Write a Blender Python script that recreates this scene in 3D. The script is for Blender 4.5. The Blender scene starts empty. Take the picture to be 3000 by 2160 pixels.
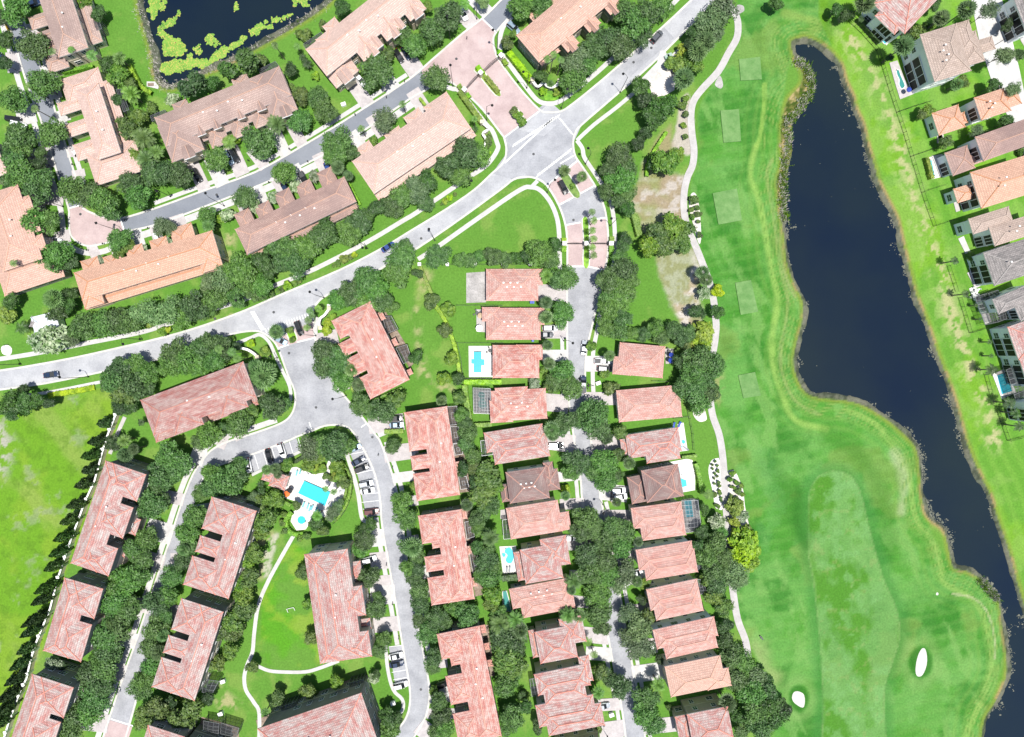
import bpy, math, random
import numpy as np
from mathutils import Vector, Matrix
from mathutils.geometry import tessellate_polygon
random.seed(7); RN = random.Random(11)
S = 0.108; H = 165.0; NX, NY = 1430.0, 1030.0          # metres per photo pixel, flying height, plumb point
scene = bpy.context.scene
# ---------------- camera, world, sun, exposure ----------------
cam = bpy.data.cameras.new("camera"); co = bpy.data.objects.new("camera", cam); scene.collection.objects.link(co)
co.location = (0, 0, H); cam.sensor_width = 36.0; cam.lens = 36.0 * H / (3000 * S)
cam.shift_x = (1500 - NX) / 3000.0; cam.shift_y = -(1080 - NY) / 3000.0
cam.clip_start = 1.0; cam.clip_end = 9000.0; scene.camera = co
SH = Vector((-1.1 * S, 1.7 * S, -1.0)).normalized()      # travel direction of the sunlight
el = math.asin(-SH.z); az = math.atan2(-SH.x, -SH.y)
w = bpy.data.worlds.new("World"); scene.world = w; w.use_nodes = True
nt = w.node_tree; sky = nt.nodes.new("ShaderNodeTexSky"); sky.sky_type = 'NISHITA'; sky.sun_disc = False
sky.sun_elevation = el; sky.sun_rotation = az
nt.links.new(sky.outputs[0], nt.nodes["Background"].inputs[0]); nt.nodes["Background"].inputs[1].default_value = 0.095
sl = bpy.data.lights.new("sun", 'SUN'); sl.energy = 4.7; sl.angle = math.radians(0.5); sl.color = (1.0, 0.965, 0.9)
so = bpy.data.objects.new("sun", sl); scene.collection.objects.link(so)
so.rotation_euler = SH.to_track_quat('-Z', 'Y').to_euler()
vs = scene.view_settings; vs.view_transform = 'Standard'; vs.look = 'None'; vs.exposure = 0.42; vs.gamma = 1.0
scene.render.resolution_x = 1024; scene.render.resolution_y = 737

# ---------------- helpers ----------------
COL = scene.collection
def P(x, y, z=0.0):
    k = S * (1 - z / H); return Vector(((x - NX) * k, (NY - y) * k, z))
def link(o): COL.objects.link(o); return o
def empty(name, loc, rz=0.0):
    o = bpy.data.objects.new(name, None); o.location = loc; o.rotation_euler = (0, 0, rz); o.empty_display_size = .5; return link(o)
def tag(o, label=None, cat=None, group=None, kind=None):
    if label: o['label'] = label
    if cat: o['category'] = cat
    if group: o['group'] = group
    if kind: o['kind'] = kind
    return o
class MB:
    def __init__(s): s.v = []; s.f = []; s.m = []; s.uv = []
    def face(s, pts, m=0, uv=None):
        b = len(s.v); s.v += [tuple(p) for p in pts]; s.f.append(tuple(range(b, b + len(pts)))); s.m.append(m)
        s.uv += uv if uv else [(p[0], p[1]) for p in pts]
    def prism(s, poly, z0, z1, m=0, bottom=False, mt=None):
        n = len(poly)
        for i in range(n):
            a, b = poly[i], poly[(i + 1) % n]
            L = math.hypot(b[0] - a[0], b[1] - a[1])
            s.face([(a[0], a[1], z0), (b[0], b[1], z0), (b[0], b[1], z1), (a[0], a[1], z1)], m, [(0, z0), (L, z0), (L, z1), (0, z1)])
        s.face([(p[0], p[1], z1) for p in poly], m if mt is None else mt)
        if bottom: s.face([(p[0], p[1], z0) for p in reversed(poly)], m)
    def box(s, cx, cy, cz, lx, ly, lz, a=0.0, m=0):
        c, d = math.cos(a), math.sin(a)
        q = [(cx + x * c - y * d, cy + x * d + y * c) for x, y in ((-lx/2, -ly/2), (lx/2, -ly/2), (lx/2, ly/2), (-lx/2, ly/2))]
        s.prism(q, cz - lz / 2, cz + lz / 2, m, True)
    def tube(s, a, b, r0, r1=None, n=6, m=0):
        r1 = r0 if r1 is None else r1
        a = Vector(a); b = Vector(b); d = (b - a).normalized(); u = d.orthogonal().normalized(); w_ = d.cross(u)
        A = [a + (u * math.cos(2*math.pi*i/n) + w_ * math.sin(2*math.pi*i/n)) * r0 for i in range(n)]
        B = [b + (u * math.cos(2*math.pi*i/n) + w_ * math.sin(2*math.pi*i/n)) * r1 for i in range(n)]
        for i in range(n):
            j = (i + 1) % n; s.face([A[i], A[j], B[j], B[i]], m)
        s.face(B, m); s.face(A[::-1], m)
    def disc(s, x, y, z, r, n=20, m=0, ry=None, a=0):
        ry = ry or r; c, d = math.cos(a), math.sin(a)
        s.face([(x + r*math.cos(t)*c - ry*math.sin(t)*d, y + r*math.cos(t)*d + ry*math.sin(t)*c, z) for t in [2*math.pi*i/n for i in range(n)]], m)
    def cyl(s, x, y, z0, z1, r, n=16, m=0, r1=None): s.tube((x, y, z0), (x, y, z1), r, r1, n, m)
    def mesh(s, name, mats):
        me = bpy.data.meshes.new(name); me.from_pydata(s.v, [], s.f)
        for mm in (mats if isinstance(mats, (list, tuple)) else [mats]): me.materials.append(mm)
        me.polygons.foreach_set('material_index', s.m)
        uvl = me.uv_layers.new(name='UVMap'); uvl.data.foreach_set('uv', [c for p in s.uv for c in p]); me.update(); return me
    def build(s, name, mats, parent=None, loc=None):
        o = bpy.data.objects.new(name, s.mesh(name, mats))
        if loc is not None: o.location = loc
        if parent is not None: o.parent = parent
        return link(o)
def rel(mb, o):      # vertices were given in world space; express them in the frame of the empty
    M = (Matrix.Translation(o.location) @ o.rotation_euler.to_matrix().to_4x4()).inverted()
    mb.v = [tuple(M @ Vector(p)) for p in mb.v]; return mb
def sm(pts, n=4, closed=False):
    N = len(pts); out = []
    rng = range(N) if closed else range(N - 1)
    for i in rng:
        g = (lambda k: pts[k % N]) if closed else (lambda k: pts[min(max(k, 0), N - 1)])
        p0, p1, p2, p3 = g(i-1), g(i), g(i+1), g(i+2)
        for j in range(n):
            t = j / n
            out.append(tuple(0.5*((2*p1[c]) + (-p0[c]+p2[c])*t + (2*p0[c]-5*p1[c]+4*p2[c]-p3[c])*t*t + (-p0[c]+3*p1[c]-3*p2[c]+p3[c])*t**3) for c in (0, 1)))
    if not closed: out.append(tuple(pts[-1]))
    return out
def area_mb(pts, z, z0=None, mb=None, m=0):
    mb = mb or MB(); W = [P(x, y) for x, y in pts]
    if sum(W[i].x*W[(i+1) % len(W)].y - W[(i+1) % len(W)].x*W[i].y for i in range(len(W))) < 0: W = W[::-1]
    for t in tessellate_polygon([[Vector((p.x, p.y, 0)) for p in W]]):
        q = [W[i] for i in t]
        if (q[1]-q[0]).cross(q[2]-q[0]).z < 0: q = q[::-1]
        mb.face([(p.x, p.y, z) for p in q], m)
    if z0 is not None:
        for i in range(len(W)):
            a, b = W[i], W[(i+1) % len(W)]; mb.face([(a.x, a.y, z0), (b.x, b.y, z0), (b.x, b.y, z), (a.x, a.y, z)], m)
    return mb
ZC = [0]
def zz(base): ZC[0] += 1; return base - .03 + (ZC[0] % 24) * 0.0022
def offs(pts, d):
    out = []; n = len(pts)
    for i in range(n):
        a = pts[max(i-1, 0)]; b = pts[min(i+1, n-1)]; dx, dy = b[0]-a[0], b[1]-a[1]; L = math.hypot(dx, dy) or 1
        out.append((pts[i][0] - dy/L*d, pts[i][1] + dx/L*d))
    return out
def ribbon_poly(pts, w): return offs(pts, w/2) + offs(pts, -w/2)[::-1]
def ribbon_mb(pts, w, z, z0=None, mb=None, m=0):
    mb = mb or MB(); a = [P(*p) for p in offs(pts, w/2)]; b = [P(*p) for p in offs(pts, -w/2)]
    for i in range(len(pts)-1):
        q = [a[i], a[i+1], b[i+1], b[i]]
        mb.face([(p.x, p.y, z) for p in q], m)
        if z0 is not None:
            for p, r in ((a[i], a[i+1]), (b[i+1], b[i])): mb.face([(p.x, p.y, z), (r.x, r.y, z), (r.x, r.y, z0), (p.x, p.y, z0)], m)
    if z0 is not None:
        for p, r in ((a[0], b[0]), (b[-1], a[-1])): mb.face([(p.x, p.y, z), (r.x, r.y, z), (r.x, r.y, z0), (p.x, p.y, z0)], m)
    return mb
def structure(mb, name, mt): return tag(mb.build(name, mt), kind='structure')

# ---------------- materials ----------------
def srgb(r, g, b):
    f = lambda c: (c/255/12.92) if c/255 <= .04045 else ((c/255+.055)/1.055)**2.4
    return (f(r), f(g), f(b), 1)
def newmat(name):
    m = bpy.data.materials.new(name); m.use_nodes = True; n = m.node_tree; b = n.nodes['Principled BSDF']; return m, n, b
def nmat(name, c1, c2, scale=0.5, rough=.9, detail=6, c3=None, bump=0.0, lo=.35, hi=.65, fine=0.0):
    m, n, b = newmat(name); L = n.links
    g = n.nodes.new('ShaderNodeNewGeometry'); t = n.nodes.new('ShaderNodeTexNoise'); t.inputs['Scale'].default_value = scale; t.inputs['Detail'].default_value = detail
    t.inputs['Roughness'].default_value = .65
    L.new(g.outputs['Position'], t.inputs['Vector'])
    r = n.nodes.new('ShaderNodeValToRGB'); e = r.color_ramp.elements; e[0].position = lo; e[1].position = hi; e[0].color = c1; e[1].color = c2
    if c3: k = e.new((lo+hi)/2); k.color = c3
    L.new(t.outputs['Fac'], r.inputs[0]); out = r.outputs[0]
    if fine:
        t2 = n.nodes.new('ShaderNodeTexNoise'); t2.inputs['Scale'].default_value = 2.2; t2.inputs['Detail'].default_value = 4; L.new(g.outputs['Position'], t2.inputs['Vector'])
        mr = n.nodes.new('ShaderNodeMapRange'); mr.inputs[1].default_value = .3; mr.inputs[2].default_value = .7; mr.inputs[3].default_value = 1-fine; mr.inputs[4].default_value = 1+fine; L.new(t2.outputs['Fac'], mr.inputs[0])
        mx = n.nodes.new('ShaderNodeVectorMath'); mx.operation = 'SCALE'; L.new(out, mx.inputs[0]); L.new(mr.outputs[0], mx.inputs['Scale']); out = mx.outputs[0]
    L.new(out, b.inputs['Base Color']); b.inputs['Roughness'].default_value = rough
    if bump:
        bp = n.nodes.new('ShaderNodeBump'); bp.inputs['Strength'].default_value = bump; bp.inputs['Distance'].default_value = .3; L.new(t.outputs['Fac'], bp.inputs['Height']); L.new(bp.outputs[0], b.inputs['Normal'])
    return m
def plain(name, c, rough=.6, metal=0.0, var=.08):
    m, n, b = newmat(name); L = n.links
    g = n.nodes.new('ShaderNodeNewGeometry'); t = n.nodes.new('ShaderNodeTexNoise'); t.inputs['Scale'].default_value = 1.3; L.new(g.outputs['Position'], t.inputs['Vector'])
    mr = n.nodes.new('ShaderNodeMapRange'); mr.inputs[3].default_value = 1-var; mr.inputs[4].default_value = 1+var; L.new(t.outputs['Fac'], mr.inputs[0])
    v = n.nodes.new('ShaderNodeVectorMath'); v.operation = 'SCALE'; v.inputs[0].default_value = c[:3]; L.new(mr.outputs[0], v.inputs['Scale']); L.new(v.outputs[0], b.inputs['Base Color'])
    b.inputs['Roughness'].default_value = rough; b.inputs['Metallic'].default_value = metal; return m
def tiles(name, base, alt, dark, rowdark=.78, blot=.5, lo=.42, hi=.6, moss=0.0, mosscol=(.1, .09, .09, 1)):
    """barrel tile roof: rows across the slope, weathered blotches that run along the rows"""
    ds = lambda c, k=.15: tuple(v*(1-k)+k*t for v, t in zip(c[:3], (.47*sum(c[:3])/1.2, .42*sum(c[:3])/1.2, .385*sum(c[:3])/1.2)))+(1,)
    base, alt = ds(base), ds(alt)
    m, n, b = newmat(name); L = n.links; N = n.nodes.new
    tc = N('ShaderNodeUVMap'); g = N('ShaderNodeNewGeometry'); oi = N('ShaderNodeObjectInfo')
    mp = N('ShaderNodeMapping'); mp.inputs['Scale'].default_value = (.5, 1.5, 1); L.new(tc.outputs[0], mp.inputs[0])
    cb = N('ShaderNodeCombineXYZ'); mu = N('ShaderNodeMath'); mu.operation = 'MULTIPLY'; mu.inputs[1].default_value = 37; L.new(oi.outputs['Random'], mu.inputs[0]); L.new(mu.outputs[0], cb.inputs[2])
    ad = N('ShaderNodeVectorMath'); ad.operation = 'ADD'; L.new(mp.outputs[0], ad.inputs[0]); L.new(cb.outputs[0], ad.inputs[1])
    t = N('ShaderNodeTexNoise'); t.inputs['Scale'].default_value = blot; t.inputs['Detail'].default_value = 9; t.inputs['Roughness'].default_value = .78; L.new(ad.outputs[0], t.inputs['Vector'])
    r = N('ShaderNodeValToRGB'); e = r.color_ramp.elements; e[0].position = lo; e[1].position = hi; e[0].color = base; e[1].color = alt; L.new(t.outputs['Fac'], r.inputs[0])
    br = N('ShaderNodeTexBrick'); br.inputs['Scale'].default_value = 1; br.inputs['Brick Width'].default_value = .5; br.inputs['Row Height'].default_value = .58; br.inputs['Mortar Size'].default_value = .085
    br.inputs['Mortar Smooth'].default_value = .6; br.inputs['Color1'].default_value = (1.14, 1.14, 1.14, 1); br.inputs['Color2'].default_value = (.84, .84, .84, 1); br.inputs['Mortar'].default_value = (rowdark*.62, rowdark*.6, rowdark*.62, 1)
    L.new(tc.outputs[0], br.inputs['Vector'])
    mx = N('ShaderNodeMix'); mx.data_type = 'RGBA'; mx.blend_type = 'MULTIPLY'; mx.inputs[0].default_value = .85; L.new(r.outputs[0], mx.inputs[6]); L.new(br.outputs['Color'], mx.inputs[7]); sc_ = N('ShaderNodeVectorMath'); sc_.operation = 'SCALE'; sc_.inputs['Scale'].default_value = .78; L.new(mx.outputs[2], sc_.inputs[0]); out = sc_.outputs[0]
    if moss:
        t3 = N('ShaderNodeTexNoise'); t3.inputs['Scale'].default_value = .09; t3.inputs['Detail'].default_value = 5; L.new(g.outputs['Position'], t3.inputs['Vector'])
        mr = N('ShaderNodeMapRange'); mr.inputs[1].default_value = .42; mr.inputs[2].default_value = .62; mr.inputs[4].default_value = moss; L.new(t3.outputs['Fac'], mr.inputs[0])
        m2 = N('ShaderNodeMix'); m2.data_type = 'RGBA'; L.new(mr.outputs[0], m2.inputs[0]); L.new(out, m2.inputs[6]); m2.inputs[7].default_value = mosscol; out = m2.outputs[2]
    L.new(out, b.inputs['Base Color']); b.inputs['Roughness'].default_value = .75
    w_ = N('ShaderNodeTexWave'); w_.bands_direction = 'Y'; w_.wave_profile = 'SAW'; w_.inputs['Scale'].default_value = 1/.46/ (2*math.pi) * 2; L.new(tc.outputs[0], w_.inputs['Vector'])
    bp = N('ShaderNodeBump'); bp.inputs['Strength'].default_value = .35; bp.inputs['Distance'].default_value = .08; L.new(w_.outputs['Fac'], bp.inputs['Height']); L.new(bp.outputs[0], b.inputs['Normal'])
    return m
def leafmat(name, c1, c2, trans=.2, hue=.018):
    m, n, b = newmat(name); L = n.links; N = n.nodes.new
    g = N('ShaderNodeNewGeometry'); t = N('ShaderNodeTexNoise'); t.inputs['Scale'].default_value = .8; t.inputs['Detail'].default_value = 5; L.new(g.outputs['Position'], t.inputs['Vector'])
    r = N('ShaderNodeValToRGB'); e = r.color_ramp.elements; e[0].position = .36; e[1].position = .66; e[0].color = c1; e[1].color = c2; L.new(t.outputs['Fac'], r.inputs[0])
    oi = N('ShaderNodeObjectInfo'); hs = N('ShaderNodeHueSaturation'); a = N('ShaderNodeMapRange'); a.inputs[3].default_value = .5-hue; a.inputs[4].default_value = .5+hue*.55; L.new(oi.outputs['Random'], a.inputs[0]); L.new(a.outputs[0], hs.inputs['Hue'])
    mm = N('ShaderNodeMath'); mm.operation = 'MULTIPLY'; mm.inputs[1].default_value = 7.77; fr = N('ShaderNodeMath'); fr.operation = 'FRACT'; L.new(oi.outputs['Random'], mm.inputs[0]); L.new(mm.outputs[0], fr.inputs[0])
    a2 = N('ShaderNodeMapRange'); a2.inputs[3].default_value = .85; a2.inputs[4].default_value = 1.55; L.new(fr.outputs[0], a2.inputs[0]); L.new(a2.outputs[0], hs.inputs['Value'])
    a3 = N('ShaderNodeMapRange'); a3.inputs[3].default_value = .88; a3.inputs[4].default_value = 1.08; L.new(fr.outputs[0], a3.inputs[0]); L.new(a3.outputs[0], hs.inputs['Saturation'])
    L.new(r.outputs[0], hs.inputs['Color']); L.new(hs.outputs[0], b.inputs['Base Color']); b.inputs['Roughness'].default_value = .55
    tr = N('ShaderNodeBsdfTranslucent'); L.new(hs.outputs[0], tr.inputs[0]); ms = N('ShaderNodeMixShader'); ms.inputs[0].default_value = trans
    L.new(b.outputs[0], ms.inputs[1]); L.new(tr.outputs[0], ms.inputs[2]); L.new(ms.outputs[0], n.nodes['Material Output'].inputs[0]); return m
M = {}
M['road'] = nmat('light_asphalt', (.295, .30, .32, 1), (.41, .415, .43, 1), .16, .9, 12, fine=.09)
M['road2'] = nmat('blue_grey_asphalt', (.165, .18, .21, 1), (.215, .23, .26, 1), .1, .9, 7, fine=.05)
M['road3'] = nmat('estate_asphalt', (.25, .255, .275, 1), (.355, .36, .38, 1), .2, .9, 12, fine=.1)
M['paver'] = nmat('pink_pavers', (.36, .27, .265, 1), (.47, .37, .36, 1), .16, .9, 8, fine=.07)
M['paver2'] = nmat('pale_pavers', (.37, .34, .34, 1), (.47, .435, .43, 1), .5, .9, 6, fine=.08)
M['conc'] = nmat('concrete', (.42, .41, .40, 1), (.52, .51, .495, 1), .4, .9, 6, fine=.06)
M['conc2'] = nmat('kerb_concrete', (.46, .45, .42, 1), (.56, .54, .505, 1), .4, .9, 6, fine=.06)
M['path'] = nmat('path_concrete', (.36, .345, .335, 1), (.45, .43, .42, 1), .4, .9, 7, fine=.06)
M['deck'] = nmat('pool_deck_stone', (.60, .57, .54, 1), (.70, .675, .645, 1), .5, .8, 5, fine=.05)
M['white'] = plain('white_paint', (.8, .8, .78, 1), .6)
M['line'] = nmat('road_paint', (.62, .62, .61, 1), (.8, .8, .79, 1), 1.2, .8, 6)
M['sand'] = nmat('bunker_sand', (.44, .425, .395, 1), (.56, .54, .51, 1), .8, .95, 5)
M['bed'] = nmat('pale_garden_bed', (.45, .41, .38, 1), (.66, .62, .58, 1), .35, .95, 8, fine=.12)
M['mulch'] = nmat('mulch', (.16, .11, .08, 1), (.30, .24, .19, 1), .8, .95, 6, fine=.2)
M['turf'] = nmat('tee_turf', (.085, .20, .05, 1), (.15, .27, .09, 1), .3, .95, 8, fine=.08)
M['black'] = plain('black_metal', (.015, .016, .018, 1), .5, .3)
M['dark'] = plain('dark_grey_metal', (.06, .062, .066, 1), .6, .2)
M['trunk'] = nmat('bark', (.10, .08, .06, 1), (.20, .17, .14, 1), 2.0, .95, 5)
M['glass'] = plain('dark_window_glass', (.02, .035, .045, 1), .08, 0, .02)
M['cream'] = nmat('cream_stucco', (.52, .46, .35, 1), (.60, .53, .41, 1), .4, .9)
M['taupe'] = nmat('taupe_stucco', (.20, .19, .17, 1), (.26, .245, .22, 1), .4, .9)
M['tan'] = nmat('tan_stucco', (.36, .30, .24, 1), (.43, .37, .30, 1), .4, .9)
M['wstucco'] = nmat('white_stucco', (.76, .78, .82, 1), (.84, .86, .89, 1), .4, .85)
M['garage'] = plain('brown_garage_door', (.26, .11, .05, 1), .6)
M['red'] = tiles('salmon_mottled_tiles', srgb(212,128,114), srgb(228,190,178), .5, .78, .62, .42, .58)
M['redb'] = tiles('red_and_grey_tiles', srgb(200,124,116), srgb(208,192,186), .5, .70, .62, .40, .58)
M['pinkp'] = tiles('pale_pink_tiles', srgb(214,146,132), srgb(226,190,178), .5, .78, .7, .40, .62)
M['pinkd'] = tiles('deep_rust_tiles', srgb(184,108,100), srgb(204,176,168), .5, .72, .6, .40, .60)
M['brown'] = tiles('grey_brown_tiles', srgb(190,158,146), srgb(208,180,168), .5, .82, .5, .35, .65, moss=.5, mosscol=srgb(128,108,104))
M['mauve'] = tiles('mauve_brown_tiles', srgb(184,146,134), srgb(206,170,156), .5, .80, .5, .35, .65, moss=.5, mosscol=srgb(118,100,98))
M['pale'] = tiles('pale_rose_tiles', srgb(220,184,170), srgb(230,198,184), .5, .84, .5, .35, .65)
M['salm'] = tiles('plain_salmon_tiles', srgb(222,172,150), srgb(230,186,166), .5, .82, .5, .35, .65)
M['orng'] = tiles('orange_tiles', srgb(224,170,140), srgb(232,184,154), .5, .80, .5, .35, .65)
M['beige'] = tiles('beige_tiles', srgb(188,164,148), srgb(204,182,168), .5, .74, .5, .35, .65)
M['grey'] = tiles('grey_tiles', srgb(132,128,126), srgb(178,170,166), .5, .66, .7, .4, .6)
M['dkred'] = tiles('sooty_red_tiles', srgb(164,114,106), srgb(186,162,154), .5, .66, .55, .4, .6, moss=.6, mosscol=srgb(104,90,88))
M['wroof'] = plain('white_metal_roof', (.62, .66, .70, 1), .5, 0, .12)
M['soil'] = nmat('grey_bare_soil', (.26, .25, .24, 1), (.42, .40, .39, 1), .3, .95, 8, fine=.15)
def cap(name, c): return plain(name, tuple(v*.72 for v in c[:3]), .8)
CAP = {k: cap('ridge_cap_'+k, c) for k, c in dict(red=srgb(226,168,148), redb=srgb(226,150,130), pinkp=srgb(224,170,152), pinkd=srgb(206,140,122), brown=srgb(208,168,148), mauve=srgb(206,164,144), pale=srgb(226,184,164), salm=srgb(232,182,158), orng=srgb(214,152,112), beige=srgb(196,176,162), grey=srgb(176,170,166), dkred=srgb(200,150,134), wroof=srgb(205,214,220)).items()}
def water(name, c, rough=.08, bump=.05, sc=.8):
    m, n, b = newmat(name); L = n.links; b.inputs['Base Color'].default_value = c; b.inputs['Roughness'].default_value = rough; b.inputs['Specular IOR Level'].default_value = .5
    g = n.nodes.new('ShaderNodeNewGeometry'); t = n.nodes.new('ShaderNodeTexNoise'); t.inputs['Scale'].default_value = sc; t.inputs['Detail'].default_value = 5; L.new(g.outputs['Position'], t.inputs['Vector'])
    bp = n.nodes.new('ShaderNodeBump'); bp.inputs['Strength'].default_value = bump; bp.inputs['Distance'].default_value = .2; L.new(t.outputs['Fac'], bp.inputs['Height']); L.new(bp.outputs[0], b.inputs['Normal']); return m
def lakemat():
    m = water('dark_lake_water', (.004, .010, .022, 1), .07, .05, .5); n = m.node_tree; L = n.links; b = n.nodes['Principled BSDF']
    g = n.nodes.new('ShaderNodeNewGeometry'); t = n.nodes.new('ShaderNodeTexNoise'); t.inputs['Scale'].default_value = .018; t.inputs['Detail'].default_value = 4; L.new(g.outputs['Position'], t.inputs['Vector'])
    r = n.nodes.new('ShaderNodeValToRGB'); e = r.color_ramp.elements; e[0].position = .35; e[1].position = .65; e[0].color = (.003, .009, .022, 1); e[1].color = (.009, .017, .020, 1); L.new(t.outputs['Fac'], r.inputs[0]); L.new(r.outputs[0], b.inputs['Base Color']); return m
M['lake'] = lakemat()
_unused = lambda: water('dark_lake_water', (.004, .010, .022, 1), .06, .12)
M['pool'] = water('turquoise_pool', (.045, .46, .56, 1), .15, .03, 2.5)
M['pool2'] = water('teal_pool', (.04, .38, .48, 1), .15, .03, 2.5)
M['pool3'] = water('green_pool', (.05, .24, .22, 1), .15, .03, 2.5)
def screenmat():
    m, n, b = newmat('pool_cage_screen'); L = n.links
    b.inputs['Base Color'].default_value = (.035, .038, .045, 1); b.inputs['Roughness'].default_value = .7
    t = n.nodes.new('ShaderNodeBsdfTransparent'); ms = n.nodes.new('ShaderNodeMixShader'); ms.inputs[0].default_value = .42
    L.new(t.outputs[0], ms.inputs[1]); L.new(b.outputs[0], ms.inputs[2]); L.new(ms.outputs[0], n.nodes['Material Output'].inputs[0]); return m
M['screen'] = screenmat()
M['alu'] = plain('pale_aluminium', (.30, .31, .33, 1), .4, .4)
L_ = {}
L_['o'] = leafmat('oak_leaves', (.034, .090, .018, 1), (.095, .20, .045, 1))
L_['g'] = leafmat('grey_green_leaves', (.060, .115, .040, 1), (.14, .22, .085, 1))
L_['d'] = leafmat('dark_leaves', (.020, .055, .011, 1), (.055, .125, .026, 1), .2)
L_['y'] = leafmat('yellow_green_leaves', (.10, .20, .016, 1), (.27, .40, .035, 1), .3, .03)
L_['m'] = leafmat('magnolia_leaves', (.040, .10, .012, 1), (.13, .22, .032, 1))
L_['p'] = leafmat('palm_fronds', (.07, .16, .03, 1), (.16, .30, .07, 1), .3, .02)
L_['q'] = leafmat('cabbage_palm_fronds', (.055, .12, .035, 1), (.16, .26, .10, 1), .25, .02)
L_['h'] = leafmat('hedge_leaves', (.09, .22, .014, 1), (.21, .40, .03, 1), .25, .03)
L_['w'] = leafmat('flowering_leaves', (.06, .13, .03, 1), (.36, .42, .28, 1), .2, .02)
# ---------------- ground: one sheet, lowered where the lakes are ----------------
LAKE = sm([(2317,124),(2340,112),(2365,110),(2396,122),(2435,151),(2465,189),(2478,237),(2500,283),(2510,323),(2529,364),(2545,431),(2562,484),(2575,532),(2599,581),(2629,640),(2640,686),(2651,734),(2669,807),(2686,870),(2712,930),(2729,981),(2750,1043),(2777,1111),(2804,1191),(2831,1291),(2871,1390),(2898,1441),(2928,1532),(2952,1600),(2974,1681),(2991,1740),(3020,1830),(3060,1950),(3080,2120),(3060,2400),(2860,2400),(2872,2200),(2884,2109),(2913,2062),(2946,1990),(2948,1919),(2936,1839),(2927,1767),(2903,1725),(2880,1702),(2836,1676),(2799,1668),(2788,1652),(2774,1586),(2761,1549),(2718,1516),(2702,1465),(2696,1398),(2689,1333),(2669,1293),(2602,1232),(2535,1191),(2481,1175),(2400,1166),(2360,1150),(2333,1102),(2324,1054),(2336,995),(2352,930),(2350,880),(2328,834),(2304,767),(2298,700),(2288,640),(2280,580),(2275,530),(2290,480),(2288,420),(2292,350),(2310,290),(2345,250),(2350,215),(2328,170)], 3, True)
POND = sm([(398,-120),(401,0),(412,54),(431,116),(446,172),(450,216),(466,250),(500,262),(545,245),(600,218),(667,188),(724,159),(829,100),(910,51),(977,0),(1060,-90)], 3, True)
def seg_d(X, Y, pts, closed=False):
    d = np.full(X.shape, 1e9); n = len(pts)
    for i in range(n if closed else n-1):
        ax, ay = pts[i]; bx, by = pts[(i+1) % n]; vx, vy = bx-ax, by-ay; L = vx*vx+vy*vy+1e-9
        t = np.clip(((X-ax)*vx+(Y-ay)*vy)/L, 0, 1); d = np.minimum(d, (X-ax-t*vx)**2+(Y-ay-t*vy)**2)
    return np.sqrt(d)
def inside(X, Y, pts):
    c = np.zeros(X.shape, bool); n = len(pts)
    for i in range(n):
        ax, ay = pts[i]; bx, by = pts[(i+1) % n]
        if ay == by: continue
        c ^= ((ay > Y) != (by > Y)) & (X < (bx-ax)*(Y-ay)/(by-ay)+ax)
    return c
def sd(X, Y, pts):
    return np.where(inside(X, Y, pts), -1.0, 1.0) * seg_d(X, Y, pts, True)
def vnoise(X, Y, sc, seed, oc=4, ax=1.0, ang=0.0):
    rs = np.random.RandomState(seed); out = 0; amp = 1; tot = 0
    c, s_ = math.cos(ang), math.sin(ang); U = (X*c+Y*s_)/ax; V = -X*s_+Y*c
    for o in range(oc):
        g = rs.rand(128, 128); u = U/sc+1000.3; v = V/sc+1000.7; iu = np.floor(u).astype(int); iv = np.floor(v).astype(int); fu = u-iu; fv = v-iv
        fu = fu*fu*(3-2*fu); fv = fv*fv*(3-2*fv); a = g[iu % 128, iv % 128]; b = g[(iu+1) % 128, iv % 128]; c_ = g[iu % 128, (iv+1) % 128]; d = g[(iu+1) % 128, (iv+1) % 128]
        out = out + amp*((a*(1-fu)+b*fu)*(1-fv)+(c_*(1-fu)+d*fu)*fv); tot += amp; amp *= .55; sc /= 2.1
    return out/tot
xs = np.concatenate([[-40000,-9000,-2500,-900,-400], np.arange(-200, 3201, 5), [3400,3900,5500,12000,43000]]).astype(float)
ys = np.concatenate([[-40000,-9000,-2500,-900,-400], np.arange(-200, 2361, 5), [2560,3000,4500,11000,42000]]).astype(float)
X, Y = np.meshgrid(xs, ys); ss = lambda a, b, x: (lambda t: t*t*(3-2*t))(np.clip((x-a)/(b-a), 0, 1))
dl = sd(X, Y, LAKE); dp = sd(X, Y, POND); dw = np.minimum(dl, dp)
n1 = vnoise(X, Y, 260, 1); n2 = vnoise(X, Y, 60, 2); n3 = vnoise(X, Y, 18, 3, 3); n4 = vnoise(X, Y, 120, 4); n5 = vnoise(X, Y, 10, 5, 2)
belt = 2 + 10*ss(.3, .75, vnoise(X, Y, 70, 6)) + 6*(n3-.5)
marsh = sd(X, Y, [(2330,170),(2372,205),(2386,240),(2378,275),(2358,310),(2330,335),(2322,360),(2326,440),(2312,490),(2300,540),(2298,590),(2288,640),(2250,560),(2250,300)])
belt = np.where((dp < 40), belt*1.0+8, belt); belt = belt + 30*ss(6, -6, marsh)
Z = -1.6*ss(0, 26, -(dw + belt)) - .16*ss(-2, 8, -dw)
def col(r, g, b): return np.array(srgb(r, g, b)[:3])
C = np.zeros(X.shape+(3,)); C[:] = col(108, 158, 62)
def mixc(mask, c): 
    global C
    m = np.clip(mask, 0, 1)[..., None]; C = C*(1-m) + np.asarray(c)*m
mixc(ss(.42, .62, n4)*.5, col(98, 152, 56)); mixc(ss(.55, .72, n2)*.6, col(142, 172, 84))
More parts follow.
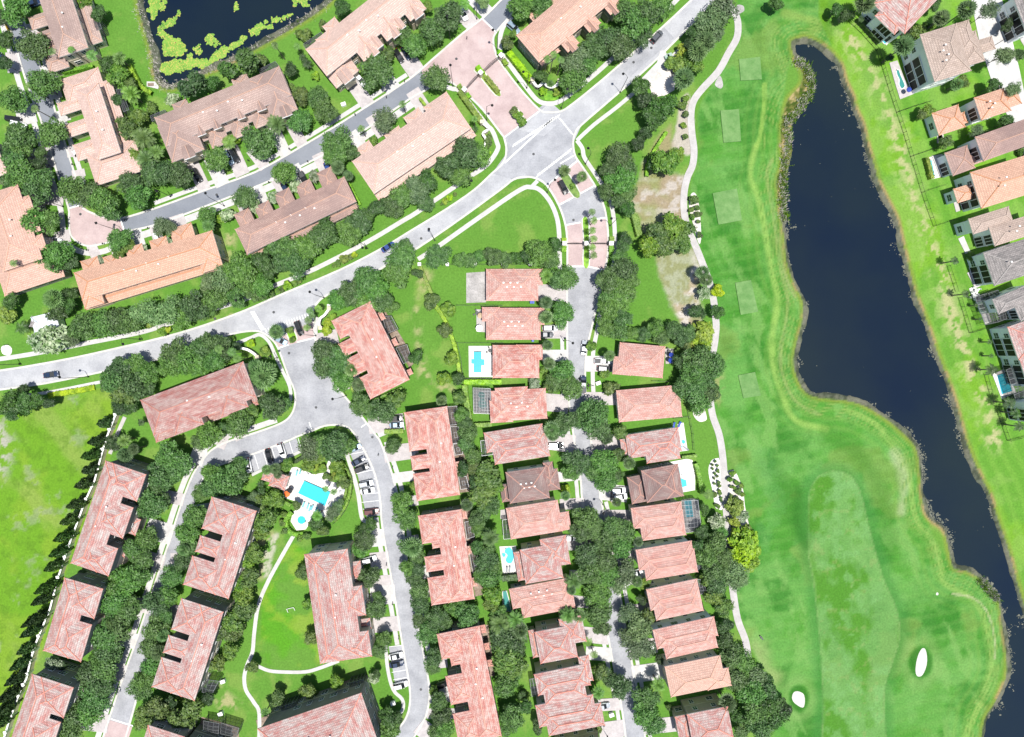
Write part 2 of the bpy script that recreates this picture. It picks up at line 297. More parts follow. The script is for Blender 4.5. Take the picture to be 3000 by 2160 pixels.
# left field
fld = ss(6, -6, sd(X, Y, [(-300,1190),(0,1215),(140,1180),(290,1140),(380,1150),(352,1215),(300,1420),(200,1650),(130,1880),(20,2200),(-300,2300)]))
fldc = lambda m, c: mixc(fld*m, c)
fldc(1.0, col(142,184,56)); fldc(ss(.45,.6,n4)*.7, col(116,176,44)); fldc(ss(.5,.72,vnoise(X,Y,90,12,4,2.0,.9))*.6, col(164,186,96)); fldc(ss(.52,.66,n3)*.45, col(96,138,40))
scr = ss(45, -15, sd(X, Y, [(-90,1240),(0,1255),(22,1300),(10,1360),(-20,1420),(-90,1500)])); fldc(np.clip(scr*1.1+ss(.62,.74,n2)*.3,0,1)*ss(.46,.56,n3), col(196,196,178))
# golf course
golf = ss(8, -8, sd(X, Y, sm([(2180,-200),(2165,50),(2175,110),(2140,175),(2070,280),(2045,340),(2050,440),(2030,520),(2022,620),(2050,720),(2095,850),(2108,950),(2104,1020),(2090,1180),(2125,1290),(2140,1430),(2150,1600),(2165,1780),(2220,1930),(2290,2050),(2300,2300),(2900,2400),(2900,2050),(2950,1900),(2900,1720),(2790,1660),(2700,1500),(2690,1330),(2500,1180),(2350,1150),(2320,1050),(2350,920),(2290,700),(2280,500),(2290,300),(2320,150),(2370,100),(2440,130),(2420,-200)],2,True)))
gc = lambda m, c: mixc(golf*m, c)
gc(1, col(100,168,70)); gc(ss(.4,.6,n1)*.7, col(80,152,56)); gc(ss(.45,.65,n2)*.6, col(124,182,96)); gc(ss(.52,.66,n4)*.45, col(138,192,112)); gc(ss(.5,.68,vnoise(X,Y,70,21,5))*.7, col(64,138,50)); gc(ss(.55,.7,vnoise(X,Y,34,23,5,3.0,1.2))*.6, col(150,196,116)); gc(ss(.58,.7,vnoise(X,Y,120,24,4))*.5, col(146,170,90))
str_ = .5+.5*np.sin(dl/4.2+2*n2); gc(ss(.3,.9,str_)*.30*ss(150,60,dl), col(150,188,96)); st2 = .5+.5*np.sin((Y*.97+X*.22)/5.5+3*n2); gc(ss(.5,.9,st2)*.16, col(150,196,110))
# pale mown bands that follow the shore
def band(pts, w, c, amt, soft=.6, g=True, nz=.5):
    d = seg_d(X, Y, sm(pts, 4)) + (n2-.5)*w*nz; m = ss(w, w*(1-soft), d)*amt*(.6+.6*n3)
    mixc(m*(golf if g else 1), c)
band([(2215,430),(2198,500),(2212,560),(2232,620),(2246,700),(2262,794),(2278,880),(2268,960),(2262,1010),(2266,1080),(2296,1170),(2335,1235),(2420,1258)], 16, col(178,210,116), .75, .9)
band([(2262,470),(2246,510),(2262,600),(2276,700),(2290,800),(2308,880),(2300,960),(2288,1020),(2290,1090),(2330,1175),(2400,1215)], 9, col(184,190,130), .6, .9)
band([(2240,250),(2236,330),(2226,400),(2215,430)], 9, col(180,210,110), .6)
band([(2310,560),(2285,600),(2300,800),(2330,870)], 7, col(196,186,140), .6)
band([(2480,1200),(2560,1240),(2610,1300),(2660,1390),(2672,1470),(2686,1530),(2730,1580),(2752,1650),(2770,1710),(2850,1760),(2895,1850),(2905,1950),(2880,2040),(2838,2130),(2820,2200)], 14, col(178,208,118), .6, .9)
band([(2620,1330),(2650,1400),(2640,1500)], 26, col(200,206,170), .6, .9, True, .9)
band([(2790,1740),(2850,1752),(2890,1790),(2912,1860),(2914,1930)], 5, col(214,208,176), .7)
band([(2350,110),(2400,70),(2300,40)], 22, col(176,196,110), .6, .9)
for i in range(-3, 9):
    d = dl-9-i*5.5; gc(ss(1.6,.2,np.abs(d+(n2-.5)*3))*.55, col(176,196,112) if i % 2 else col(76,140,50))
# fairway oval
fw = sd(X, Y, sm([(2368,1520),(2372,1440),(2400,1395),(2440,1380),(2488,1392),(2520,1440),(2540,1520),(2560,1600),(2590,1700),(2628,1790),(2636,1870),(2612,1950),(2590,2040),(2585,2300),(2420,2300),(2412,2050),(2402,1880),(2385,1720),(2368,1620)],4,True))
fm = ss(7, -7, fw+(n3-.5)*8); mixc(fm*.6, col(140,186,116)); mixc(fm*ss(.45,.62,vnoise(X,Y,80,31,5,1.6,1.5))*.9, col(96,158,52)); mixc(fm*ss(.47,.6,vnoise(X,Y,30,32,5))*ss(.40,.52,vnoise(X,Y,240,33)+.10*ss(1700,2100,Y))*.55, col(146,196,128)); mixc(fm*ss(.68,.76,n3)*.3, col(170,176,120))
mixc(ss(4,0,np.abs(fw))*.5, col(160,186,126)); mixc(ss(34,4,fw)*(fw>0)*.45, col(66,138,54))
mixc(ss(30,0,np.abs(fw+0)-14)*.25*(1-fm)*golf, col(96,166,96))
for cx, cy, r in ((2340,2046,34),(2698,1941,40)):
    d = np.hypot(X-cx, (Y-cy)*.75); mixc(ss(r,r*.7,d)*.8*golf, col(60,128,42)); mixc(ss(r*1.9,r*1.1,d)*ss(r*.8,r*1.1,d)*.35, col(168,196,128))
mixc(ss(24,0,seg_d(X,Y,[(2340,1430),(2330,1520),(2360,1600)]))*.5, col(50,118,40)); mixc(ss(60,10,seg_d(X,Y,[(2250,1360),(2300,1440),(2360,1560)])+40*(n2-.5))*.45, col(56,126,44))
mixc(ss(40,5,seg_d(X,Y,[(2230,1330),(2270,1480),(2240,1600)])+60*(n3-.5))*.3, col(132,194,120))
mixc(golf*ss(40,5,seg_d(X,Y,[(2420,1270),(2520,1330),(2590,1450),(2610,1600)])+30*(n2-.5))*.4, col(68,136,46))
mixc(golf*ss(60,0,seg_d(X,Y,[(2200,1900),(2250,1980)])+40*(n2-.5))*.8, col(186,200,140))
# right bank
rb = ss(5, -5, sd(X, Y, [(2400,-200),(2400,50),(2440,140),(2490,240),(2560,450),(2640,660),(2700,870),(2800,1150),(2880,1390),(2960,1600),(3010,1750),(3300,2200),(3300,-200)]))
rbc = lambda m, c: mixc(rb*m, c)
rbc(1, col(112,172,60)); rbc(ss(.42,.6,n4)*.8, col(134,188,52)); rbc(ss(.5,.65,n2)*.5, col(148,190,92)); st = .5+.5*np.sin(dl/6.0); rbc(ss(.4,.9,st)*.28, col(150,200,84))
ln = [(2470,60),(2520,170),(2560,230),(2600,330),(2640,450),(2665,520),(2680,600),(2715,700),(2740,750),(2790,930),(2850,1100),(2890,1180),(2910,1290)]
d = seg_d(X, Y, ln)+30*(n2-.5); rbc(ss(26,4,d)*ss(.47,.56,n3)*.85, col(206,200,150)); rbc(ss(60,20,d)*ss(.54,.6,n3)*.4, col(196,204,140))
# bare soil patches
def patch(pts, c, amt=1, soft=10, n=None, lo=.4, hi=.6):
    m = ss(soft, -soft, sd(X, Y, sm(pts, 3, True)) + (n2-.5)*26)*amt
    if n is not None: m = m*ss(lo, hi, n)
    mixc(m, c)
sl_ = [(1880,520),(1890,470),(1930,500),(1985,510),(2010,520),(1998,580),(1996,650),(1970,690),(1900,690),(1870,640),(1845,590)]
patch(sl_, col(178,160,134), .95); patch(sl_, col(206,198,190), .8, 12, n3, .5, .62); patch(sl_, col(146,158,90), .7, 12, n4, .45, .62)
s2 = [(1925,760),(1960,740),(2030,730),(2050,790),(2040,850),(2050,930),(2020,960),(1990,930),(1960,870)]
patch(s2, col(192,176,150), .95); patch(s2, col(222,214,208), .85, 12, n3, .46, .58); patch(s2, col(130,150,84), .6, 12, n4, .5, .6)
s3 = [(1975,380),(1985,300),(2018,270),(2030,330),(2026,400),(2022,450),(1990,440),(1968,420)]
patch(s3, col(204,194,182), .95, 5); 
s4 = [(1900,440),(1960,360),(1975,380),(1960,440),(1930,460),(1910,500)]; patch(s4, col(170,158,120), .9)
for q in ([(1230,840),(1222,870),(1210,930),(1230,1010),(1250,1070),(1262,1130),(1225,1080)],[(1270,1130),(1300,1150),(1330,1140),(1300,1120)],[(1225,790),(1262,800),(1250,860),(1225,850)],[(2040,1060),(2110,1080),(2120,1160),(2090,1180)],[(655,910),(700,930),(640,960)],[(648,1640),(690,1560),(810,1560),(790,1620),(770,1700)],[(640,2010),(700,2060),(720,2080),(640,2070)],[(660,790),(690,700),(660,680)],[(330,880),(380,900)]):
    if len(q) > 2: patch(q, col(196,186,140), .75, 14, n3, .42, .58)
patch([(780,1590),(820,1560),(800,1640),(782,1690),(770,1680)], col(206,204,186), .8, 6, n3, .4, .5)
park = ss(4,-4,sd(X,Y,[(770,1700),(860,1590),(900,1620),(945,1940),(890,1960),(760,1940)])); mixc(park*ss(.45,.6,n4)*.8, col(96,168,36)); mixc(park*ss(.52,.66,n2)*.5, col(150,180,60))
mixc(ss(8,0,np.abs(X-2040+0*Y)-6)*0, col(0,0,0))
# shore: rusty grass lip, grey mud below it
mixc(ss(16,3,dw)*ss(-3,1,dw)*(.35+.5*n3), col(150,158,66)); mixc(ss(.5,.62,n2)*ss(11,3,dw)*ss(-3,1,dw)*.8, col(178,150,110))
mud = ss(2,-3,dw); mixc(mud, col(108,114,96)); mixc(mud*ss(.42,.6,n5)*.75, col(66,74,58)); mixc(mud*ss(.5,.62,vnoise(X,Y,40,9))*.6, col(138,136,118))
mixc(mud*ss(0,-5,marsh)*(dl<0), col(120,124,62)); mixc(mud*ss(0,-5,marsh)*ss(.48,.56,n3)*(dl<0), col(190,170,120)); mixc(mud*ss(0,-5,marsh)*ss(.52,.6,n5)*(dl<0), col(74,96,34))
mixc(ss(-4,-14,dw+belt), col(24,34,30))
far = ((X < -210)|(X > 3210)|(Y < -210)|(Y > 2370)); 
C = C*(.93+.14*n3[..., None])
gsc = (.61-.11*golf-.08*fld-.07*rb)[..., None]; C = C*(1-golf[..., None]*(1-np.array([.90,1.0,.82])))*gsc/.6
gsc = .6
C = np.clip(C*gsc, .002, 1)
ny_, nx_ = X.shape; V = np.stack([(X-NX)*S, (NY-Y)*S, Z], -1).reshape(-1, 3)
idx = np.arange(ny_*nx_).reshape(ny_, nx_); F = np.stack([idx[1:, :-1], idx[1:, 1:], idx[:-1, 1:], idx[:-1, :-1]], -1).reshape(-1, 4)
me = bpy.data.meshes.new('ground'); me.vertices.add(len(V)); me.vertices.foreach_set('co', V.ravel()); me.loops.add(F.size); me.loops.foreach_set('vertex_index', F.ravel().astype(np.int32))
me.polygons.add(len(F)); me.polygons.foreach_set('loop_start', np.arange(0, F.size, 4, dtype=np.int32)); me.polygons.foreach_set('loop_total', np.full(len(F), 4, np.int32)); me.polygons.foreach_set('use_smooth', np.ones(len(F), bool))
me.update(calc_edges=True); at = me.color_attributes.new('cover', 'FLOAT_COLOR', 'POINT'); at.data.foreach_set('color', np.concatenate([C.reshape(-1, 3), np.ones((len(V), 1))], 1).ravel())
gm, gn, gb = newmat('turf_and_soil'); gl = gn.links; a_ = gn.nodes.new('ShaderNodeVertexColor'); a_.layer_name = 'cover'
g_ = gn.nodes.new('ShaderNodeNewGeometry'); t_ = gn.nodes.new('ShaderNodeTexNoise'); t_.inputs['Scale'].default_value = 1.7; t_.inputs['Detail'].default_value = 5; t_.inputs['Roughness'].default_value = .7; gl.new(g_.outputs['Position'], t_.inputs['Vector'])
mr_ = gn.nodes.new('ShaderNodeMapRange'); mr_.inputs[1].default_value = .3; mr_.inputs[2].default_value = .7; mr_.inputs[3].default_value = .78; mr_.inputs[4].default_value = 1.24; gl.new(t_.outputs['Fac'], mr_.inputs[0])
v_ = gn.nodes.new('ShaderNodeVectorMath'); v_.operation = 'SCALE'; gl.new(a_.outputs[0], v_.inputs[0]); gl.new(mr_.outputs[0], v_.inputs['Scale']); gl.new(v_.outputs[0], gb.inputs['Base Color']); gb.inputs['Roughness'].default_value = .95; gb.inputs['Specular IOR Level'].default_value = .15
me.materials.append(gm); tag(link(bpy.data.objects.new('ground', me)), kind='structure')
structure(area_mb([(2240,60),(2560,60),(3300,1700),(3300,2600),(2820,2600),(2820,1950),(2640,1400),(2300,1250),(2240,1000)], -.42), 'lake_water', M['lake'])
structure(area_mb([(370,-300),(1150,-300),(1010,20),(500,300),(420,290)], -.42), 'pond_water', M['lake'])

# ---------------- roads ----------------
A = [(-80,1100),(0,1086),(73,1075),(215,1049),(350,1019),(485,987),(600,953),(718,910),(832,860),(990,794),(1112,732),(1200,679),(1308,613),(1389,557),(1442,508),(1469,484),(1481,460),(1483,431),(1476,402)]
A2 = [(1476,402),(1453,372),(1415,323),(1372,280),(1340,254),(1318,241),(1295,240),(1270,250),(1240,269),(1200,291),(1031,407),(937,460),(788,532),(600,606),(458,659),(366,681),(330,705),(296,716),(259,721),(229,710),(207,686),(203,640),(201,608),(172,519),(145,430),(120,350),(92,283),(57,172),(28,72),(-10,-60)]
B = [(40,-30),(75,73),(119,194),(155,300),(194,430),(221,516),(237,600),(269,624),(310,637),(353,641),(458,610),(600,558),(748,505),(883,430),(977,374),(1071,315),(1200,232),(1267,175),(1354,100),(1413,55),(1469,0),(1500,-30)]
Cc = [(1520,10),(1494,48),(1456,92),(1445,118),(1453,159),(1469,189),(1523,261),(1580,322),(1609,330),(1642,327),(1671,310),(1739,256),(1800,204),(1943,78),(2026,0),(2060,-30)]
D = [(2130,-30),(2085,8),(2015,83),(1908,189),(1800,283),(1704,366),(1685,391),(1679,420),(1685,457),(1706,489),(1739,538),(1760,581),(1774,624),(1782,699),(1779,753),(1771,791),(1755,870),(1725,995),(1716,1049),(1715,1151),(1731,1290),(1752,1419),(1762,1470),(1788,1600),(1818,1750),(1843,1900),(1878,2080),(1895,2200)]
E1 = [(1838,2200),(1822,2080),(1788,1900),(1762,1750),(1733,1600),(1706,1470),(1701,1406),(1682,1290),(1664,1150),(1662,1049),(1661,870),(1662,780),(1661,699),(1655,654),(1636,600),(1601,543),(1569,523),(1537,519),(1504,527),(1469,554),(1351,640),(1227,725),(1150,768),(1072,812),(1000,845),(950,870),(930,888),(919,906),(918,925),(920,950),(923,989),(929,1011),(950,1062),(977,1116),(1004,1154),(1058,1218),(1101,1275),(1117,1300),(1152,1398),(1175,1500),(1187,1600),(1198,1680),(1212,1760),(1240,1909),(1257,2003),(1258,2043),(1248,2097),(1216,2154),(1190,2200)]
Fk = [(-80,1155),(0,1142),(135,1123),(302,1089),(458,1054),(600,1003),(658,985),(708,973),(748,970),(772,976),(797,995),(816,1022),(845,1102),(863,1143),(865,1183),(853,1216),(824,1240),(751,1267),(673,1292),(627,1314),(600,1340),(566,1390),(533,1473),(498,1581),(458,1699),(404,1865),(361,1984),(323,2097),(290,2200)]
G = [(355,2200),(369,2160),(399,2054),(425,1960),(460,1830),(500,1700),(530,1600),(555,1520),(575,1450),(600,1395),(640,1364),(713,1341),(842,1292),(869,1280),(918,1261),(950,1248),(991,1245),(1020,1253),(1042,1275),(1055,1298),(1085,1355),(1104,1409),(1115,1473),(1117,1514),(1125,1573),(1147,1694),(1152,1720),(1179,1887),(1200,2011),(1200,2068),(1187,2108),(1166,2135),(1140,2165),(1100,2200)]
sA, sA2, sB, sC, sD, sE, sF, sG = [sm(q, 3) for q in (A, A2, B, Cc, D, E1, Fk, G)]
ix = lambda L, p: min(range(len(L)), key=lambda i: (L[i][0]-p[0])**2+(L[i][1]-p[1])**2)
main = sA + sC[ix(sC,(1580,322)):] + sD[:ix(sD,(1685,457))+1] + sE[ix(sE,(1601,543)):ix(sE,(923,989))+1] + sF[:ix(sF,(816,1022))+1][::-1]
structure(area_mb(main, .02), 'main_road', M['road'])
structure(area_mb(sA2 + sB[:ix(sB,(1413,55))+1] + [(1452,92)] + sC[ix(sC,(1456,92)):ix(sC,(1580,322))+1], .026), 'townhouse_road', M['road2'])
structure(area_mb([(1413,55),(1469,0),(1510,-40),(1560,-40),(1494,48),(1452,92)], .028), 'side_road', M['road2'])
structure(area_mb(sD[ix(sD,(1685,457)):] + sE[:ix(sE,(1601,543))+1], .032), 'estate_street', M['road3'])
structure(area_mb(sE[ix(sE,(923,989)):] + sG[::-1] + sF[ix(sF,(816,1022)):][::-1], .038), 'estate_loop_road', M['road3'])
structure(area_mb([(1476,402),(1600,300),(1640,330),(1704,366),(1679,420),(1685,457),(1601,543),(1560,520),(1504,527),(1442,508),(1484,450)], .042), 'road_junction', M['road3'])
structure(area_mb([(1612,300),(1660,340),(1593,400),(1520,380)], .046), 'asphalt_patch', M['road'])
structure(area_mb([(1943,78),(1975,112),(1848,225),(1815,190)], .046), 'asphalt_patch', M['road3'])
structure(area_mb(sA2[:ix(sA2,(1240,269))] + [(1235,205),(1267,175),(1354,100),(1413,55),(1452,92)] + sC[ix(sC,(1456,92)):ix(sC,(1580,322))+1], .05), 'paved_gate_court', M['paver'])
structure(area_mb([(201,610),(237,600),(269,624),(310,637),(353,641),(366,681),(330,705),(296,716),(259,721),(229,710),(207,686),(203,640)], .05), 'paved_turning_circle', M['paver'])
structure(area_mb([(1601,543),(1693,468),(1706,489),(1741,543),(1636,601)], .05), 'paved_gate_band', M['paver'])
structure(area_mb([(1656,660),(1775,638),(1782,699),(1779,753),(1771,791),(1718,782),(1662,780),(1661,699)], .05), 'paved_gate_court', M['paver'])
structure(area_mb([(797,992),(840,976),(880,958),(919,942),(922,990),(813,1020)], .05), 'paved_gate_band', M['paver'])
structure(area_mb([(323,2110),(388,2130),(365,2200),(290,2200)], .05), 'paved_gate_band', M['paver'])
kb = MB()
for L in (sA+sA2[1:], sB, sC, sD, sE, sF, sG): ribbon_mb(L, 5.5, .15, .0, kb)
structure(kb, 'kerb', M['conc2'])
ln = MB()
def stripe(x0, y0, x1, y1, w=2.2): ribbon_mb([(x0,y0),(x1,y1)], w, .062, None, ln)
def crosswalk(a, b, n, l, ang, w=2.6):
    dx, dy = math.cos(math.radians(ang))*l/2, -math.sin(math.radians(ang))*l/2
    for i in range(n):
        t = (i+.5)/n; x, y = a[0]+(b[0]-a[0])*t, a[1]+(b[1]-a[1])*t; stripe(x-dx, y-dy, x+dx, y+dy, w)
crosswalk((1502,428),(1640,338),24,12,60); crosswalk((1572,517),(1674,438),20,12,65); crosswalk((1640,348),(1678,395),8,12,-35,3); crosswalk((738,912),(772,968),11,13,12,3.2); crosswalk((776,971),(906,922),17,13,-72,2.4)
stripe(1476,404,1583,324,3.4); stripe(1641,480,1683,455,3.2); stripe(1478,478,1622,345,4.5); stripe(1601,545,1693,470,4); stripe(1636,602,1741,545,4); stripe(1657,660,1700,652,4); stripe(1728,645,1775,638,4); stripe(1662,781,1712,781,4); stripe(1722,781,1771,792,4)
stripe(813,1021,845,1010,4); stripe(870,1003,922,990,4); stripe(1413,56,1452,93,4); stripe(353,642,366,682,4); stripe(201,611,237,601,4); stripe(906,1237,913,1259,3); stripe(1058,1252,1075,1240,3); stripe(325,2106,390,2127,4)
for i in range(6): stripe(746+i*25.5,1334-i*10,758+i*25.5,1374-i*10,1.6)
for a in ((1022,1332,1074,1322),(1034,1352,1084,1344),(1044,1388,1096,1376),(1052,1412,1104,1402),(1058,1448,1110,1444),(1060,1472,1114,1466),(1064,1492,1116,1488),(1142,1925,1186,1916),(1148,1970,1194,1962),(1152,1992,1196,1984),(1140,1895,1180,1890)): stripe(*a, 1.5)
structure(ln, 'road_markings', M['line'])
structure(area_mb([(713,1342),(842,1296),(869,1284),(880,1318),(740,1386)], .056), 'parking_bay', M['road3'])
structure(area_mb([(1055,1300),(1085,1355),(1104,1409),(1115,1473),(1117,1510),(1075,1516),(1062,1460),(1050,1400),(1035,1350),(1018,1312)], .056), 'parking_bay', M['road3'])
structure(area_mb([(1139,1895),(1181,1890),(1199,2010),(1160,2016)], .056), 'parking_bay', M['road3'])
mh = MB()
for x, y in ((1337,173),(1563,452),(1680,645),(1234,699),(1908,141),(1856,183),(236,628),(334,666),(802,915),(847,1035),(926,1194),(1091,1281),(354,1048),(1233,2020),(635,571),(592,1386),(2890,104),(630,934),(843,1125),(760,1440)): p = P(x,y); mh.disc(p.x, p.y, .066, .42, 14)
structure(mh, 'manhole_covers', M['dark'])
# pavements, paths, driveways
wk = [([(-60,1058),(0,1052),(108,1035),(242,1008),(404,976),(485,952),(600,914),(716,878),(805,837),(923,788),(1071,712),(1179,648),(1227,619),(1362,527),(1416,492),(1442,465),(1459,435),(1456,418),(1442,383),(1421,361),(1351,272),(1327,261),(1308,256)],13),
 ([(1500,50),(1475,78),(1464,119),(1469,156),(1496,194),(1550,267),(1577,296),(1604,304),(1636,299),(1680,269),(1752,210),(1800,166),(1859,116),(1924,48),(1967,16),(2010,-30)],13),
 ([(1225,760),(1250,744),(1294,715),(1416,629),(1523,557),(1556,549),(1583,558),(1612,592),(1631,637),(1638,686),(1640,780),(1642,870),(1640,940)],13), ([(1556,549),(1575,530)],11),
 ([(1690,412),(1706,435),(1712,462),(1739,503),(1774,557),(1790,597),(1799,650),(1802,726),(1797,780),(1785,830),(1762,895),(1752,954),(1741,1011),(1737,1049),(1738,1143),(1752,1290),(1775,1450)],12),
 ([(1690,412),(1740,366),(1800,320),(1848,280),(1900,232),(1945,189),(1989,147),(2005,128)],11),
 ([(20,1178),(75,1161),(162,1146),(296,1119),(360,1105),(440,1080)],9), ([(690,1007),(735,990),(762,981),(789,1003),(810,1049),(829,1089),(848,1129),(852,1162),(845,1185),(820,1212)],10),
 ([(930,930),(926,975),(938,1000),(955,1030)],9), ([(1012,1318),(1035,1390),(1050,1450),(1060,1515),(1075,1530),(1095,1545),(1103,1560)],12), ([(738,1392),(882,1322)],8), ([(1130,1890),(1136,1960),(1152,2020),(1178,2048),(1181,2075),(1166,2100)],10),
 ([(862,1566),(820,1640),(785,1705),(757,1774),(745,1855),(740,1909),(724,1949),(716,1984),(721,2022),(745,2059),(760,2092),(758,2200)],11), ([(751,1949),(789,1965),(842,1969),(896,1968),(937,1957),(993,1936)],10),
 ([(2100,-30),(2140,20),(2156,46),(2162,75),(2158,113),(2134,156),(2104,210),(2059,259),(2032,296),(2024,337),(2027,391),(2033,440),(2029,484),(2014,519),(2004,565),(2004,619),(2014,668),(2034,713),(2059,775),(2080,834),(2091,884),(2096,930),(2098,960),(2093,1008),(2084,1060),(2078,1130),(2086,1210),(2104,1264),(2112,1300),(2119,1357),(2123,1425),(2127,1492),(2133,1559),(2137,1640),(2143,1700),(2149,1744),(2161,1815),(2184,1877),(2192,1930)],20)]
for i, (pts, w_) in enumerate(wk):
    big = w_ == 20
    s_ = structure(ribbon_mb(sm(pts, 4), w_, zz(.09), 0), 'cart_path' if big else 'pavement', M['path'] if big else M['conc'])
ribbon_poly_ = lambda p, w_: ribbon_poly(p, w_)
NWS = MB()
structure(ribbon_mb(sm(offs(sm([(1200,291),(1031,407),(937,460),(788,532),(600,606),(458,659),(380,684)],3), -16),1), 20, zz(.09), 0), 'pavement', M['conc'])
structure(ribbon_mb(sm(offs(sm([(458,610),(600,558),(748,505),(883,430),(977,374),(1071,315),(1200,232)],3), -15),1), 12, zz(.09), 0), 'pavement', M['conc'])
structure(ribbon_mb(sm([(345,715),(310,735),(260,742),(215,728),(190,700),(183,650),(175,600),(150,520),(122,430),(97,350),(70,283),(36,172),(5,60)],3), 16, zz(.09), 0), 'pavement', M['conc'])
structure(ribbon_mb(sm([(90,70),(138,200),(172,300),(212,430),(238,510),(250,560)],3), 14, zz(.09), 0), 'pavement', M['conc'])
structure(ribbon_mb(sm(offs(sm([(1117,1300),(1152,1398),(1175,1500),(1187,1600),(1198,1680),(1212,1760),(1240,1909)],3),-15),1), 13, zz(.09), 0), 'pavement', M['conc'])
structure(ribbon_mb(sm(offs(sm([(1117,1514),(1125,1573),(1147,1694),(1179,1887)],3),15),1), 13, zz(.09), 0), 'pavement', M['conc'])
structure(ribbon_mb(sm(offs(sm([(816,1245),(751,1267),(673,1292),(627,1314),(600,1340),(566,1390),(533,1473),(498,1581),(458,1699),(404,1865),(361,1984),(323,2097),(300,2170)],3),15),1), 16, zz(.09), 0), 'pavement', M['conc'])
structure(ribbon_mb(sm([(1645,930),(1648,1049),(1650,1150),(1668,1290),(1688,1410),(1694,1470),(1720,1600),(1748,1750),(1772,1900),(1808,2080),(1825,2200)],3), 11, zz(.09), 0), 'pavement', M['conc'])
structure(ribbon_mb(sm([(1775,1470),(1805,1600),(1834,1750),(1860,1900),(1893,2080),(1910,2200)],3), 11, zz(.09), 0), 'pavement', M['conc'])
DR = [((775,604),(752,548),36),((728,645),(700,566),32),((838,577),(806,516),34),((893,552),(858,486),38),((962,512),(932,450),40),((290,772),(268,718),30),((415,728),(398,675),32),((470,718),(450,660),30),((535,692),(515,632),46),((345,755),(335,712),26),
 ((1250,332),(1208,266),42),((1122,398),(1086,340),36),((1064,432),(1030,388),30),((1000,440),(975,430),20),((848,356),(888,428),34),((800,372),(838,454),34),((672,424),(712,514),44),((736,438),(778,492),34),((616,462),(654,544),42),((563,478),(600,556),38),
 ((1030,238),(1078,308),42),((1105,200),(1155,265),46),((1178,150),(1222,214),52),((1342,30),(1388,74),46),((1380,-10),(1430,40),40),((235,440),(196,446),34),((250,505),(218,512),22),((205,335),(165,345),34),((180,268),(142,278),34),((130,80),(82,92),40),((170,205),(125,215),42),((215,500),(222,540),10),
 ((20,185),(60,180),60),((50,345),(104,330),56),((110,570),(188,580),52),((160,700),(206,690),36),((20,30),(34,80),30),((70,470),(156,460),60),
 ((430,1440),(540,1465),36),((430,1545),(506,1568),60),((390,1625),(482,1650),44),((330,1750),(440,1780),40),((330,1860),(400,1880),46),((290,1950),(368,1975),50),((230,2110),(318,2120),54),((560,1330),(600,1345),50),((640,1290),(665,1300),40),((700,1262),(712,1284),44),((560,1500),(620,1490),36),((500,1640),(560,1640),40),((475,1790),(530,1800),50),((430,1930),(470,1900),40),
 ((1183,1235),(1080,1248),48),((1225,1318),(1125,1332),48),((1222,1392),(1150,1402),30),((1225,1465),(1172,1472),30),((1230,1590),(1188,1598),50),((1262,1675),(1200,1680),40),((1262,1735),(1210,1740),26),((1310,1935),(1244,1942),40),((1330,2030),(1256,2036),50),((1340,2090),(1250,2090),30),((1262,2120),(1230,2160),50),
 ((1062,1580),(1126,1574),50),((1085,1645),(1140,1640),50),((1082,1706),(1150,1700),34),((1085,1745),(1158,1740),56),((1095,1832),(1172,1826),44),((990,985),(925,1000),42),((1020,1062),(950,1066),36),((1055,1115),(985,1125),40),((1070,1190),(1045,1205),40),((1165,1235),(1102,1262),44),
 ((1575,855),(1664,862),46),((1590,972),(1664,972),40),((1588,1042),(1664,1042),34),((1596,1178),(1666,1184),52),((1598,1290),(1684,1302),52),((1630,1398),(1702,1392),30),((1640,1478),(1712,1474),32),((1660,1590),(1732,1590),44),((1668,1690),(1745,1690),40),((1672,1760),(1765,1770),34),((1705,1858),(1784,1866),46),((1716,1912),(1792,1918),40),((1745,2066),(1822,2062),36),((1755,2142),(1832,2132),50),
 ((1803,1066),(1714,1066),46),((1806,1168),(1713,1168),38),((1835,1300),(1730,1296),50),((1838,1448),(1756,1440),48),((1850,1512),(1768,1512),36),((1870,1620),(1792,1630),30),((1895,1690),(1805,1700),34),((1905,1780),(1824,1790),30),((1925,1890),(1840,1898),44),((1952,1962),(1852,1976),50),((1985,2120),(1885,2130),44)]
for i, (a, b, w_) in enumerate(DR): structure(ribbon_mb([a, b], w_, .118 + (i % 9)*.0035, 0), 'driveway', M['paver2'] if i % 3 else M['conc'])
structure(area_mb([(2836,-40),(2925,-40),(2985,200),(3012,330),(3030,470),(2960,360),(2905,240),(2870,130)], .1), 'street_pavers', M['conc'])
structure(area_mb([(2940,-40),(2990,120),(3100,300),(3100,-40)], .08), 'street_pavers', M['paver2'])
structure(area_mb([(1924,184),(1934,150),(1948,148),(1960,176),(1985,200),(1930,255),(1900,245),(1878,232)], .13, 0), 'concrete_pad', M['conc'])
structure(area_mb(sm([(1892,240),(1935,205),(1975,200),(1975,265),(1920,285),(1905,262)],2,True), .142), 'sandy_yard', M['bed'])
structure(area_mb(sm([(2164,14),(2178,18),(2180,32),(2166,40),(2156,32),(2158,18)],3,True), .02), 'garden_bed', M['soil'])
structure(area_mb(sm([(2108,222),(2116,236),(2118,252),(2110,260),(2094,248)],3,True), .02), 'garden_bed', M['soil'])
for pts in ([(2164,175),(2226,168),(2231,234),(2169,237)],[(2110,325),(2164,321),(2170,415),(2119,419)],[(2087,567),(2158,553),(2173,646),(2104,659)],[(2153,829),(2199,821),(2220,914),(2169,923)],[(2162,1100),(2211,1090),(2228,1159),(2177,1167)]):
    structure(area_mb(pts, .25, 0), 'tee_box', M['turf'])
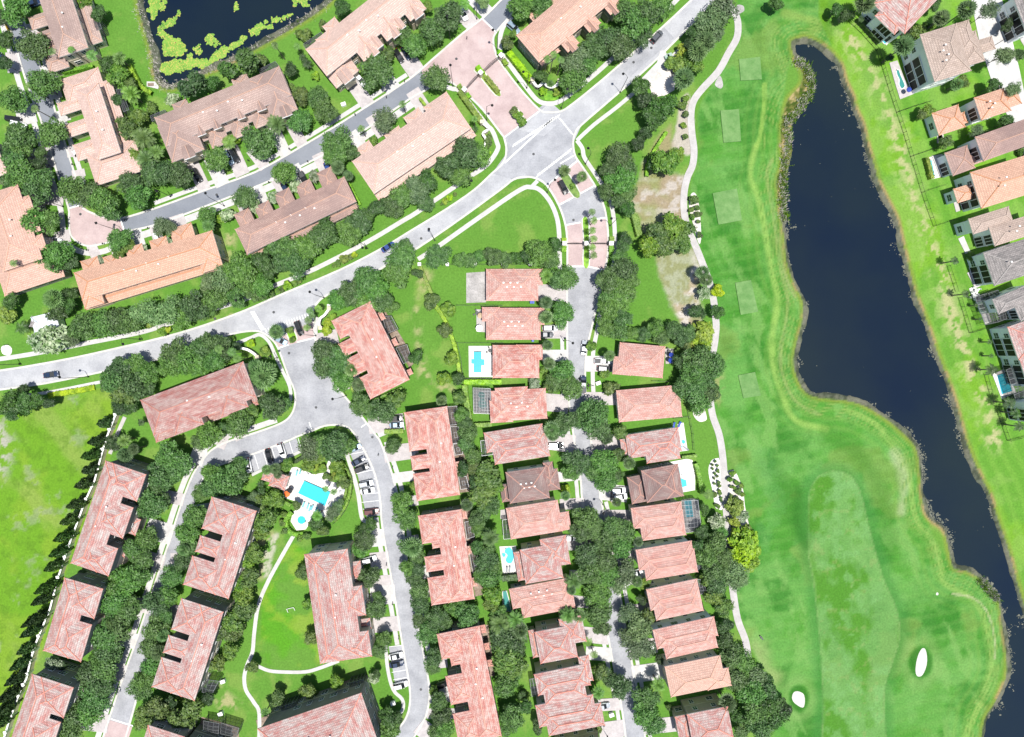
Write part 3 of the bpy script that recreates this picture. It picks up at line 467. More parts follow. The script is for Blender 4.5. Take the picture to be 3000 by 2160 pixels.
structure(area_mb(sm([(2326,2028),(2340,2026),(2354,2034),(2358,2052),(2354,2072),(2342,2070),(2326,2058),(2320,2044)],4,True), .03), 'bunker', M['sand'])
structure(area_mb(sm([(2700,1901),(2711,1903),(2716,1930),(2712,1958),(2700,1980),(2686,1980),(2682,1960),(2688,1925)],4,True), .03), 'bunker', M['sand'])
structure(area_mb(sm([(2744,1736),(2749,1738),(2748,1744),(2742,1743)],3,True), .03), 'bunker', M['sand'])
structure(area_mb(sm([(2085,1349),(2100,1343),(2108,1350),(2114,1420),(2118,1488),(2104,1492),(2094,1482),(2088,1440),(2078,1400),(2076,1370)],3,True), .03), 'garden_bed', M['deck'])
structure(area_mb(sm([(2130,1385),(2142,1377),(2154,1382),(2168,1410),(2178,1440),(2182,1480),(2190,1520),(2192,1540),(2170,1552),(2160,1560),(2145,1540),(2136,1480),(2132,1430)],3,True), .03), 'garden_bed', M['bed'])
structure(area_mb(sm([(2024,570),(2036,566),(2046,590),(2052,640),(2054,700),(2046,712),(2026,640),(2018,600)],3,True), .03), 'garden_bed', M['bed'])
structure(area_mb(sm([(2030,1200),(2060,1195),(2070,1220),(2068,1232),(2050,1236),(2034,1222)],3,True), .03), 'garden_bed', M['bed'])
structure(area_mb([(1366,800),(1424,796),(1424,886),(1366,888)], .03), 'bare_yard', M['soil'])
for nm, pts, w_ in (('planted_island',[(1396,200),(1408,214),(1459,275)],22),('planted_island',[(1506,324),(1532,361)],22),('planted_island',[(1645,503),(1690,572)],26),('planted_island',[(1714,642),(1718,700),(1717,778)],21),('planted_island',[(848,966),(862,998)],24)):
    P0 = offs(pts, w_/2)+offs(pts, -w_/2)[::-1]; structure(area_mb(sm(P0,3,True), .17, 0), nm, M['conc2']); P1 = offs(pts, w_/2-3.5)+offs(pts, 3.5-w_/2)[::-1]; structure(area_mb(sm(P1,3,True), .2, .1), 'island_lawn', L_['h'])
structure(area_mb([(a[0], a[1]) for a in [(1583,268),(1620,278),(1650,262),(1662,280),(1630,294),(1598,294)]], .04), 'garden_bed', L_['h'])
structure(area_mb(sm([(5,1017),(22,1011),(35,1020),(34,1036),(24,1042),(8,1036)],3,True), .14, 0), 'flag_circle_paving', M['deck'])

for q in ([(1310,1192),(1340,1190),(1380,1440),(1348,1444)],[(1352,1494),(1376,1492),(1418,1742),(1392,1748)],[(1406,1834),(1430,1830),(1450,1980),(1424,1984)],[(1086,884),(1110,880),(1190,1010),(1216,1060),(1200,1080)],[(2575,20),(2600,0),(2700,100),(2660,130)],[(1026,1990),(1070,1990),(1062,2022),(755,2132),(750,2110)],[(590,2100),(700,2130),(700,2180),(580,2180)]):
    structure(area_mb(q, .05), 'patio_paving', M['mulch'])
# ---------------- buildings ----------------
PITCH = .40
def hip(rf, c, ze, pitch=PITCH, capm=1):
    """hipped roof over the four world corners c (counter-clockwise)"""
    c = [Vector((p[0], p[1], 0)) for p in c]; L = (c[1]-c[0]).length; Wd = (c[3]-c[0]).length
    if L < Wd: c = c[1:]+c[:1]; L, Wd = Wd, L
    ex = (c[1]-c[0]).normalized(); ey = (c[3]-c[0]).normalized(); zr = ze + pitch*Wd/2; h = Wd/2
    r0 = c[0]+ex*h+ey*h; r1 = c[1]-ex*h+ey*h; z = lambda p, q: (p.x, p.y, q); sl = math.hypot(1, pitch)
    u = lambda p, e, o: (p-o).dot(e)
    for a, b, rb, ra, e, nrm in ((c[0], c[1], r1, r0, ex, ey), (c[2], c[3], r0, r1, -ex, -ey)):
        rf.face([z(a,ze), z(b,ze), z(rb,zr), z(ra,zr)], 0, [(0,0), (L,0), (u(rb,e,a), h*sl), (u(ra,e,a), h*sl)])
    for a, b, r, e in ((c[1], c[2], r1, ey), (c[3], c[0], r0, -ey)):
        rf.face([z(a,ze), z(b,ze), z(r,zr)], 0, [(0,0), (Wd,0), (u(r,e,a), h*sl)])
    for i in range(4):
        a, b = c[i], c[(i+1) % 4]; rf.face([z(a,ze-.22), z(b,ze-.22), z(b,ze), z(a,ze)], 2)
    rf.face([z(p, ze-.22) for p in c[::-1]], 2)
    for a, b in ((z(c[0],ze), z(r0,zr)), (z(c[3],ze), z(r0,zr)), (z(c[1],ze), z(r1,zr)), (z(c[2],ze), z(r1,zr)), (z(r0,zr), z(r1,zr))):
        if (Vector(a)-Vector(b)).length > .5: rf.tube(a, b, .16, .16, 4, capm)
def in_poly(p, poly): 
    n = len(poly)
    return all((poly[(i+1)%n][0]-poly[i][0])*(p[1]-poly[i][1])-(poly[(i+1)%n][1]-poly[i][1])*(p[0]-poly[i][0]) > -1e-6 for i in range(n))
def house(label, O, U, L, W, ze, mt, wings=(), wall='tan', name='house', vents=0, group=None, garage=None, win=True, gables=()):
    """O: roof corner, U: a point the eave runs towards, L x W: size (photo pixels at eave height); wings: (u0, v0, u1, v1, eave)"""
    ux, uy = U[0]-O[0], U[1]-O[1]; d = math.hypot(ux, uy); ux /= d; uy /= d; vx, vy = -uy, ux
    rects = [(0, 0, L, W, ze)] + [tuple(w_) if len(w_) == 5 else tuple(w_)+(ze,) for w_ in wings]
    ctr = P(O[0]+ux*L/2+vx*W/2, O[1]+uy*L/2+vy*W/2, ze); base = Vector((ctr.x, ctr.y, 0))
    root = empty(name, base); tag(root, label, 'house' if name == 'house' else name.replace('_', ' '), group)
    rf = MB(); wl = MB(); polys = []
    for k, (u0, v0, u1, v1, z) in enumerate(rects):
        z = z - .004*k
        q = [P(O[0]+ux*u+vx*v, O[1]+uy*u+vy*v, z) - base for u, v in ((u0,v0),(u0,v1),(u1,v1),(u1,v0))]
        ar = sum(q[i].x*q[(i+1)%4].y-q[(i+1)%4].x*q[i].y for i in range(4))
        if ar < 0: q = q[::-1]
        hip(rf, q, z); cx = sum(p.x for p in q)/4; cy = sum(p.y for p in q)/4
        ins = []
        for i in range(4):
            a, b, pz = q[i], q[(i+1)%4], q[i-1]; e1 = (b-a); e1.z = 0; e1.normalize(); e0 = (pz-a); e0.z = 0; e0.normalize()
            p = a+e1*(.55+.003*k)+e0*(.55+.003*k); ins.append((p.x, p.y))
        polys.append((ins, z)); 
        for i in range(4):
            a, b = ins[i], ins[(i+1)%4]; l = math.hypot(b[0]-a[0], b[1]-a[1]); wl.face([(a[0],a[1],0),(b[0],b[1],0),(b[0],b[1],z-.2),(a[0],a[1],z-.2)], 0, [(0,0),(l,0),(l,z),(0,z)])
            if z > 5: 
                n_ = Vector((b[1]-a[1], a[0]-b[0], 0)).normalized()*.05
                wl.face([(a[0]+n_.x,a[1]+n_.y,2.95),(b[0]+n_.x,b[1]+n_.y,2.95),(b[0]+n_.x,b[1]+n_.y,3.2),(a[0]+n_.x,a[1]+n_.y,3.2)], 1)
                wl.face([(a[0],a[1],3.2),(a[0]+n_.x,a[1]+n_.y,3.2),(b[0]+n_.x,b[1]+n_.y,3.2),(b[0],b[1],3.2)][::-1], 1)
    for gu, gh, vf, vb_, in gables:      # small front gables with a stucco face and a window
        zg = ze-.3; zt = zg+gh*S*.85; f_ = lambda u, v, z: P(O[0]+ux*u+vx*v, O[1]+uy*u+vy*v, z)-base
        a, b, t = f_(gu-gh, vf, zg), f_(gu+gh, vf, zg), f_(gu, vf, zt); a2, b2, t2 = f_(gu-gh, vb_, zg), f_(gu+gh, vb_, zg), f_(gu, vb_, zt); o_ = Vector((vx, -vy, 0))*.35
        rf.face([a+o_, t+o_, t2, a2], 0, [(0,0),(0,gh*S*1.3),(8,gh*S*1.3),(8,0)]); rf.face([b+o_, b2, t2, t+o_], 0, [(0,0),(8,0),(8,gh*S*1.3),(0,gh*S*1.3)]); rf.tube(t+o_, t2, .14, .14, 4, 1); rf.tube(a+o_, t+o_, .12, .12, 4, 2); rf.tube(b+o_, t+o_, .12, .12, 4, 2)
        wl.face([(a.x,a.y,2.5),(b.x,b.y,2.5),b,t,a], 1); wl.face([(a.x,a.y,2.5),a,a2,(a2.x,a2.y,2.5)], 0); wl.face([(b.x,b.y,2.5),(b2.x,b2.y,2.5),b2,b], 0)
    wl.build('wall', [M[wall], M['cream'] if wall != 'wstucco' else M['white']], root)
    roof_o = rf.build('roof', [M[mt], CAP[mt], M['taupe'] if wall == 'taupe' else M['white']], root)
    n = 0; wm = MB()
    for k, (ins, z) in enumerate(polys):
        if not win: break
        for i in range(4):
            a, b = Vector(ins[i]+(0,)), Vector(ins[(i+1)%4]+(0,)); l = (b-a).length; mid = (a+b)/2; nrm = Vector((b.y-a.y, a.x-b.x, 0)).normalized()
            wp = base+mid
            if l < 3 or nrm.dot(-wp) < 12: continue
            out = mid+nrm*.9
            for fl in range(max(1, int((z+.3)//3.1))):
                m_ = max(1, int(l//3.9))
                for j in range(m_):
                    c_ = a+(b-a)*((j+.5)/m_)+nrm*.03; t_ = c_+nrm*.9; hz = fl*3.1+1.65
                    if hz+.8 > z-.3: continue
                    if any(in_poly((t_.x, t_.y), pp) and zz_ > hz-.5 for q_, (pp, zz_) in enumerate(polys) if q_ != k): continue
                    if n >= 26: continue
                    ww = .75 if (j+fl) % 3 else 1.1; ang = math.atan2(b.y-a.y, b.x-a.x); wb = MB(); pb = MB(); pb = MB()
                    wb.box(0,0,0,ww*2,.10,1.5,0,0); pb.box(0,-.06,0,ww*2-.24,.06,1.26,0,0); wb.box(0,-.1,0,.06,.04,1.26,0,0); wb.box(0,-.1,0,ww*2-.24,.04,.06,0,0)
                    o = wb.build('window', M['white'], root, (c_.x, c_.y, hz)); o.rotation_euler = (0,0,ang); n += 1; pb.build('pane', M['glass'], o)
    if wall == 'wstucco' and name == 'villa':
        for k, (ins, z) in enumerate(polys[:2]):
            i = max(range(4), key=lambda i: (lambda a, b: ((b[1]-a[1])*-1+(a[0]-b[0])*-.2)/math.hypot(b[0]-a[0], b[1]-a[1]))(ins[i], ins[(i+1)%4])); a, b = Vector(ins[i]+(0,)), Vector(ins[(i+1)%4]+(0,)); l = (b-a).length; d_ = (b-a)/l; nrm = Vector((d_.y, -d_.x, 0)); an = math.atan2(d_.y, d_.x)
            if l < 4: continue
            for fl in range(max(1, int((z+.3)//3.1))):
                c_ = a+d_*l*.64+nrm*.10; g_ = MB(); wdt = l*.6; g_.box(0,0,0,wdt,.16,2.5,0,0)
                for q_ in range(4): g_.box(-wdt/2+wdt*q_/3, -.1, 0, .14, .08, 2.6, 0, 1)
                g_.box(0,-.1,1.28,wdt+.2,.1,.14,0,1); g_.box(0,-.1,-1.28,wdt+.2,.1,.14,0,1); o = g_.build('lanai_screen', [M['black'], M['white']], root, (c_.x, c_.y, fl*3.1+1.45)); o.rotation_euler = (0,0,an)
    if garage:
        for gx, gy, ga in garage:
            p = P(gx, gy, 0)-base; g_ = MB(); g_.box(0,0,1.15,4.6,.12,2.3,0,0); [g_.box(0,-.08,.3+.5*t,4.5,.04,.05,0,1) for t in range(4)]
            o = g_.build('garage_door', [M['garage'], M['dark']], root, (p.x, p.y, 0)); o.rotation_euler = (0,0,math.radians(ga))
    # roof vents near the ridge
    hw = W/2; 
    for j in range(vents):
        u = L*(.3+.4*(j+.5)/vents); v = hw+(6 if j % 2 else -6); zr = ze+PITCH*(hw-6)*S*(1-ze/H)
        q = P(O[0]+ux*u+vx*v, O[1]+uy*u+vy*v, zr)-base; vb = MB(); vb.box(0,0,.10,.4,.3,.24); vb.box(0,0,.24,.5,.4,.05); vb.build('vent', M['white'], roof_o, (q.x, q.y, q.z))
    return root
TH = 'townhouse_block'
house('brown roofed townhouse block at the top left, beside the pond lawn',(196,-50),(259,140),200,92,6.6,'brown',[(0,-46,196,-6,3.2),(112,60,150,128,3.2),(150,50,190,122,3.2),(192,70,236,132,3.2),(60,60,100,140,3.4)],'cream',TH,2)
house('pale pink townhouse block south of the topmost left one, curved garages to the street',(288,243),(356,450),214,72,6.6,'pale',[(-44,-14,40,105,3.4),(0,-38,196,-4,3.3),(20,55,58,134,3.3),(86,52,126,132,3.3),(150,52,200,128,3.3),(190,-50,285,100,3.6)],'cream',TH,3)
house('large mauve brown townhouse block below the lily pond, three front gables',(452,345),(818,194),396,92,6.4,'brown',[(-2,30,100,142,5.6),(316,20,398,138,5.6),(96,80,322,120,3.4),(122,86,178,150,3.5),(194,86,248,148,3.5),(262,84,316,144,3.5),(62,-16,108,30,4.2),(250,-18,300,30,4.2),(300,8,340,60,7.0)],'cream',TH,4,None,[(790,345,22),(668,398,22),(735,372,22)],True,[(110,13,98,70),(160,12,98,70),(236,12,98,70),(300,14,98,70),(52,18,146,110),(362,16,142,110)])
house('long pale beige townhouse block at the top centre with gabled bay windows',(895,145),(1058,16),350,100,6.4,'pale',[(0,0,86,146,4.0),(112,40,178,134,6.2),(202,40,268,130,6.2),(292,40,352,126,6.2),(80,-22,126,30,4.2),(40,-4,90,60,6.6)],'tan',TH,4,None,[(1014,232,-52)],True,[(44,18,150,110),(150,16,138,90),(176,12,128,90),(238,16,134,90),(262,12,126,90),(322,16,130,90)])
house('salmon townhouse block northeast of the iron gate, facing the main road corner',(1512,104),(1709,-61),330,104,6.2,'salm',[(0,20,70,118,4.2),(64,-24,112,40,3.6),(128,-30,180,40,3.6),(190,-30,240,40,3.6),(84,60,128,136,5.6),(170,60,214,132,5.6),(250,60,296,132,5.6)],'taupe',TH,2,None,None,True,[(106,12,142,110),(192,12,138,100),(272,12,138,100)])
house('pink townhouse block southwest of the iron gate, along the main road trees',(1031,473),(1316,280),344,116,6.2,'pale',[(0,100,344,142,3.4),(24,-24,76,40,3.6),(120,-10,172,50,3.6),(196,-22,250,40,3.6),(262,-14,344,128,4.2),(0,30,50,128,3.8)],'cream',TH,3)
house('sooty mauve townhouse block with five little garage roofs, by main road oaks',(688,672),(1009,517),356,82,6.6,'mauve',[(14,78,352,108,3.3),(16,-40,64,24,3.4),(78,-34,126,20,3.4),(146,-42,196,20,3.4),(212,-38,262,20,3.4),(284,-44,334,20,3.4),(0,0,36,84,5.8)],'cream',TH,6)
house('orange tiled townhouse block south of the paved turning circle',(216,799),(621,675),424,86,6.6,'orng',[(4,80,420,116,3.4),(28,-26,80,30,3.5),(94,-18,146,30,3.5),(164,-24,216,30,3.5),(238,-24,290,30,3.5),(304,-40,372,40,3.5),(0,0,60,112,5.6),(360,0,424,112,5.6)],'cream',TH,5)
house('pale orange townhouse block at the left edge, west of the turning circle',(52,540),(142,810),230,120,6.4,'salm',[(196,-46,300,140,3.8),(40,-22,84,40,6.0),(104,-22,150,40,6.0),(160,-22,206,40,6.0)],'taupe',TH,2)
house('partly cut pink roofed house at the left edge above the big oak cluster',(-20,405),(30,520),110,70,6.0,'pale',[],'cream','house',0)
LH = 'apartment_block'
house('rust red three storey block south of main road, north end of estate loop',(411,1172),(713,1059),322,112,8.4,'pinkd',[(0,92,322,134,3.6),(60,40,150,132,8.2),(206,40,290,130,8.2)],'cream',LH,2)
house('salmon and white mottled block east of the estate gate, screened lanais behind',(1085,883),(1200,1113),257,100,6.6,'red',[(0,30,60,128,6.4),(70,80,112,140,5.6),(120,70,176,142,5.8),(186,40,257,128,6.5),(40,-18,66,4,3.2),(128,-18,150,4,3.2),(228,-18,246,4,3.2)],'taupe',LH,2)
house('mottled salmon block on the loop road, northernmost of three in its row',(1310,1190),(1348,1450),263,78,6.6,'red',[(0,50,116,128,6.4),(130,50,172,128,6.4),(182,50,263,128,6.5),(165,-14,190,4,3.2)],'taupe',LH,2)
house('mottled salmon block on the loop road, middle one of three in its row',(1351,1492),(1391,1755),266,78,6.6,'red',[(0,50,84,128,6.4),(84,50,102,100,6.3),(122,50,168,128,6.4),(184,50,266,128,6.5),(0,-14,30,4,3.2),(110,-14,136,4,3.2),(204,-14,230,4,3.2)],'taupe',LH,2)
house('mottled salmon block on the loop road, southernmost of three in its row',(1405,1833),(1468,2147),330,78,6.8,'red',[(0,50,76,128,6.6),(76,50,100,104,6.5),(126,50,212,128,6.6),(238,50,330,128,6.7),(0,-16,24,4,3.2),(54,-16,74,4,3.2),(104,-16,124,4,3.2)],'taupe',LH,3)
house('salmon tiled block between the oval lawn and the loop road',(1018,1608),(1064,1924),322,118,8.8,'redb',[(-2,70,322,128,8.8),(40,-32,96,10,4.2),(112,-26,200,50,8.2),(210,-36,240,20,4.2),(246,-26,322,60,8.4)],'cream',LH,2)
house('small red tiled pool cabana beside the community pool',(800,1381),(847,1396),50,44,3.2,'redb',[(-26,6,8,34,3.0)],'cream','cabana',0)
house('red and grey block west of the community pool',(752,1497),(670,1755),271,74,9.0,'redb',[(0,40,98,138,9.0),(118,60,168,136,8.6),(182,40,271,140,9.0)],'taupe',LH,2)
house('red and grey block south of the one beside the community pool',(655,1793),(570,2054),274,74,9.0,'redb',[(0,40,96,130,9.0),(114,50,168,132,8.6),(182,40,274,132,9.0)],'taupe',LH,2)
house('wide red and grey three storey block at the bottom, balconies facing the lawn',(755,2135),(1058,2030),321,170,9.8,'redb',[(180,60,300,190,9.6)],'taupe',LH,2)
house('partly cut red roofed block at the bottom edge behind dark pool cages',(434,2124),(493,2143),112,80,9.2,'redb',[(110,20,230,100,9.2)],'taupe',LH,0)
house('long red block beside the white field wall, northernmost of three',(387,1376),(284,1677),318,82,9.2,'redb',[(0,-44,84,60,9.2),(104,-40,200,60,9.0),(232,-36,318,60,9.2),(40,-64,76,-30,4.6),(130,-72,180,-30,4.4),(212,-62,250,-20,4.4)],'taupe',LH,2)
house('red block beside the white field wall, middle of three',(264,1714),(202,1926),224,78,9.2,'redb',[(0,-40,92,50,9.2),(110,-38,224,50,9.2)],'taupe',LH,0)
house('red block beside the white field wall, at the bottom left corner',(178,2002),(111,2207),260,88,9.2,'redb',[(0,-40,94,60,9.2),(108,-36,260,60,9.2)],'taupe',LH,0)
house('white metal roofed building behind palms near the left edge',(90,930),(190,905),74,46,3.4,'wroof',[],'white','pavilion',0,None,None,False)
house('small dark grey gazebo roof below the white metal roof',(94,926),(140,938),42,32,3.2,'grey',[],'cream','gazebo',0,None,None,False)
# estate street, west side
house('pink house north end of the street beside the grey bare yard',(1424,788),(1580,788),153,94,3.6,'pinkp',[(80,0,166,48,3.6)],'tan','house',6)
house('pink house with round white umbrella on its patio',(1424,902),(1580,902),160,94,3.6,'pinkp',[(-12,-2,40,40,3.6),(100,0,171,50,3.6)],'tan','house',6)
house('mottled red house beside the rectangular blue pool',(1443,1011),(1590,1011),137,97,3.6,'red',[(70,-1,147,44,3.6)],'tan','house',0)
house('red house with the small screened round pool on its left',(1438,1146),(1598,1137),161,90,3.8,'red',[(12,-8,108,40,3.8),(-6,28,60,94,3.6)],'tan','house',4)
house('mauve pink house south of the screened round pool',(1417,1268),(1588,1241),174,60,4.4,'redb',[(18,20,182,98,4.4)],'cream','house',0)
house('sooty dark red house with a white upper wall on its north side',(1481,1384),(1600,1367),118,93,6.6,'dkred',[(112,-12,140,60,5.4),(100,10,152,72,5.2),(-22,34,4,86,3.2)],'wstucco','house',6)
house('pink house with small screened porch, south of the sooty dark one',(1482,1489),(1631,1465),154,93,6.0,'pinkp',[(110,38,180,92,5.6)],'cream','house',0)
house('mottled pink house beside the freeform pool with sunbeds',(1523,1611),(1599,1598),112,102,6.6,'redb',[(62,-20,140,66,6.2),(-20,4,4,90,3.2)],'cream','house',0)
house('pink house beside the narrow green pool',(1491,1726),(1642,1697),182,60,4.4,'pinkp',[(24,20,182,92,4.4)],'cream','house',6)
house('pink two storey house third from the bottom on the street west side',(1566,1852),(1674,1832),112,95,6.8,'redb',[(76,-24,145,54,6.2),(-18,-8,6,74,3.2)],'tan','house',0)
house('mottled red house second from the bottom on the street west side',(1564,1976),(1712,1946),158,64,6.8,'redb',[(16,26,140,94,6.8),(136,-24,168,52,6.4)],'cream','house',0)
house('mottled red house at the bottom of the street west side',(1568,2067),(1728,2036),172,66,6.8,'redb',[(22,28,190,96,6.8)],'cream','house',0)
house('partly cut house at the bottom edge, west of the street',(1625,2190),(1765,2165),140,60,6.8,'pinkp',[],'tan','house',0)
# east side
house('pink house with two blue umbrellas, north end of the street east side',(1816,1003),(1950,1015),134,94,4.0,'pinkp',[(-14,42,40,95,4.0)],'cream','house',0)
house('pink house with a white terrace and three black umbrellas',(1805,1144),(1963,1130),164,94,4.0,'pinkp',[(100,20,186,94,4.0)],'wstucco','house',0)
house('pink house with turquoise spa and blue sunbeds behind',(1832,1275),(1986,1252),157,70,4.4,'redb',[(50,10,150,92,4.4),(-18,10,10,60,3.2)],'wstucco','house',0)
house('sooty dark red house beside the L shaped pool',(1878,1379),(1975,1361),104,96,6.6,'dkred',[(-44,12,10,92,4.2),(60,0,110,96,6.5)],'taupe','house',0)
house('pink house joined to the curved pool cage',(1848,1489),(1994,1469),149,62,5.6,'pinkp',[(20,24,150,100,5.6)],'cream','house',0)
house('pink house with plain grey screen cage behind, below the curved cage',(1862,1611),(2025,1584),166,62,5.8,'pinkp',[(16,24,170,94,5.8)],'wstucco','house',0)
house('pink house fifth from the bottom, potted shrubs along its north wall',(1893,1727),(2034,1697),152,64,6.2,'pinkp',[(10,26,152,96,6.2)],'cream','house',0)
house('pink house third from the bottom, street east side',(1912,1846),(2090,1806),184,58,6.6,'pinkp',[(20,20,176,92,6.6)],'wstucco','house',0)
house('plain salmon orange house second from the bottom, street east side',(1947,1953),(2099,1922),166,92,7.0,'salm',[(110,40,182,94,7.0)],'cream','house',0)
house('mottled red house at the bottom, street east side',(2012,2093),(2125,2071),122,92,7.2,'redb',[(-36,0,8,78,5.0)],'tan','house',0)
# lakeside villas
def villa(label, *a, **k): return house(label, *a, **k)
house('red roofed lakeside villa at the top, behind the narrow lap pool',(2650,100),(2562,16),130,178,6.6,'redb',[(20,-22,100,10,6.2)],'wstucco','villa',0)
house('large beige roofed lakeside villa with dark two level lanai',(2738,241),(2695,102),146,112,8.6,'beige',[(16,90,110,160,6.2),(40,120,80,200,4.2),(60,100,146,150,7.4)],'wstucco','villa',4)
house('orange roofed lakeside villa just below the large beige one',(2875,353),(2853,286),70,92,6.8,'orng',[(10,60,62,128,6.0),(-4,-132,66,-50,3.6),(6,-60,40,-40,3.2)],'wstucco','villa',3)
house('mauve brown lakeside villa with slim pool and yellow hedge',(2882,473),(2856,401),76,190,6.8,'mauve',[(-10,-100,62,-30,3.8),(0,-40,34,0,3.6)],'wstucco','villa',0)
house('orange lakeside villa with a plain white rear wall',(2875,612),(2842,505),112,180,6.4,'orng',[(36,-62,80,-6,4.2)],'wstucco','villa',2)
house('grey beige lakeside villa with two rear wings',(2914,722),(2897,668),58,160,6.2,'beige',[(52,-50,100,74,5.8)],'wstucco','villa',2)
house('dark grey roofed lakeside villa with white patio furniture',(2913,838),(2881,744),102,150,6.4,'grey',[],'wstucco','villa',1)
house('grey roofed lakeside villa with long screened terrace',(2990,942),(2968,890),54,120,6.0,'grey',[(44,-52,92,80,6.2)],'wstucco','villa',0)
house('pink roofed lakeside villa beside three young palms',(2984,1055),(2951,960),102,100,6.4,'redb',[],'wstucco','villa',0)
house('pink roofed lakeside villa at the right edge behind the big pool cage',(3014,1140),(2990,1064),110,100,6.4,'redb',[],'wstucco','villa',0)
house('white walled house at the top right corner',(3010,100),(2975,10),120,80,6.4,'grey',[],'wstucco','villa',0)
house('white walled villa at the right edge south of the big pool cage',(3016,1245),(3000,1180),70,80,6.4,'grey',[],'wstucco','villa',0)

# ---------------- pools, terraces, cages ----------------
def terrace(pts, label, mt='deck', z=.16): return tag(area_mb(pts, z, 0).build('pool_terrace', M[mt]), label, 'terrace')
def pool(pts, label, mt='pool', z=.2, rim=2.0, smooth=0):
    pts = sm(pts, smooth, True) if smooth else pts; r = empty('swimming_pool', P(sum(p[0] for p in pts)/len(pts), sum(p[1] for p in pts)/len(pts))); tag(r, label, 'pool')
    n = len(pts); cx = sum(p[0] for p in pts)/n; cy = sum(p[1] for p in pts)/n
    ext = ribbon_mb(list(pts)+[pts[0], pts[1]], rim, z+.05, 0); rel(ext, r).build('coping', M['deck'], r)
    wm = area_mb(pts, z); rel(wm, r).build('water_surface', M[mt], r); return r
def cage(pts, label, h=3.2, nx=5, ny=4, wall=True):
    """screened enclosure over a quadrilateral (photo pixels at roof height)"""
    q = [P(x, y, h) for x, y in pts]; r = empty('pool_cage', Vector((sum(p.x for p in q)/4, sum(p.y for p in q)/4, 0))); tag(r, label, 'pool cage')
    fr = MB(); sc = MB(); L = lambda a, b, t: a+(b-a)*t
    arch = lambda s_, t_: Vector((0,0,.5*math.sin(math.pi*s_)*math.sin(math.pi*t_)))
    pt = lambda s_, t_: L(L(q[0], q[1], s_), L(q[3], q[2], s_), t_)+arch(s_, t_)
    for i in range(nx+1):
        for j in range(ny): fr.tube(pt(i/nx, j/ny), pt(i/nx, (j+1)/ny), .06, .06, 4)
    for j in range(ny+1):
        for i in range(nx): fr.tube(pt(i/nx, j/ny), pt((i+1)/nx, j/ny), .06, .06, 4)
    for i in range(nx):
        for j in range(ny): sc.face([pt(i/nx,j/ny)+Vector((0,0,.07)), pt((i+1)/nx,j/ny)+Vector((0,0,.07)), pt((i+1)/nx,(j+1)/ny)+Vector((0,0,.07)), pt(i/nx,(j+1)/ny)+Vector((0,0,.07))])
    for k in range(4):
        a, b = q[k], q[(k+1)%4]; m_ = 4
        for i in range(m_): p = L(a, b, i/m_); fr.tube((p.x,p.y,0), p, .05, .05, 4)
        if wall: sc.face([(a.x,a.y,0),(b.x,b.y,0),(b.x,b.y,h),(a.x,a.y,h)])
    rel(fr, r).build('frame', M['alu'], r); rel(sc, r).build('screen', M['screen'], r); return r
T = terrace
T([(1373,1014),(1443,1014),(1445,1105),(1374,1105)],'white stone terrace round the rectangular blue pool')
pool([(1387,1030),(1411,1030),(1411,1052),(1420,1053),(1420,1071),(1411,1071),(1411,1092),(1387,1092),(1387,1066),(1380,1066),(1380,1052),(1387,1052)],'rectangular blue pool with side steps beside mottled red house','pool2')
T([(1388,1140),(1440,1140),(1440,1212),(1388,1212)],'grey terrace under the small pool cage','conc'); pool([(1404,1149),(1414,1148),(1422,1156),(1420,1168),(1426,1182),(1424,1194),(1413,1199),(1402,1192),(1400,1180),(1406,1168),(1399,1158)],'figure eight pool inside the small cage','pool3',.2,1.6,3)
cage([(1386,1137),(1436,1139),(1437,1213),(1388,1211)],'small square pool cage over the figure eight pool',3.0,6,8)
T([(1396,907),(1424,907),(1424,974),(1396,972)],'pinkish patio carrying the round white umbrella','paver2')
cage([(1408,1292),(1440,1288),(1444,1332),(1412,1336)],'small dark screened porch at west wall of mauve pink house',3.0,3,4)
T([(1463,1601),(1512,1599),(1516,1678),(1474,1684)],'white terrace round the freeform pool','deck'); pool([(1480,1608),(1492,1602),(1502,1612),(1506,1630),(1500,1648),(1488,1650),(1480,1640),(1486,1626),(1478,1618)],'freeform turquoise pool beside mottled pink house','pool',.2,1.6,3); pool([(1470,1622),(1476,1618),(1482,1623),(1480,1630),(1473,1631)],'tiny round spa beside the freeform pool','pool',.28,1.4,3)
pool([(1472,1732),(1484,1730),(1492,1760),(1498,1792),(1482,1790),(1474,1768)],'narrow green pool beside the pink house','pool3')
T([(1466,1494),(1482,1492),(1485,1522),(1466,1520)],'little pink patio west of the pink house','paver2')
cage([(1472,1524),(1490,1521),(1497,1578),(1476,1580)],'narrow screened porch beside the pink house lawn',3.0,2,4)
cage([(1552,1990),(1568,1988),(1580,2036),(1558,2040)],'narrow screened porch west of the second lowest red house',3.0,2,4)
T([(1948,1022),(1973,1022),(1972,1066),(1950,1066)],'brown paved patio with two blue umbrellas','paver2'); T([(1962,1129),(1987,1131),(1986,1180),(1992,1206),(1984,1206),(1980,1182),(1966,1178)],'white terrace with three black umbrellas')
T([(1984,1243),(2002,1238),(2014,1320),(1984,1324)],'pale terrace with the turquoise spa'); pool([(1984,1300),(1992,1302),(1998,1308),(1994,1314),(1984,1316)],'freeform turquoise pool half hidden by the roof','pool',.2,1.4,3); pool([(1996,1290),(2002,1288),(2007,1293),(2004,1300),(1997,1299)],'round turquoise spa on the pale terrace','pool',.3,1.4,3)
T([(1960,1354),(2012,1344),(2028,1348),(2036,1380),(2036,1436),(1990,1444)],'large white terrace round the L shaped pool'); pool([(1982,1372),(1990,1370),(1994,1400),(2010,1406),(2012,1424),(1990,1430)],'L shaped turquoise pool on the large white terrace')
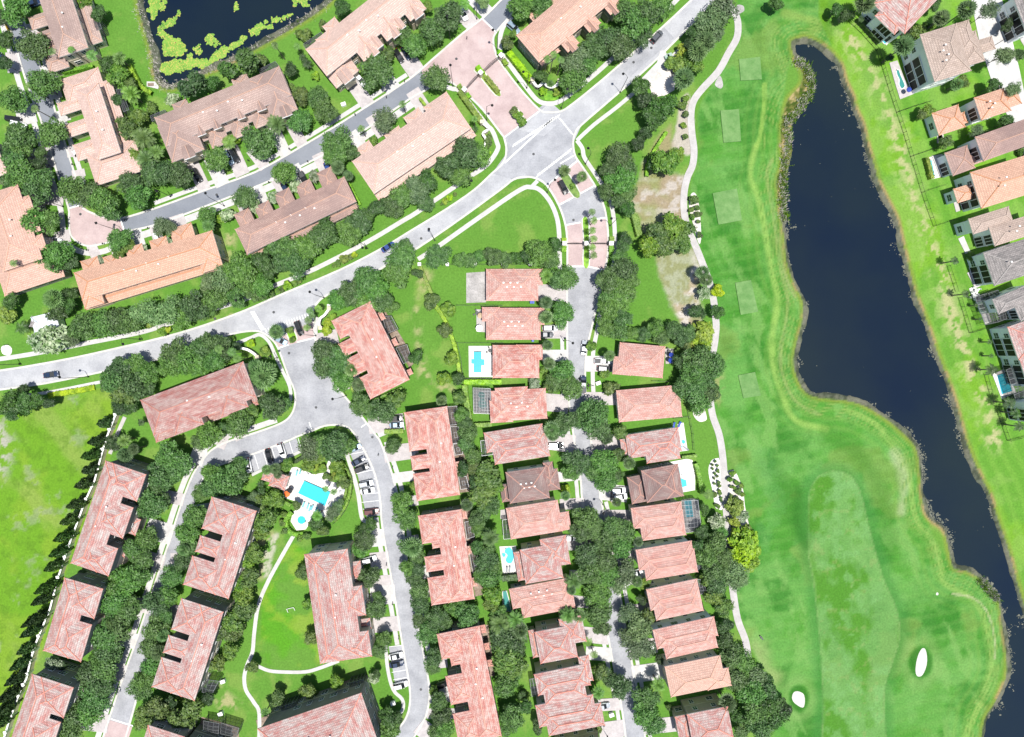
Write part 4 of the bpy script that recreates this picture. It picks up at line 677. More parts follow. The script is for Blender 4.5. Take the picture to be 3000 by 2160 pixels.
T([(1998,1464),(2026,1460),(2046,1464),(2054,1554),(2004,1562)],'terrace under the curved pool cage','conc'); pool([(2002,1466),(2026,1462),(2032,1514),(2008,1516)],'blue pool under the curved cage','pool2')
cage([(1996,1468),(2044,1466),(2056,1554),(2004,1562)],'curved pool cage beside the golf path',3.4,5,7); T([(2028,1584),(2050,1590),(2062,1660),(2040,1676)],'grey screened terrace floor behind a pink house','conc2')
cage([(2026,1584),(2052,1594),(2064,1650),(2042,1672)],'plain grey screen cage next to oaks',3.4,3,7); cage([(2036,1697),(2058,1699),(2072,1738),(2046,1742)],'low grey screen roof behind potted shrubs house',3.2,3,4)
T([(869,1368),(918,1390),(950,1385),(962,1350),(972,1338),(980,1345),(964,1392),(962,1409),(1004,1419),(1012,1446),(991,1492),(961,1519),(948,1514),(918,1503),(912,1527),(896,1551),(869,1554),(852,1527),(859,1500),(880,1484),(869,1470),(832,1457),(829,1435),(842,1398),(855,1370)],'large white community pool terrace')
pool([(892,1407),(969,1441),(953,1483),(873,1445)],'large turquoise community pool'); pool([(884+13*math.cos(t*.63),1523+13*math.sin(t*.63)) for t in range(10)],'round spa south of the community pool','pool',.2,1.8)
T([(2521,40),(2530,34),(2608,120),(2596,134)],'white strip terrace beside lap pool'); pool([(2518,50),(2524,46),(2596,126),(2590,131)],'long narrow teal lap pool','pool2')
T([(2605,185),(2628,178),(2652,240),(2676,276),(2636,292),(2620,240)],'curved dark stone terrace of the beige villa','paver2'); pool([(2624,208),(2632,206),(2638,222),(2646,240),(2650,254),(2640,262),(2632,250),(2632,234),(2626,222)],'freeform dark pool behind beige villa','pool3',.2,3,3)
T([(2712,462),(2730,460),(2754,520),(2728,526)],'white terrace with slim pool'); pool([(2720,472),(2728,470),(2738,518),(2730,520)],'slim turquoise pool beside the yellow hedge','pool')
T([(2728,458),(2760,452),(2788,508),(2752,520)],'tan covered patio floor of the mauve villa','conc'); pool([(2754,484),(2774,478),(2782,502),(2764,508)],'small square pool beside the mauve villa','pool2')
T([(2742,345),(2752,343),(2762,420),(2745,420)],'pale paving strip behind the orange villa','paver2'); T([(2838,846),(2852,840),(2862,850),(2866,888),(2852,880)],'white patio with scattered furniture')
T([(2858,872),(2876,866),(2904,942),(2886,952)],'white terrace strip under the long screen'); cage([(2896,860),(2924,850),(2950,934),(2924,944)],'long dark screen roof of the grey villa',3.0,3,6); cage([(2856,870),(2896,860),(2924,944),(2886,952)],'thin framed screen over the white terrace strip',2.6,3,7,False)
T([(2906,1096),(2944,1080),(2976,1150),(2934,1170)],'white terrace round the blue caged pool'); pool([(2918,1100),(2948,1090),(2964,1146),(2932,1156)],'blue pool at right edge under the big cage','pool2'); cage([(2948,1084),(3010,1060),(3020,1150),(2976,1172)],'big dark pool cage at the right edge',3.4,4,6)
for i, (q, lb) in enumerate([(([(1120,928),(1146,926),(1166,964),(1134,978)]),'upper curved dark lanai cage behind the salmon white block'),([(1160,1020),(1192,1010),(1206,1054),(1182,1066)],'lower curved dark lanai cage behind the salmon white block'),
  ([(1310,1192),(1338,1190),(1342,1244),(1318,1246)],'top lanai cage on the northern salmon block'),([(1320,1250),(1342,1250),(1352,1296),(1326,1300)],'second lanai cage on the northern salmon block'),([(1328,1302),(1352,1298),(1356,1330),(1334,1334)],'third lanai cage on the northern salmon block'),([(1344,1398),(1366,1396),(1374,1430),(1350,1434)],'bottom lanai cage on the northern salmon block'),
  ([(1362,1530),(1382,1526),(1390,1572),(1368,1580)],'top lanai cage on the middle salmon block'),([(1376,1622),(1396,1618),(1406,1666),(1386,1680)],'bottom lanai cage on the middle salmon block'),
  ([(1022,2002),(1064,1990),(1068,2014),(1028,2028)],'right hand lanai cage below the tree on the bottom lawn'),([(822,2072),(866,2056),(872,2080),(828,2096)],'left hand lanai cage below the tree on the bottom lawn'),
  ([(596,2112),(642,2120),(640,2150),(596,2140)],'left one of two dark lanai cages at the bottom edge'),([(648,2118),(700,2134),(692,2160),(646,2150)],'right one of two dark lanai cages at the bottom edge'),([(598,1990),(640,1996),(620,2036),(592,2028)],'lanai cage at the lower corner of red and grey block'),
  ([(757,205),(806,180),(816,192),(766,220)],'grey screen roof above the large mauve brown block'),([(888,130),(940,94),(950,106),(896,144)],'grey screen roof above the long beige block'),([(440,340),(482,322),(488,332),(446,356)],'dark screen roof at left end of mauve brown block'),
  ([(272,58),(288,55),(298,84),(280,92)],'small dark lanai cage behind the topmost left block'),([(340,262),(356,262),(378,322),(362,328)],'long lanai cage behind the pale pink block'),([(920,1192),(921,1192),(922,1193),(920,1193)],None)]):
    if lb: cage(q, lb, 3.0 if i < 6 else 3.4, 3, 3)

for i, (q, lb) in enumerate([([(2740,352),(2756,348),(2764,404),(2748,408)],'pale strip terrace left of the orange villa rear wall'),([(2784,560),(2798,556),(2812,618),(2800,622)],'grey paving strip beside the plain white rear wall'),([(2806,700),(2822,692),(2842,738),(2828,744)],'dark paved lanai floor below the grey beige villa hedge'),([(2832,800),(2852,792),(2872,838),(2856,846)],'stone paved strip left of the dark grey villa wall')]): T(q, lb, 'paver2' if i % 2 else 'conc')
# ---------------- trees and plants ----------------
def crown_mesh(name, mt, n=3000, R=1.0, hz=.62, lobes=11, leaf=.075, flat=.5, seed=0, core=True, up=.55, spread=.62, dome=False):
    """leaf clumps scattered through overlapping lobes; unit crown of radius R"""
    rs = np.random.RandomState(seed); mb = MB(); lob = []
    for i in range(lobes):
        a = rs.rand()*2*math.pi; d = spread*R*math.sqrt(rs.rand()) if i else 0; z = (rs.rand()*.8-.25)*hz*R; r = R*(.24+.20*rs.rand())*(1.4 if i == 0 else 1)
        lob.append((d*math.cos(a), d*math.sin(a), z+(hz*.25*R if i == 0 else 0), r))
    ws = np.array([l[3]**2 for l in lob]); ws /= ws.sum()
    for k in range(n):
        l = lob[rs.choice(len(lob), p=ws)]; v = rs.randn(3); v /= np.linalg.norm(v)
        if v[2] < -.45: v[2] = -v[2]
        rr = l[3]*(.72+.42*rs.rand()) if rs.rand() < .85 else l[3]*(1.1+.28*rs.rand())
        c = np.array([l[0]+v[0]*rr, l[1]+v[1]*rr, l[2]+v[2]*rr*hz*1.15])
        nn = v*.9+rs.randn(3)*.55; nn[2] += up; nn /= np.linalg.norm(nn); t = np.cross(nn, rs.randn(3)); t /= np.linalg.norm(t)+1e-9; b = np.cross(nn, t)
        s = leaf*R*(.55+.9*rs.rand()); s2 = s*(.5+.4*rs.rand())
        mb.face([c-t*s-b*s2*.3, c-t*s*.2-b*s2, c+t*s+b*s2*.2, c+t*s*.1+b*s2])
    return mb.mesh(name, mt)
def palm_mesh(name, mt, fronds=16, L=2.0, w_=.42, droop=.7, seed=0, fan=False, segs=5, two=False):
    rs = np.random.RandomState(seed); mb = MB()
    for f in range(fronds*(2 if two else 1)):
        a = 2*math.pi*f/fronds+rs.rand()*.35; el_ = (.15+.55*rs.rand()) if f < fronds else (.7+.5*rs.rand()); l = L*(.8+.3*rs.rand()); pos = Vector((0,0,0)); prev = None; d = Vector((math.cos(a)*math.cos(el_), math.sin(a)*math.cos(el_), math.sin(el_))); side = Vector((-math.sin(a), math.cos(a), 0))
        if fan:
            st = d*l*.45; c = st; nb = 7
            for i in range(nb):
                an = (i/(nb-1)-.5)*2.4; dd = (d*math.cos(an)+side*math.sin(an)).normalized(); e = c+dd*l*.62+Vector((0,0,-.12*l)); sd_ = dd.cross(Vector((0,0,1))).normalized()*.055*l
                mb.face([c, c+dd*l*.3+sd_, e, c+dd*l*.3-sd_])
            mb.face([Vector((0,0,0)), c+side*.02*l, c-side*.02*l]); continue
        for i in range(segs):
            t = i/segs; d2 = (d+Vector((0,0,-droop*t*1.6))).normalized(); nx_2 = pos+d2*l/segs; wd = lambda q: w_*l*.5*math.sin(math.pi*min(.97, .16+q*.82))
            for sgn in (-1, 1):
                w0, w1 = wd(t), wd((i+1)/segs)
                for j in range(3):      # separate leaflets with gaps
                    q0 = pos+(nx_2-pos)*(j/3); q1 = pos+(nx_2-pos)*((j+.62)/3); wl = w0+(w1-w0)*j/3
                    mb.face([q0, q1, q1+side*sgn*wl+d2*wl*.5+Vector((0,0,-.28*wl)), q0+side*sgn*wl*.9+d2*wl*.42+Vector((0,0,-.28*wl))])
            pos = nx_2
    return mb.mesh(name, mt)
def trunk_mesh(name, h, r, limbs=5, R=1.0, seed=0):
    rs = np.random.RandomState(seed); mb = MB(); mb.tube((0,0,0), (0,0,h*.6), r, r*.7, 7)
    for i in range(limbs):
        a = 2*math.pi*i/limbs+rs.rand(); mb.tube((0,0,h*(.4+.15*rs.rand())), (math.cos(a)*R*.55, math.sin(a)*R*.55, h*(.85+.2*rs.rand())), r*.5, r*.15, 5)
    return mb.mesh(name, M['trunk'])
CR = {}
for key, base_, k_, kw in (('o','o',5,dict(n=4200,leaf=.058,lobes=18,spread=.7)),('g','g',3,dict(n=3200,leaf=.056,lobes=20,spread=.7)),('d','d',3,dict(n=3200,leaf=.07,lobes=14)),('m','m',3,dict(n=2400,leaf=.085,hz=.8,lobes=14)),('y','y',2,dict(n=1000,leaf=.12)),('w','w',1,dict(n=1000,leaf=.11)),('c','d',2,dict(n=1500,leaf=.11,hz=1.5,spread=.35,lobes=9)),('b','m',2,dict(n=700,leaf=.14,hz=.8,lobes=6))):
    CR[key] = [crown_mesh('crown', L_[base_], seed=10*ord(key)+j, **kw) for j in range(k_)]
CR['p'] = [palm_mesh('crown', L_['p'], 13, 1.0, .5, .9, s_) for s_ in (1, 2)]
CR['q'] = [palm_mesh('crown', L_['q'], 26, 1.0, .3, .5, s_, fan=True, two=True) for s_ in (3, 4)]
CR['r'] = [palm_mesh('crown', L_['p'], 22, 1.0, .36, .8, s_, two=True) for s_ in (5, 6)]
CR['k'] = [palm_mesh('crown', L_['d'], 15, 1.0, .4, .9, s_) for s_ in (8,)]
TRK = {'t': trunk_mesh('trunk', 1, .045, 5, 1, 1), 'p': trunk_mesh('trunk', 1/.6, .02, 0, 1, 2)}
def cyp_mesh(seed):
    rs = np.random.RandomState(seed); mb = MB()
    for k in range(1500):
        t = rs.rand()**.8; a = rs.rand()*2*math.pi; r = .30*math.sin(math.pi*min(1,(.10+t*.9)))**.6*(1-.55*t)*(.75+.4*rs.rand())*(1+.25*math.sin(5*a+9*t)); c = np.array([r*math.cos(a), r*math.sin(a), t])
        nn = np.array([math.cos(a), math.sin(a), .5])+rs.randn(3)*.5; nn /= np.linalg.norm(nn); u = np.cross(nn, rs.randn(3)); u /= np.linalg.norm(u); b = np.cross(nn, u); s = .05*(.6+.8*rs.rand()); mb.face([c-u*s, c-b*s*.6, c+u*s, c+b*s*.6])
    return mb.mesh('crown', L_['d'])
CR['x'] = [cyp_mesh(1), cyp_mesh(2), cyp_mesh(3)]
KIND = {'o': ('oak_tree','oak','tree'),'g': ('oak_tree','pale oak','tree'),'d': ('dark_tree','dark tree','tree'),'m': ('magnolia_tree','glossy tree','tree'),'y': ('shrub','yellow green shrub','shrub'),'w': ('flowering_tree','pale flowering tree','tree'),
 'c': ('conical_tree','conical dark tree','tree'),'b': ('shrub','small green shrub','shrub'),'p': ('palm_tree','slim palm','palm'),'q': ('cabbage_palm','bushy fan palm','palm'),'r': ('date_palm','feathery palm','palm'),'k': ('young_palm','small dark palm','palm'),'x': ('cypress_tree','column cypress','tree')}
HT = {'o': lambda r: 2.2+1.15*r, 'g': lambda r: 2.2+1.1*r, 'd': lambda r: 2.0+1.25*r, 'm': lambda r: 1.5+1.5*r, 'y': lambda r: .8+.9*r, 'w': lambda r: 1.5+1.1*r, 'c': lambda r: 1.5+2.4*r, 'b': lambda r: .4+1.2*r, 'x': lambda r: r}
ORD = 'first second third fourth fifth sixth seventh eighth ninth tenth eleventh twelfth thirteenth fourteenth fifteenth sixteenth seventeenth eighteenth nineteenth twentieth'.split()
CNT = [0]
def tree(x, y, rp, k, label, group, hp=None):
    r = rp*S*(.82 if k in 'odgm' and rp > 22 else 1.0); rs = RN; CNT[0] += 1; nm, _, cat = KIND[k]
    if k in 'pqrk':
        h = hp or (7.5 if k == 'p' else 5.5 if k == 'q' else 5.0 if k == 'r' else 3.0); b = P(x, y, h); t = empty(nm, (b.x, b.y, 0), rs.random()*6.28); s = r*1.12
        o = link(bpy.data.objects.new('trunk', TRK['p'])); o.parent = t; th = .16 if k == 'p' else .22; o.scale = (th/.02, th/.02, h); c = link(bpy.data.objects.new('crown', CR[k][CNT[0] % len(CR[k])])); c.parent = t; c.location = (0,0,h); c.scale = (s, s, s*.95)
    elif k == 'x':
        h = hp or 8.5; b = P(x, y, 0); t = empty(nm, (b.x, b.y, 0), rs.random()*6.28); o = link(bpy.data.objects.new('trunk', TRK['p'])); o.parent = t; o.scale = (6,6,.6*h/ (1/.6)); c = link(bpy.data.objects.new('crown', CR['x'][CNT[0] % 3])); c.parent = t; c.location = (0,0,.25); s = r/.21; c.scale = (s, s, h*(.9+.2*rs.random()))
    else:
        h = hp or HT[k](r); hz = {'c': 1.5, 'm': .8, 'b': .8}.get(k, .62); sz = r*(.95 if k != 'c' else .75); zc = max(h-sz*hz*.9, sz*hz*.75); b = P(x, y, zc+sz*.3*hz); t = empty(nm, (b.x, b.y, 0), rs.random()*6.28)
        if k not in 'yb': o = link(bpy.data.objects.new('trunk', TRK['t'])); o.parent = t; o.scale = (r*.95, r*.95, zc*1.05)
        c = link(bpy.data.objects.new('crown' if k not in 'yb' else 'foliage', CR[k][CNT[0] % len(CR[k])])); c.parent = t; c.location = (0,0,zc); s = r*1.13; c.scale = (s*(.93+.14*rs.random()), s*(.93+.14*rs.random()), sz)
        if k in 'cb': c.scale = (r*1.35, r*1.35, sz*1.15)
    tag(t, label, cat, group); return t
SEEN = {}
def T(phrase, items, axis='x', end=None):
    """a cluster or row: every plant gets its rank along the row in its label"""
    kinds = {}
    for it in items: kinds.setdefault(it[3] if len(it) > 3 else 'o', []).append(it)
    for k, L0 in kinds.items():
        L0 = sorted(L0, key=lambda q: q[0] if axis == 'x' else q[1]); n = len(L0); side = 'left' if axis == 'x' else 'top'
        for i, it in enumerate(L0):
            if n == 1: lb = f"{KIND[k][1]} {phrase}"
            elif i == n-1: lb = f"{'rightmost' if axis == 'x' else 'lowest'} {KIND[k][1]} {phrase}"
            elif i == 0: lb = f"{'leftmost' if axis == 'x' else 'topmost'} {KIND[k][1]} {phrase}"
            elif i < 20: lb = f"{ORD[i]} {KIND[k][1]} from the {side} {phrase}"
            else: lb = f"{ORD[n-1-i]} {KIND[k][1]} from the {'right' if axis == 'x' else 'bottom'} {phrase}"
            if n > 1 and i == n-2 and n > 2: lb = f"last but one {KIND[k][1]} {phrase}" if False else lb
            assert lb not in SEEN, lb
            SEEN[lb] = 1; tree(it[0], it[1], it[2], k, lb, ('row of ' if n > 3 else '')+KIND[k][1]+'s '+phrase if n > 1 else None, it[4] if len(it) > 4 else None)
T('between the top left houses and their street', [(48,30,46),(90,128,50),(122,250,52),(148,385,50)], 'y')
T('on the west verge of the far left street', [(14,115,28,'d'),(12,185,26,'d'),(30,292,46),(48,405,52),(2,50,22,'d')], 'y')
T('around the topmost left block', [(151,151,13,'p'),(207,145,12,'p'),(267,162,18,'p',6),(81,253,12,'p'),(100,318,13,'p',9)], 'x')
T('in the gardens left of the lily pond', [(245,8,25,'m'),(285,38,26,'d'),(315,188,30,'d'),(345,220,34,'m'),(350,172,20,'r'),(385,277,26,'r'),(404,342,28,'m'),(369,372,34,'m'),(422,405,34,'r'),(380,245,20,'m'),(345,290,18,'d'),(355,355,20,'b')], 'x')
T('on the lawn under the lily pond', [(504,291,20,'w'),(444,320,15,'b'),(547,258,28,'c'),(580,240,24,'c'),(622,242,26,'d'),(667,207,28,'c'),(724,183,30,'c'),(764,178,20,'b'),(805,132,12,'p',8),(893,105,18,'b'),(947,76,14,'b'),(999,22,32,'d')], 'x')
T('on the grass strip between the top centre blocks', [(869,135,12,'p',5),(886,167,13,'k'),(899,186,16,'k'),(850,202,24,'d'),(853,256,12,'b'),(870,262,12,'m'),(883,280,22,'m'),(923,222,12,'y'),(924,222,1.5,'b')], 'y')
T('on the north side of the townhouse road', [(931,286,38),(953,323,40),(877,350,42),(753,412,50),(627,465,42),(525,515,44),(485,505,40),(445,511,42),(1096,207,54),(1216,127,40),(1262,92,44),(1310,46,50),(1251,20,16,'m'),(1179,105,38),(377,546,45),(404,573,42),(323,613,38),(296,592,50),(256,570,44),(210,551,48)], 'x')
T('by the doorsteps north of townhouse road', [(810,364,28,'r'),(670,415,24,'p',5),(1136,159,24,'m'),(694,408,14,'y'),(431,468,30,'r'),(458,446,22,'r'),(391,454,24,'m'),(1359,11,18,'p',5),(1410,5,20,'g')], 'x')
T('on the south side of the townhouse road', [(991,420,50),(1128,350,38,'g'),(832,508,44),(716,575,40),(1278,224,46),(983,457,40),(607,629,32),(474,667,30,'g'),(498,672,24,'g'),(350,702,38),(1031,446,26)], 'x')
T('by the doorsteps south of townhouse road', [(1058,377,12,'p',6),(1179,304,12,'p',6),(1093,415,14,'b'),(748,605,18,'w'),(864,546,18,'w'),(799,578,18,'w'),(921,516,18,'w'),(991,492,20,'q'),(1020,516,15,'q'),(667,629,20,'w'),(648,638,14,'y'),(611,662,20,'r'),(372,721,25,'m'),(345,742,18,'m'),(291,764,14,'w'),(418,729,13,'w'),(490,710,15,'w'),(623,662,12,'b')], 'x')
T('behind the iron gate court, north east', [(1523,27,42),(1582,16,40),(1486,124,19,'m'),(1504,100,11,'m'),(1585,224,26,'d'),(1604,172,13,'p',10),(1623,159,12,'p',11),(1644,175,12,'p',9)], 'x')
T('in the dense row north of the main road top', [(1685,183,45,'g'),(1680,237,46),(1733,140,46),(1779,113,44),(1822,129,48),(1832,35,44),(1854,72,52),(1892,35,46),(1940,16,38),(1881,102,36),(1720,190,34)], 'x')
T('beside the salmon block next to the gate hedge', [(1391,377,11,'k'),(1389,347,11,'p',6),(1430,420,12,'b'),(1432,405,11,'b')], 'y')
T('between the main road and cart path, top', [(2123,30,46,'g'),(2083,62,50,'g'),(2094,95,30,'g'),(2034,100,32,'d'),(2020,124,18,'d'),(2064,127,30,'q'),(2042,153,28,'q'),(2002,151,22,'y'),(1989,189,24,'y'),(2021,172,24,'m'),(2000,234,30,'q'),(2045,189,22,'m'),(1965,186,20,'y')], 'x')
T('beside the fenced concrete pad', [(1878,250,34,'d'),(1894,290,34,'d'),(1945,312,44,'d'),(1911,348,40,'d'),(1892,388,24,'d'),(1873,420,26,'d'),(1925,328,30,'d')], 'y')
T('west of the bare golf bank', [(1819,458,46),(1790,500,34),(1819,524,46),(1838,495,34),(1780,560,30),(1816,590,28),(1838,613,30,'d'),(1842,560,30),(1951,473,50,'m'),(1925,480,30,'d'),(1983,452,26,'m')], 'y')
T('astride the cart path bend', [(1970,662,42,'m'),(1929,686,40,'m'),(2008,675,34,'m'),(1902,721,38,'m'),(1951,716,40,'m'),(1995,712,32,'m')], 'x')
T('beside the cart path', [(2056,799,20,'q'),(2067,821,18,'q'),(2063,858,20,'w'),(2102,853,19,'y'),(2042,914,26,'d'),(2104,916,26,'d'),(2275,8,26,'d'),(2010,290,10,'b'),(2000,310,12,'b'),(2010,335,9,'b'),(2002,366,8,'b'),(2008,400,8,'b')], 'y')
T('along the east edge of the estate street, north part', [(1824,726,24),(1816,753,26),(1830,794,46),(1832,836,44),(1784,822,42),(1822,876,42),(1779,870,30),(1779,908,38),(1827,935,34),(1776,956,32),(1815,973,32),(1834,700,18,'d')], 'y')
T('in the belt north of the umbrella house', [(1881,979,24),(1905,970,24),(1921,962,30),(1940,987,28),(1975,968,32),(1992,992,28),(2012,976,28),(1855,975,20)], 'x')
T('south of two dark trees by the cart path', [(2059,976,34,'y'),(2061,1003,30,'y'),(2048,1022,22,'y'),(2026,1010,18,'y'),(2010,1015,14,'m')], 'y')
T('in the big clump over the cart path', [(2042,1054,50),(2091,1070,42),(2029,1089,46),(2069,1108,42),(2037,1143,48),(2080,1156,38),(2056,1183,36),(1999,1059,28),(2000,1130,34)], 'y')
T('in the dense row beside the main road', [(1362,455,58),(1394,454,42),(1308,484,45),(1351,505,40),(1254,530,36,'d'),(1222,559,42,'g'),(1248,592,30),(1179,570,40),(1112,608,36,'d'),(1152,602,36),(1074,632,32,'d'),(1044,654,45),(1020,686,42),(958,667,36,'d'),(945,694,48),(896,721,46),(842,726,46),(794,716,38),(869,775,48),(775,778,46,'d'),(700,788,50),(729,820,42),(654,812,45,'g'),(616,834,36,'g'),(762,834,40),(820,770,36)], 'x')
T('in the western main road row', [(694,871,32),(627,876,42),(566,895,48),(525,935,38),(485,906,50,'g'),(431,919,48,'g'),(377,941,45),(337,935,45),(296,949,48),(242,960,46),(202,995,28,'g'),(748,862,30),(600,910,28)], 'x')
T('around the white metal roof', [(27,882,30,'d'),(22,922,26,'y'),(62,960,22,'k'),(162,876,28,'q'),(167,908,35,'d'),(196,895,30,'d'),(162,995,40,'w'),(121,1003,32,'w'),(205,860,24,'d')], 'x')
T('on the lawn between the paved circle and the main road', [(167,751,48),(121,761,35),(200,765,30),(94,654,48),(140,651,36),(89,613,24,'r'),(38,772,12,'p',9),(137,780,11,'p',9)], 'x')
T('in the far left oak mass', [(32,462,46),(54,510,52),(108,526,45),(27,534,34),(102,556,44),(60,446,35),(116,446,24,'d'),(112,480,26,'d'),(20,570,30)], 'y')
T('in the hedge row behind the triangular lawn', [(1285,752,42),(1348,759,24),(1375,764,20),(1405,753,26),(1442,753,34),(1480,762,20),(1510,756,24,'d'),(1541,753,24,'d'),(1577,742,46),(1628,718,20,'d'),(1612,759,34)], 'x')
T('in front of the grey bare yard house', [(1658,812,42),(1629,818,32),(1601,808,20,'r')], 'x')
T('on the palm island with the iron gate', [(1735,621,12,'p',6.5),(1741,645,12,'p',6.5),(1736,675,12,'p',6.5),(1739,699,12,'p',6.5),(1736,725,12,'p',6.5),(1739,748,12,'p',6.5)], 'y')
T('on the planted island by the crosswalk', [(1654,500,18,'r',3.5),(1704,519,16,'q',5.5),(1679,545,8,'b')], 'x')
T('south of the main road bend', [(1071,830,52),(1031,850,46),(1106,855,46),(1171,755,52),(1166,803,46),(1031,878,30),(1071,886,44),(1112,880,42),(1139,898,28),(988,878,36),(1190,720,26)], 'x')
T('on the dry lawn east of the white salmon block', [(1262,884,22,'m'),(1313,906,28,'m'),(1302,968,24,'m'),(1219,1046,25,'d'),(1324,1051,24,'m'),(1300,1111,20,'m'),(1340,1111,20,'d'),(1344,1167,20,'m'),(1294,1175,16,'q',4),(1222,802,17,'d')], 'y')
T('between the red houses and salmon rows', [(1354,1216,22),(1362,1237,26),(1372,1275,32),(1367,1303,28),(1383,1338,30),(1356,1374,22,'d'),(1389,1370,26,'m'),(1429,1398,44,'m'),(1444,1425,36,'m'),(1410,1450,42,'m'),(1429,1486,38),(1394,1419,30),(1367,1479,18,'q',4),(1399,1524,22),(1402,1554,22),(1437,1575,26,'r',7),(1399,1605,26),(1429,1611,26),(1421,1646,38),(1450,1664,28),(1437,1694,38),(1408,1690,28)], 'y')
T('in front of the northern street houses', [(1599,887,19,'q'),(1599,930,20,'q'),(1645,922,40),(1604,1011,15,'q'),(1733,1016,15,'b'),(1609,1065,18,'q'),(1592,1085,10,'b'),(1645,1089,42),(1631,1119,38),(1669,1137,42),(1566,1127,18,'w'),(1609,1135,16,'m')], 'y')
T('across the street at its first bend', [(1658,1232,38),(1640,1262,26),(1739,1218,52),(1748,1252,44),(1706,1229,32),(1615,1259,24,'q'),(1620,1275,18,'q')], 'x')
T('beside driveways of the northern east houses', [(1785,1043,16,'q'),(1787,1137,19,'b'),(1771,1097,14,'b'),(1819,1267,20,'m'),(1779,1282,24,'d'),(1808,1336,20,'m'),(1843,1357,18,'q'),(1808,1396,22),(1806,1470,14,'q')], 'y')
T('meeting over the street beside the sooty house', [(1690,1352,42),(1671,1379,34),(1766,1360,46),(1774,1408,40),(1740,1380,30)], 'x')
T('in front of the middle street houses', [(1655,1435,16,'y'),(1656,1452,14,'q'),(1712,1520,46),(1701,1552,42),(1740,1546,36),(1787,1546,36),(1779,1583,42),(1725,1632,48),(1770,1640,46),(1725,1677,42),(1779,1681,42),(1680,1702,26,'r'),(1752,1600,30)], 'y')
T('in front of the loop road salmon blocks', [(1216,1371,13,'m'),(1214,1425,14,'m'),(1179,1473,38),(1187,1519,38),(1187,1600,28),(1193,1667,28),(1152,1309,28),(1163,1170,30,'m'),(1120,1202,40),(1058,1183,40),(1090,1210,30),(1210,1600,28,'q'),(1220,1628,28),(1224,1664,28),(1216,1700,32)], 'y')
T('along the loop road, lower east side', [(1227,1774,34),(1230,1740,32),(1281,1812,38),(1248,1860,38),(1225,1820,26),(1300,1830,30),(1367,1809,42),(1351,1785,32),(1320,1780,26),(1268,1930,30),(1270,1956,28),(1289,2097,36),(1283,2057,34),(1300,2140,35),(1278,2150,28),(1270,2022,14,'b')], 'y')
T('east of estate gate beside the loop road', [(950,1035,46),(983,1059,48),(948,1070,40),(1010,1035,26),(1031,1084,20,'q'),(999,1113,38),(1053,1127,20,'q'),(1015,1120,20)], 'y')
T('at the estate gate walls', [(907,911,13,'p',5.5),(931,903,12,'p',5.5),(902,938,13,'p',5.5),(899,960,12,'p',5.5),(914,925,10,'p',5.5),(811,973,22,'q',4.5),(850,968,10,'b'),(857,996,9,'b')], 'y')
T('west of the estate gate, by the rust red block', [(616,1003,42),(593,1022,44),(552,1054,48),(512,1035,48),(498,1070,40),(579,1076,36),(622,1049,42),(648,1015,36),(640,1024,14,'p'),(678,1032,15,'p'),(694,1052,14,'p'),(660,1040,24,'d'),(690,1015,14,'d')], 'x')
T('between the rust red block and the loop mouth', [(775,1102,38,'q'),(751,1075,22,'q'),(790,1085,24,'r'),(794,1194,46),(825,1180,30),(702,1243,48),(616,1272,42),(732,1202,20,'m'),(650,1260,24),(585,1290,30)], 'x')
T('on the main road south verge, west', [(350,1084,42),(391,1070,38),(337,1116,48),(391,1129,50),(431,1097,40),(364,1150,42,'m'),(425,1135,30),(312,1130,26)], 'x')
T('at the top of the left meadow', [(27,1178,40,'d'),(67,1183,36,'d'),(108,1175,30,'d'),(35,1208,34,'d'),(140,1180,20,'d'),(68,1140,16,'d'),(350,1197,28,'d'),(380,1194,22,'d'),(4,1200,24,'d')], 'x')
T('north of the long wall block', [(369,1333,22,'q'),(393,1316,16,'q'),(334,1298,30,'d'),(364,1290,20,'r'),(412,1238,12,'k')], 'x')
T('leaning out from the white field wall', [(x-9,y,12,'x',h) for x,y,h in ((337,1235,6),(322,1285,7),(306,1325,7.5),(297,1368,7),(282,1409,7.5),(262,1465,8),(243,1511,8),(229,1557,8),(213,1602,8),(197,1643,7.5),(183,1700,8.5),(168,1735,8.5),(152,1790,9),(136,1826,8),(116,1880,7),(102,1921,7.5),(88,1964,8),(76,2005,8.5),(62,2047,8.5),(48,2088,8.5))], 'y')
T('on the west side of the loop, upper part', [(498,1330,48),(514,1365,46),(471,1392,48),(455,1430,34),(436,1473,52),(475,1468,32),(431,1575,40),(391,1613,40),(415,1640,36),(364,1700,50),(404,1681,42),(330,1720,40),(460,1420,30)], 'y')
T('on the west side of the loop, lower part', [(337,1765,52),(380,1787,44),(310,1860,52),(352,1836,45),(315,1912,42),(298,1955,50),(256,1976,42),(296,2008,45),(269,2045,50),(215,2097,48),(256,2100,45),(205,2142,46),(156,1949,26,'w'),(180,1955,16,'d'),(240,1685,16,'m')], 'y')
T('on the inner side of the loop, west', [(552,1559,40),(574,1508,42),(590,1445,28),(544,1605,32),(504,1689,38),(530,1650,30),(458,1768,45),(488,1750,36),(453,1841,42),(475,1810,30),(436,1903,38),(444,1949,40),(420,1989,40),(406,2018,38),(470,1910,22,'q'),(480,1860,18,'q'),(540,1610,16,'q'),(458,2078,42,'m'),(426,2108,38,'m'),(525,2119,44,'m'),(560,2080,35,'m'),(500,2060,24,'d')], 'y')
T('around the pool cabana and parking', [(665,1406,52),(635,1432,46),(700,1365,32),(622,1392,38),(690,1400,36),(837,1363,20,'m'),(807,1373,16,'q'),(783,1376,15,'q'),(815,1390,12,'q'),(762,1419,12,'k'),(764,1441,14,'k'),(748,1465,26,'g'),(799,1462,34,'m'),(765,1475,26,'m'),(740,1485,22,'g')], 'x')
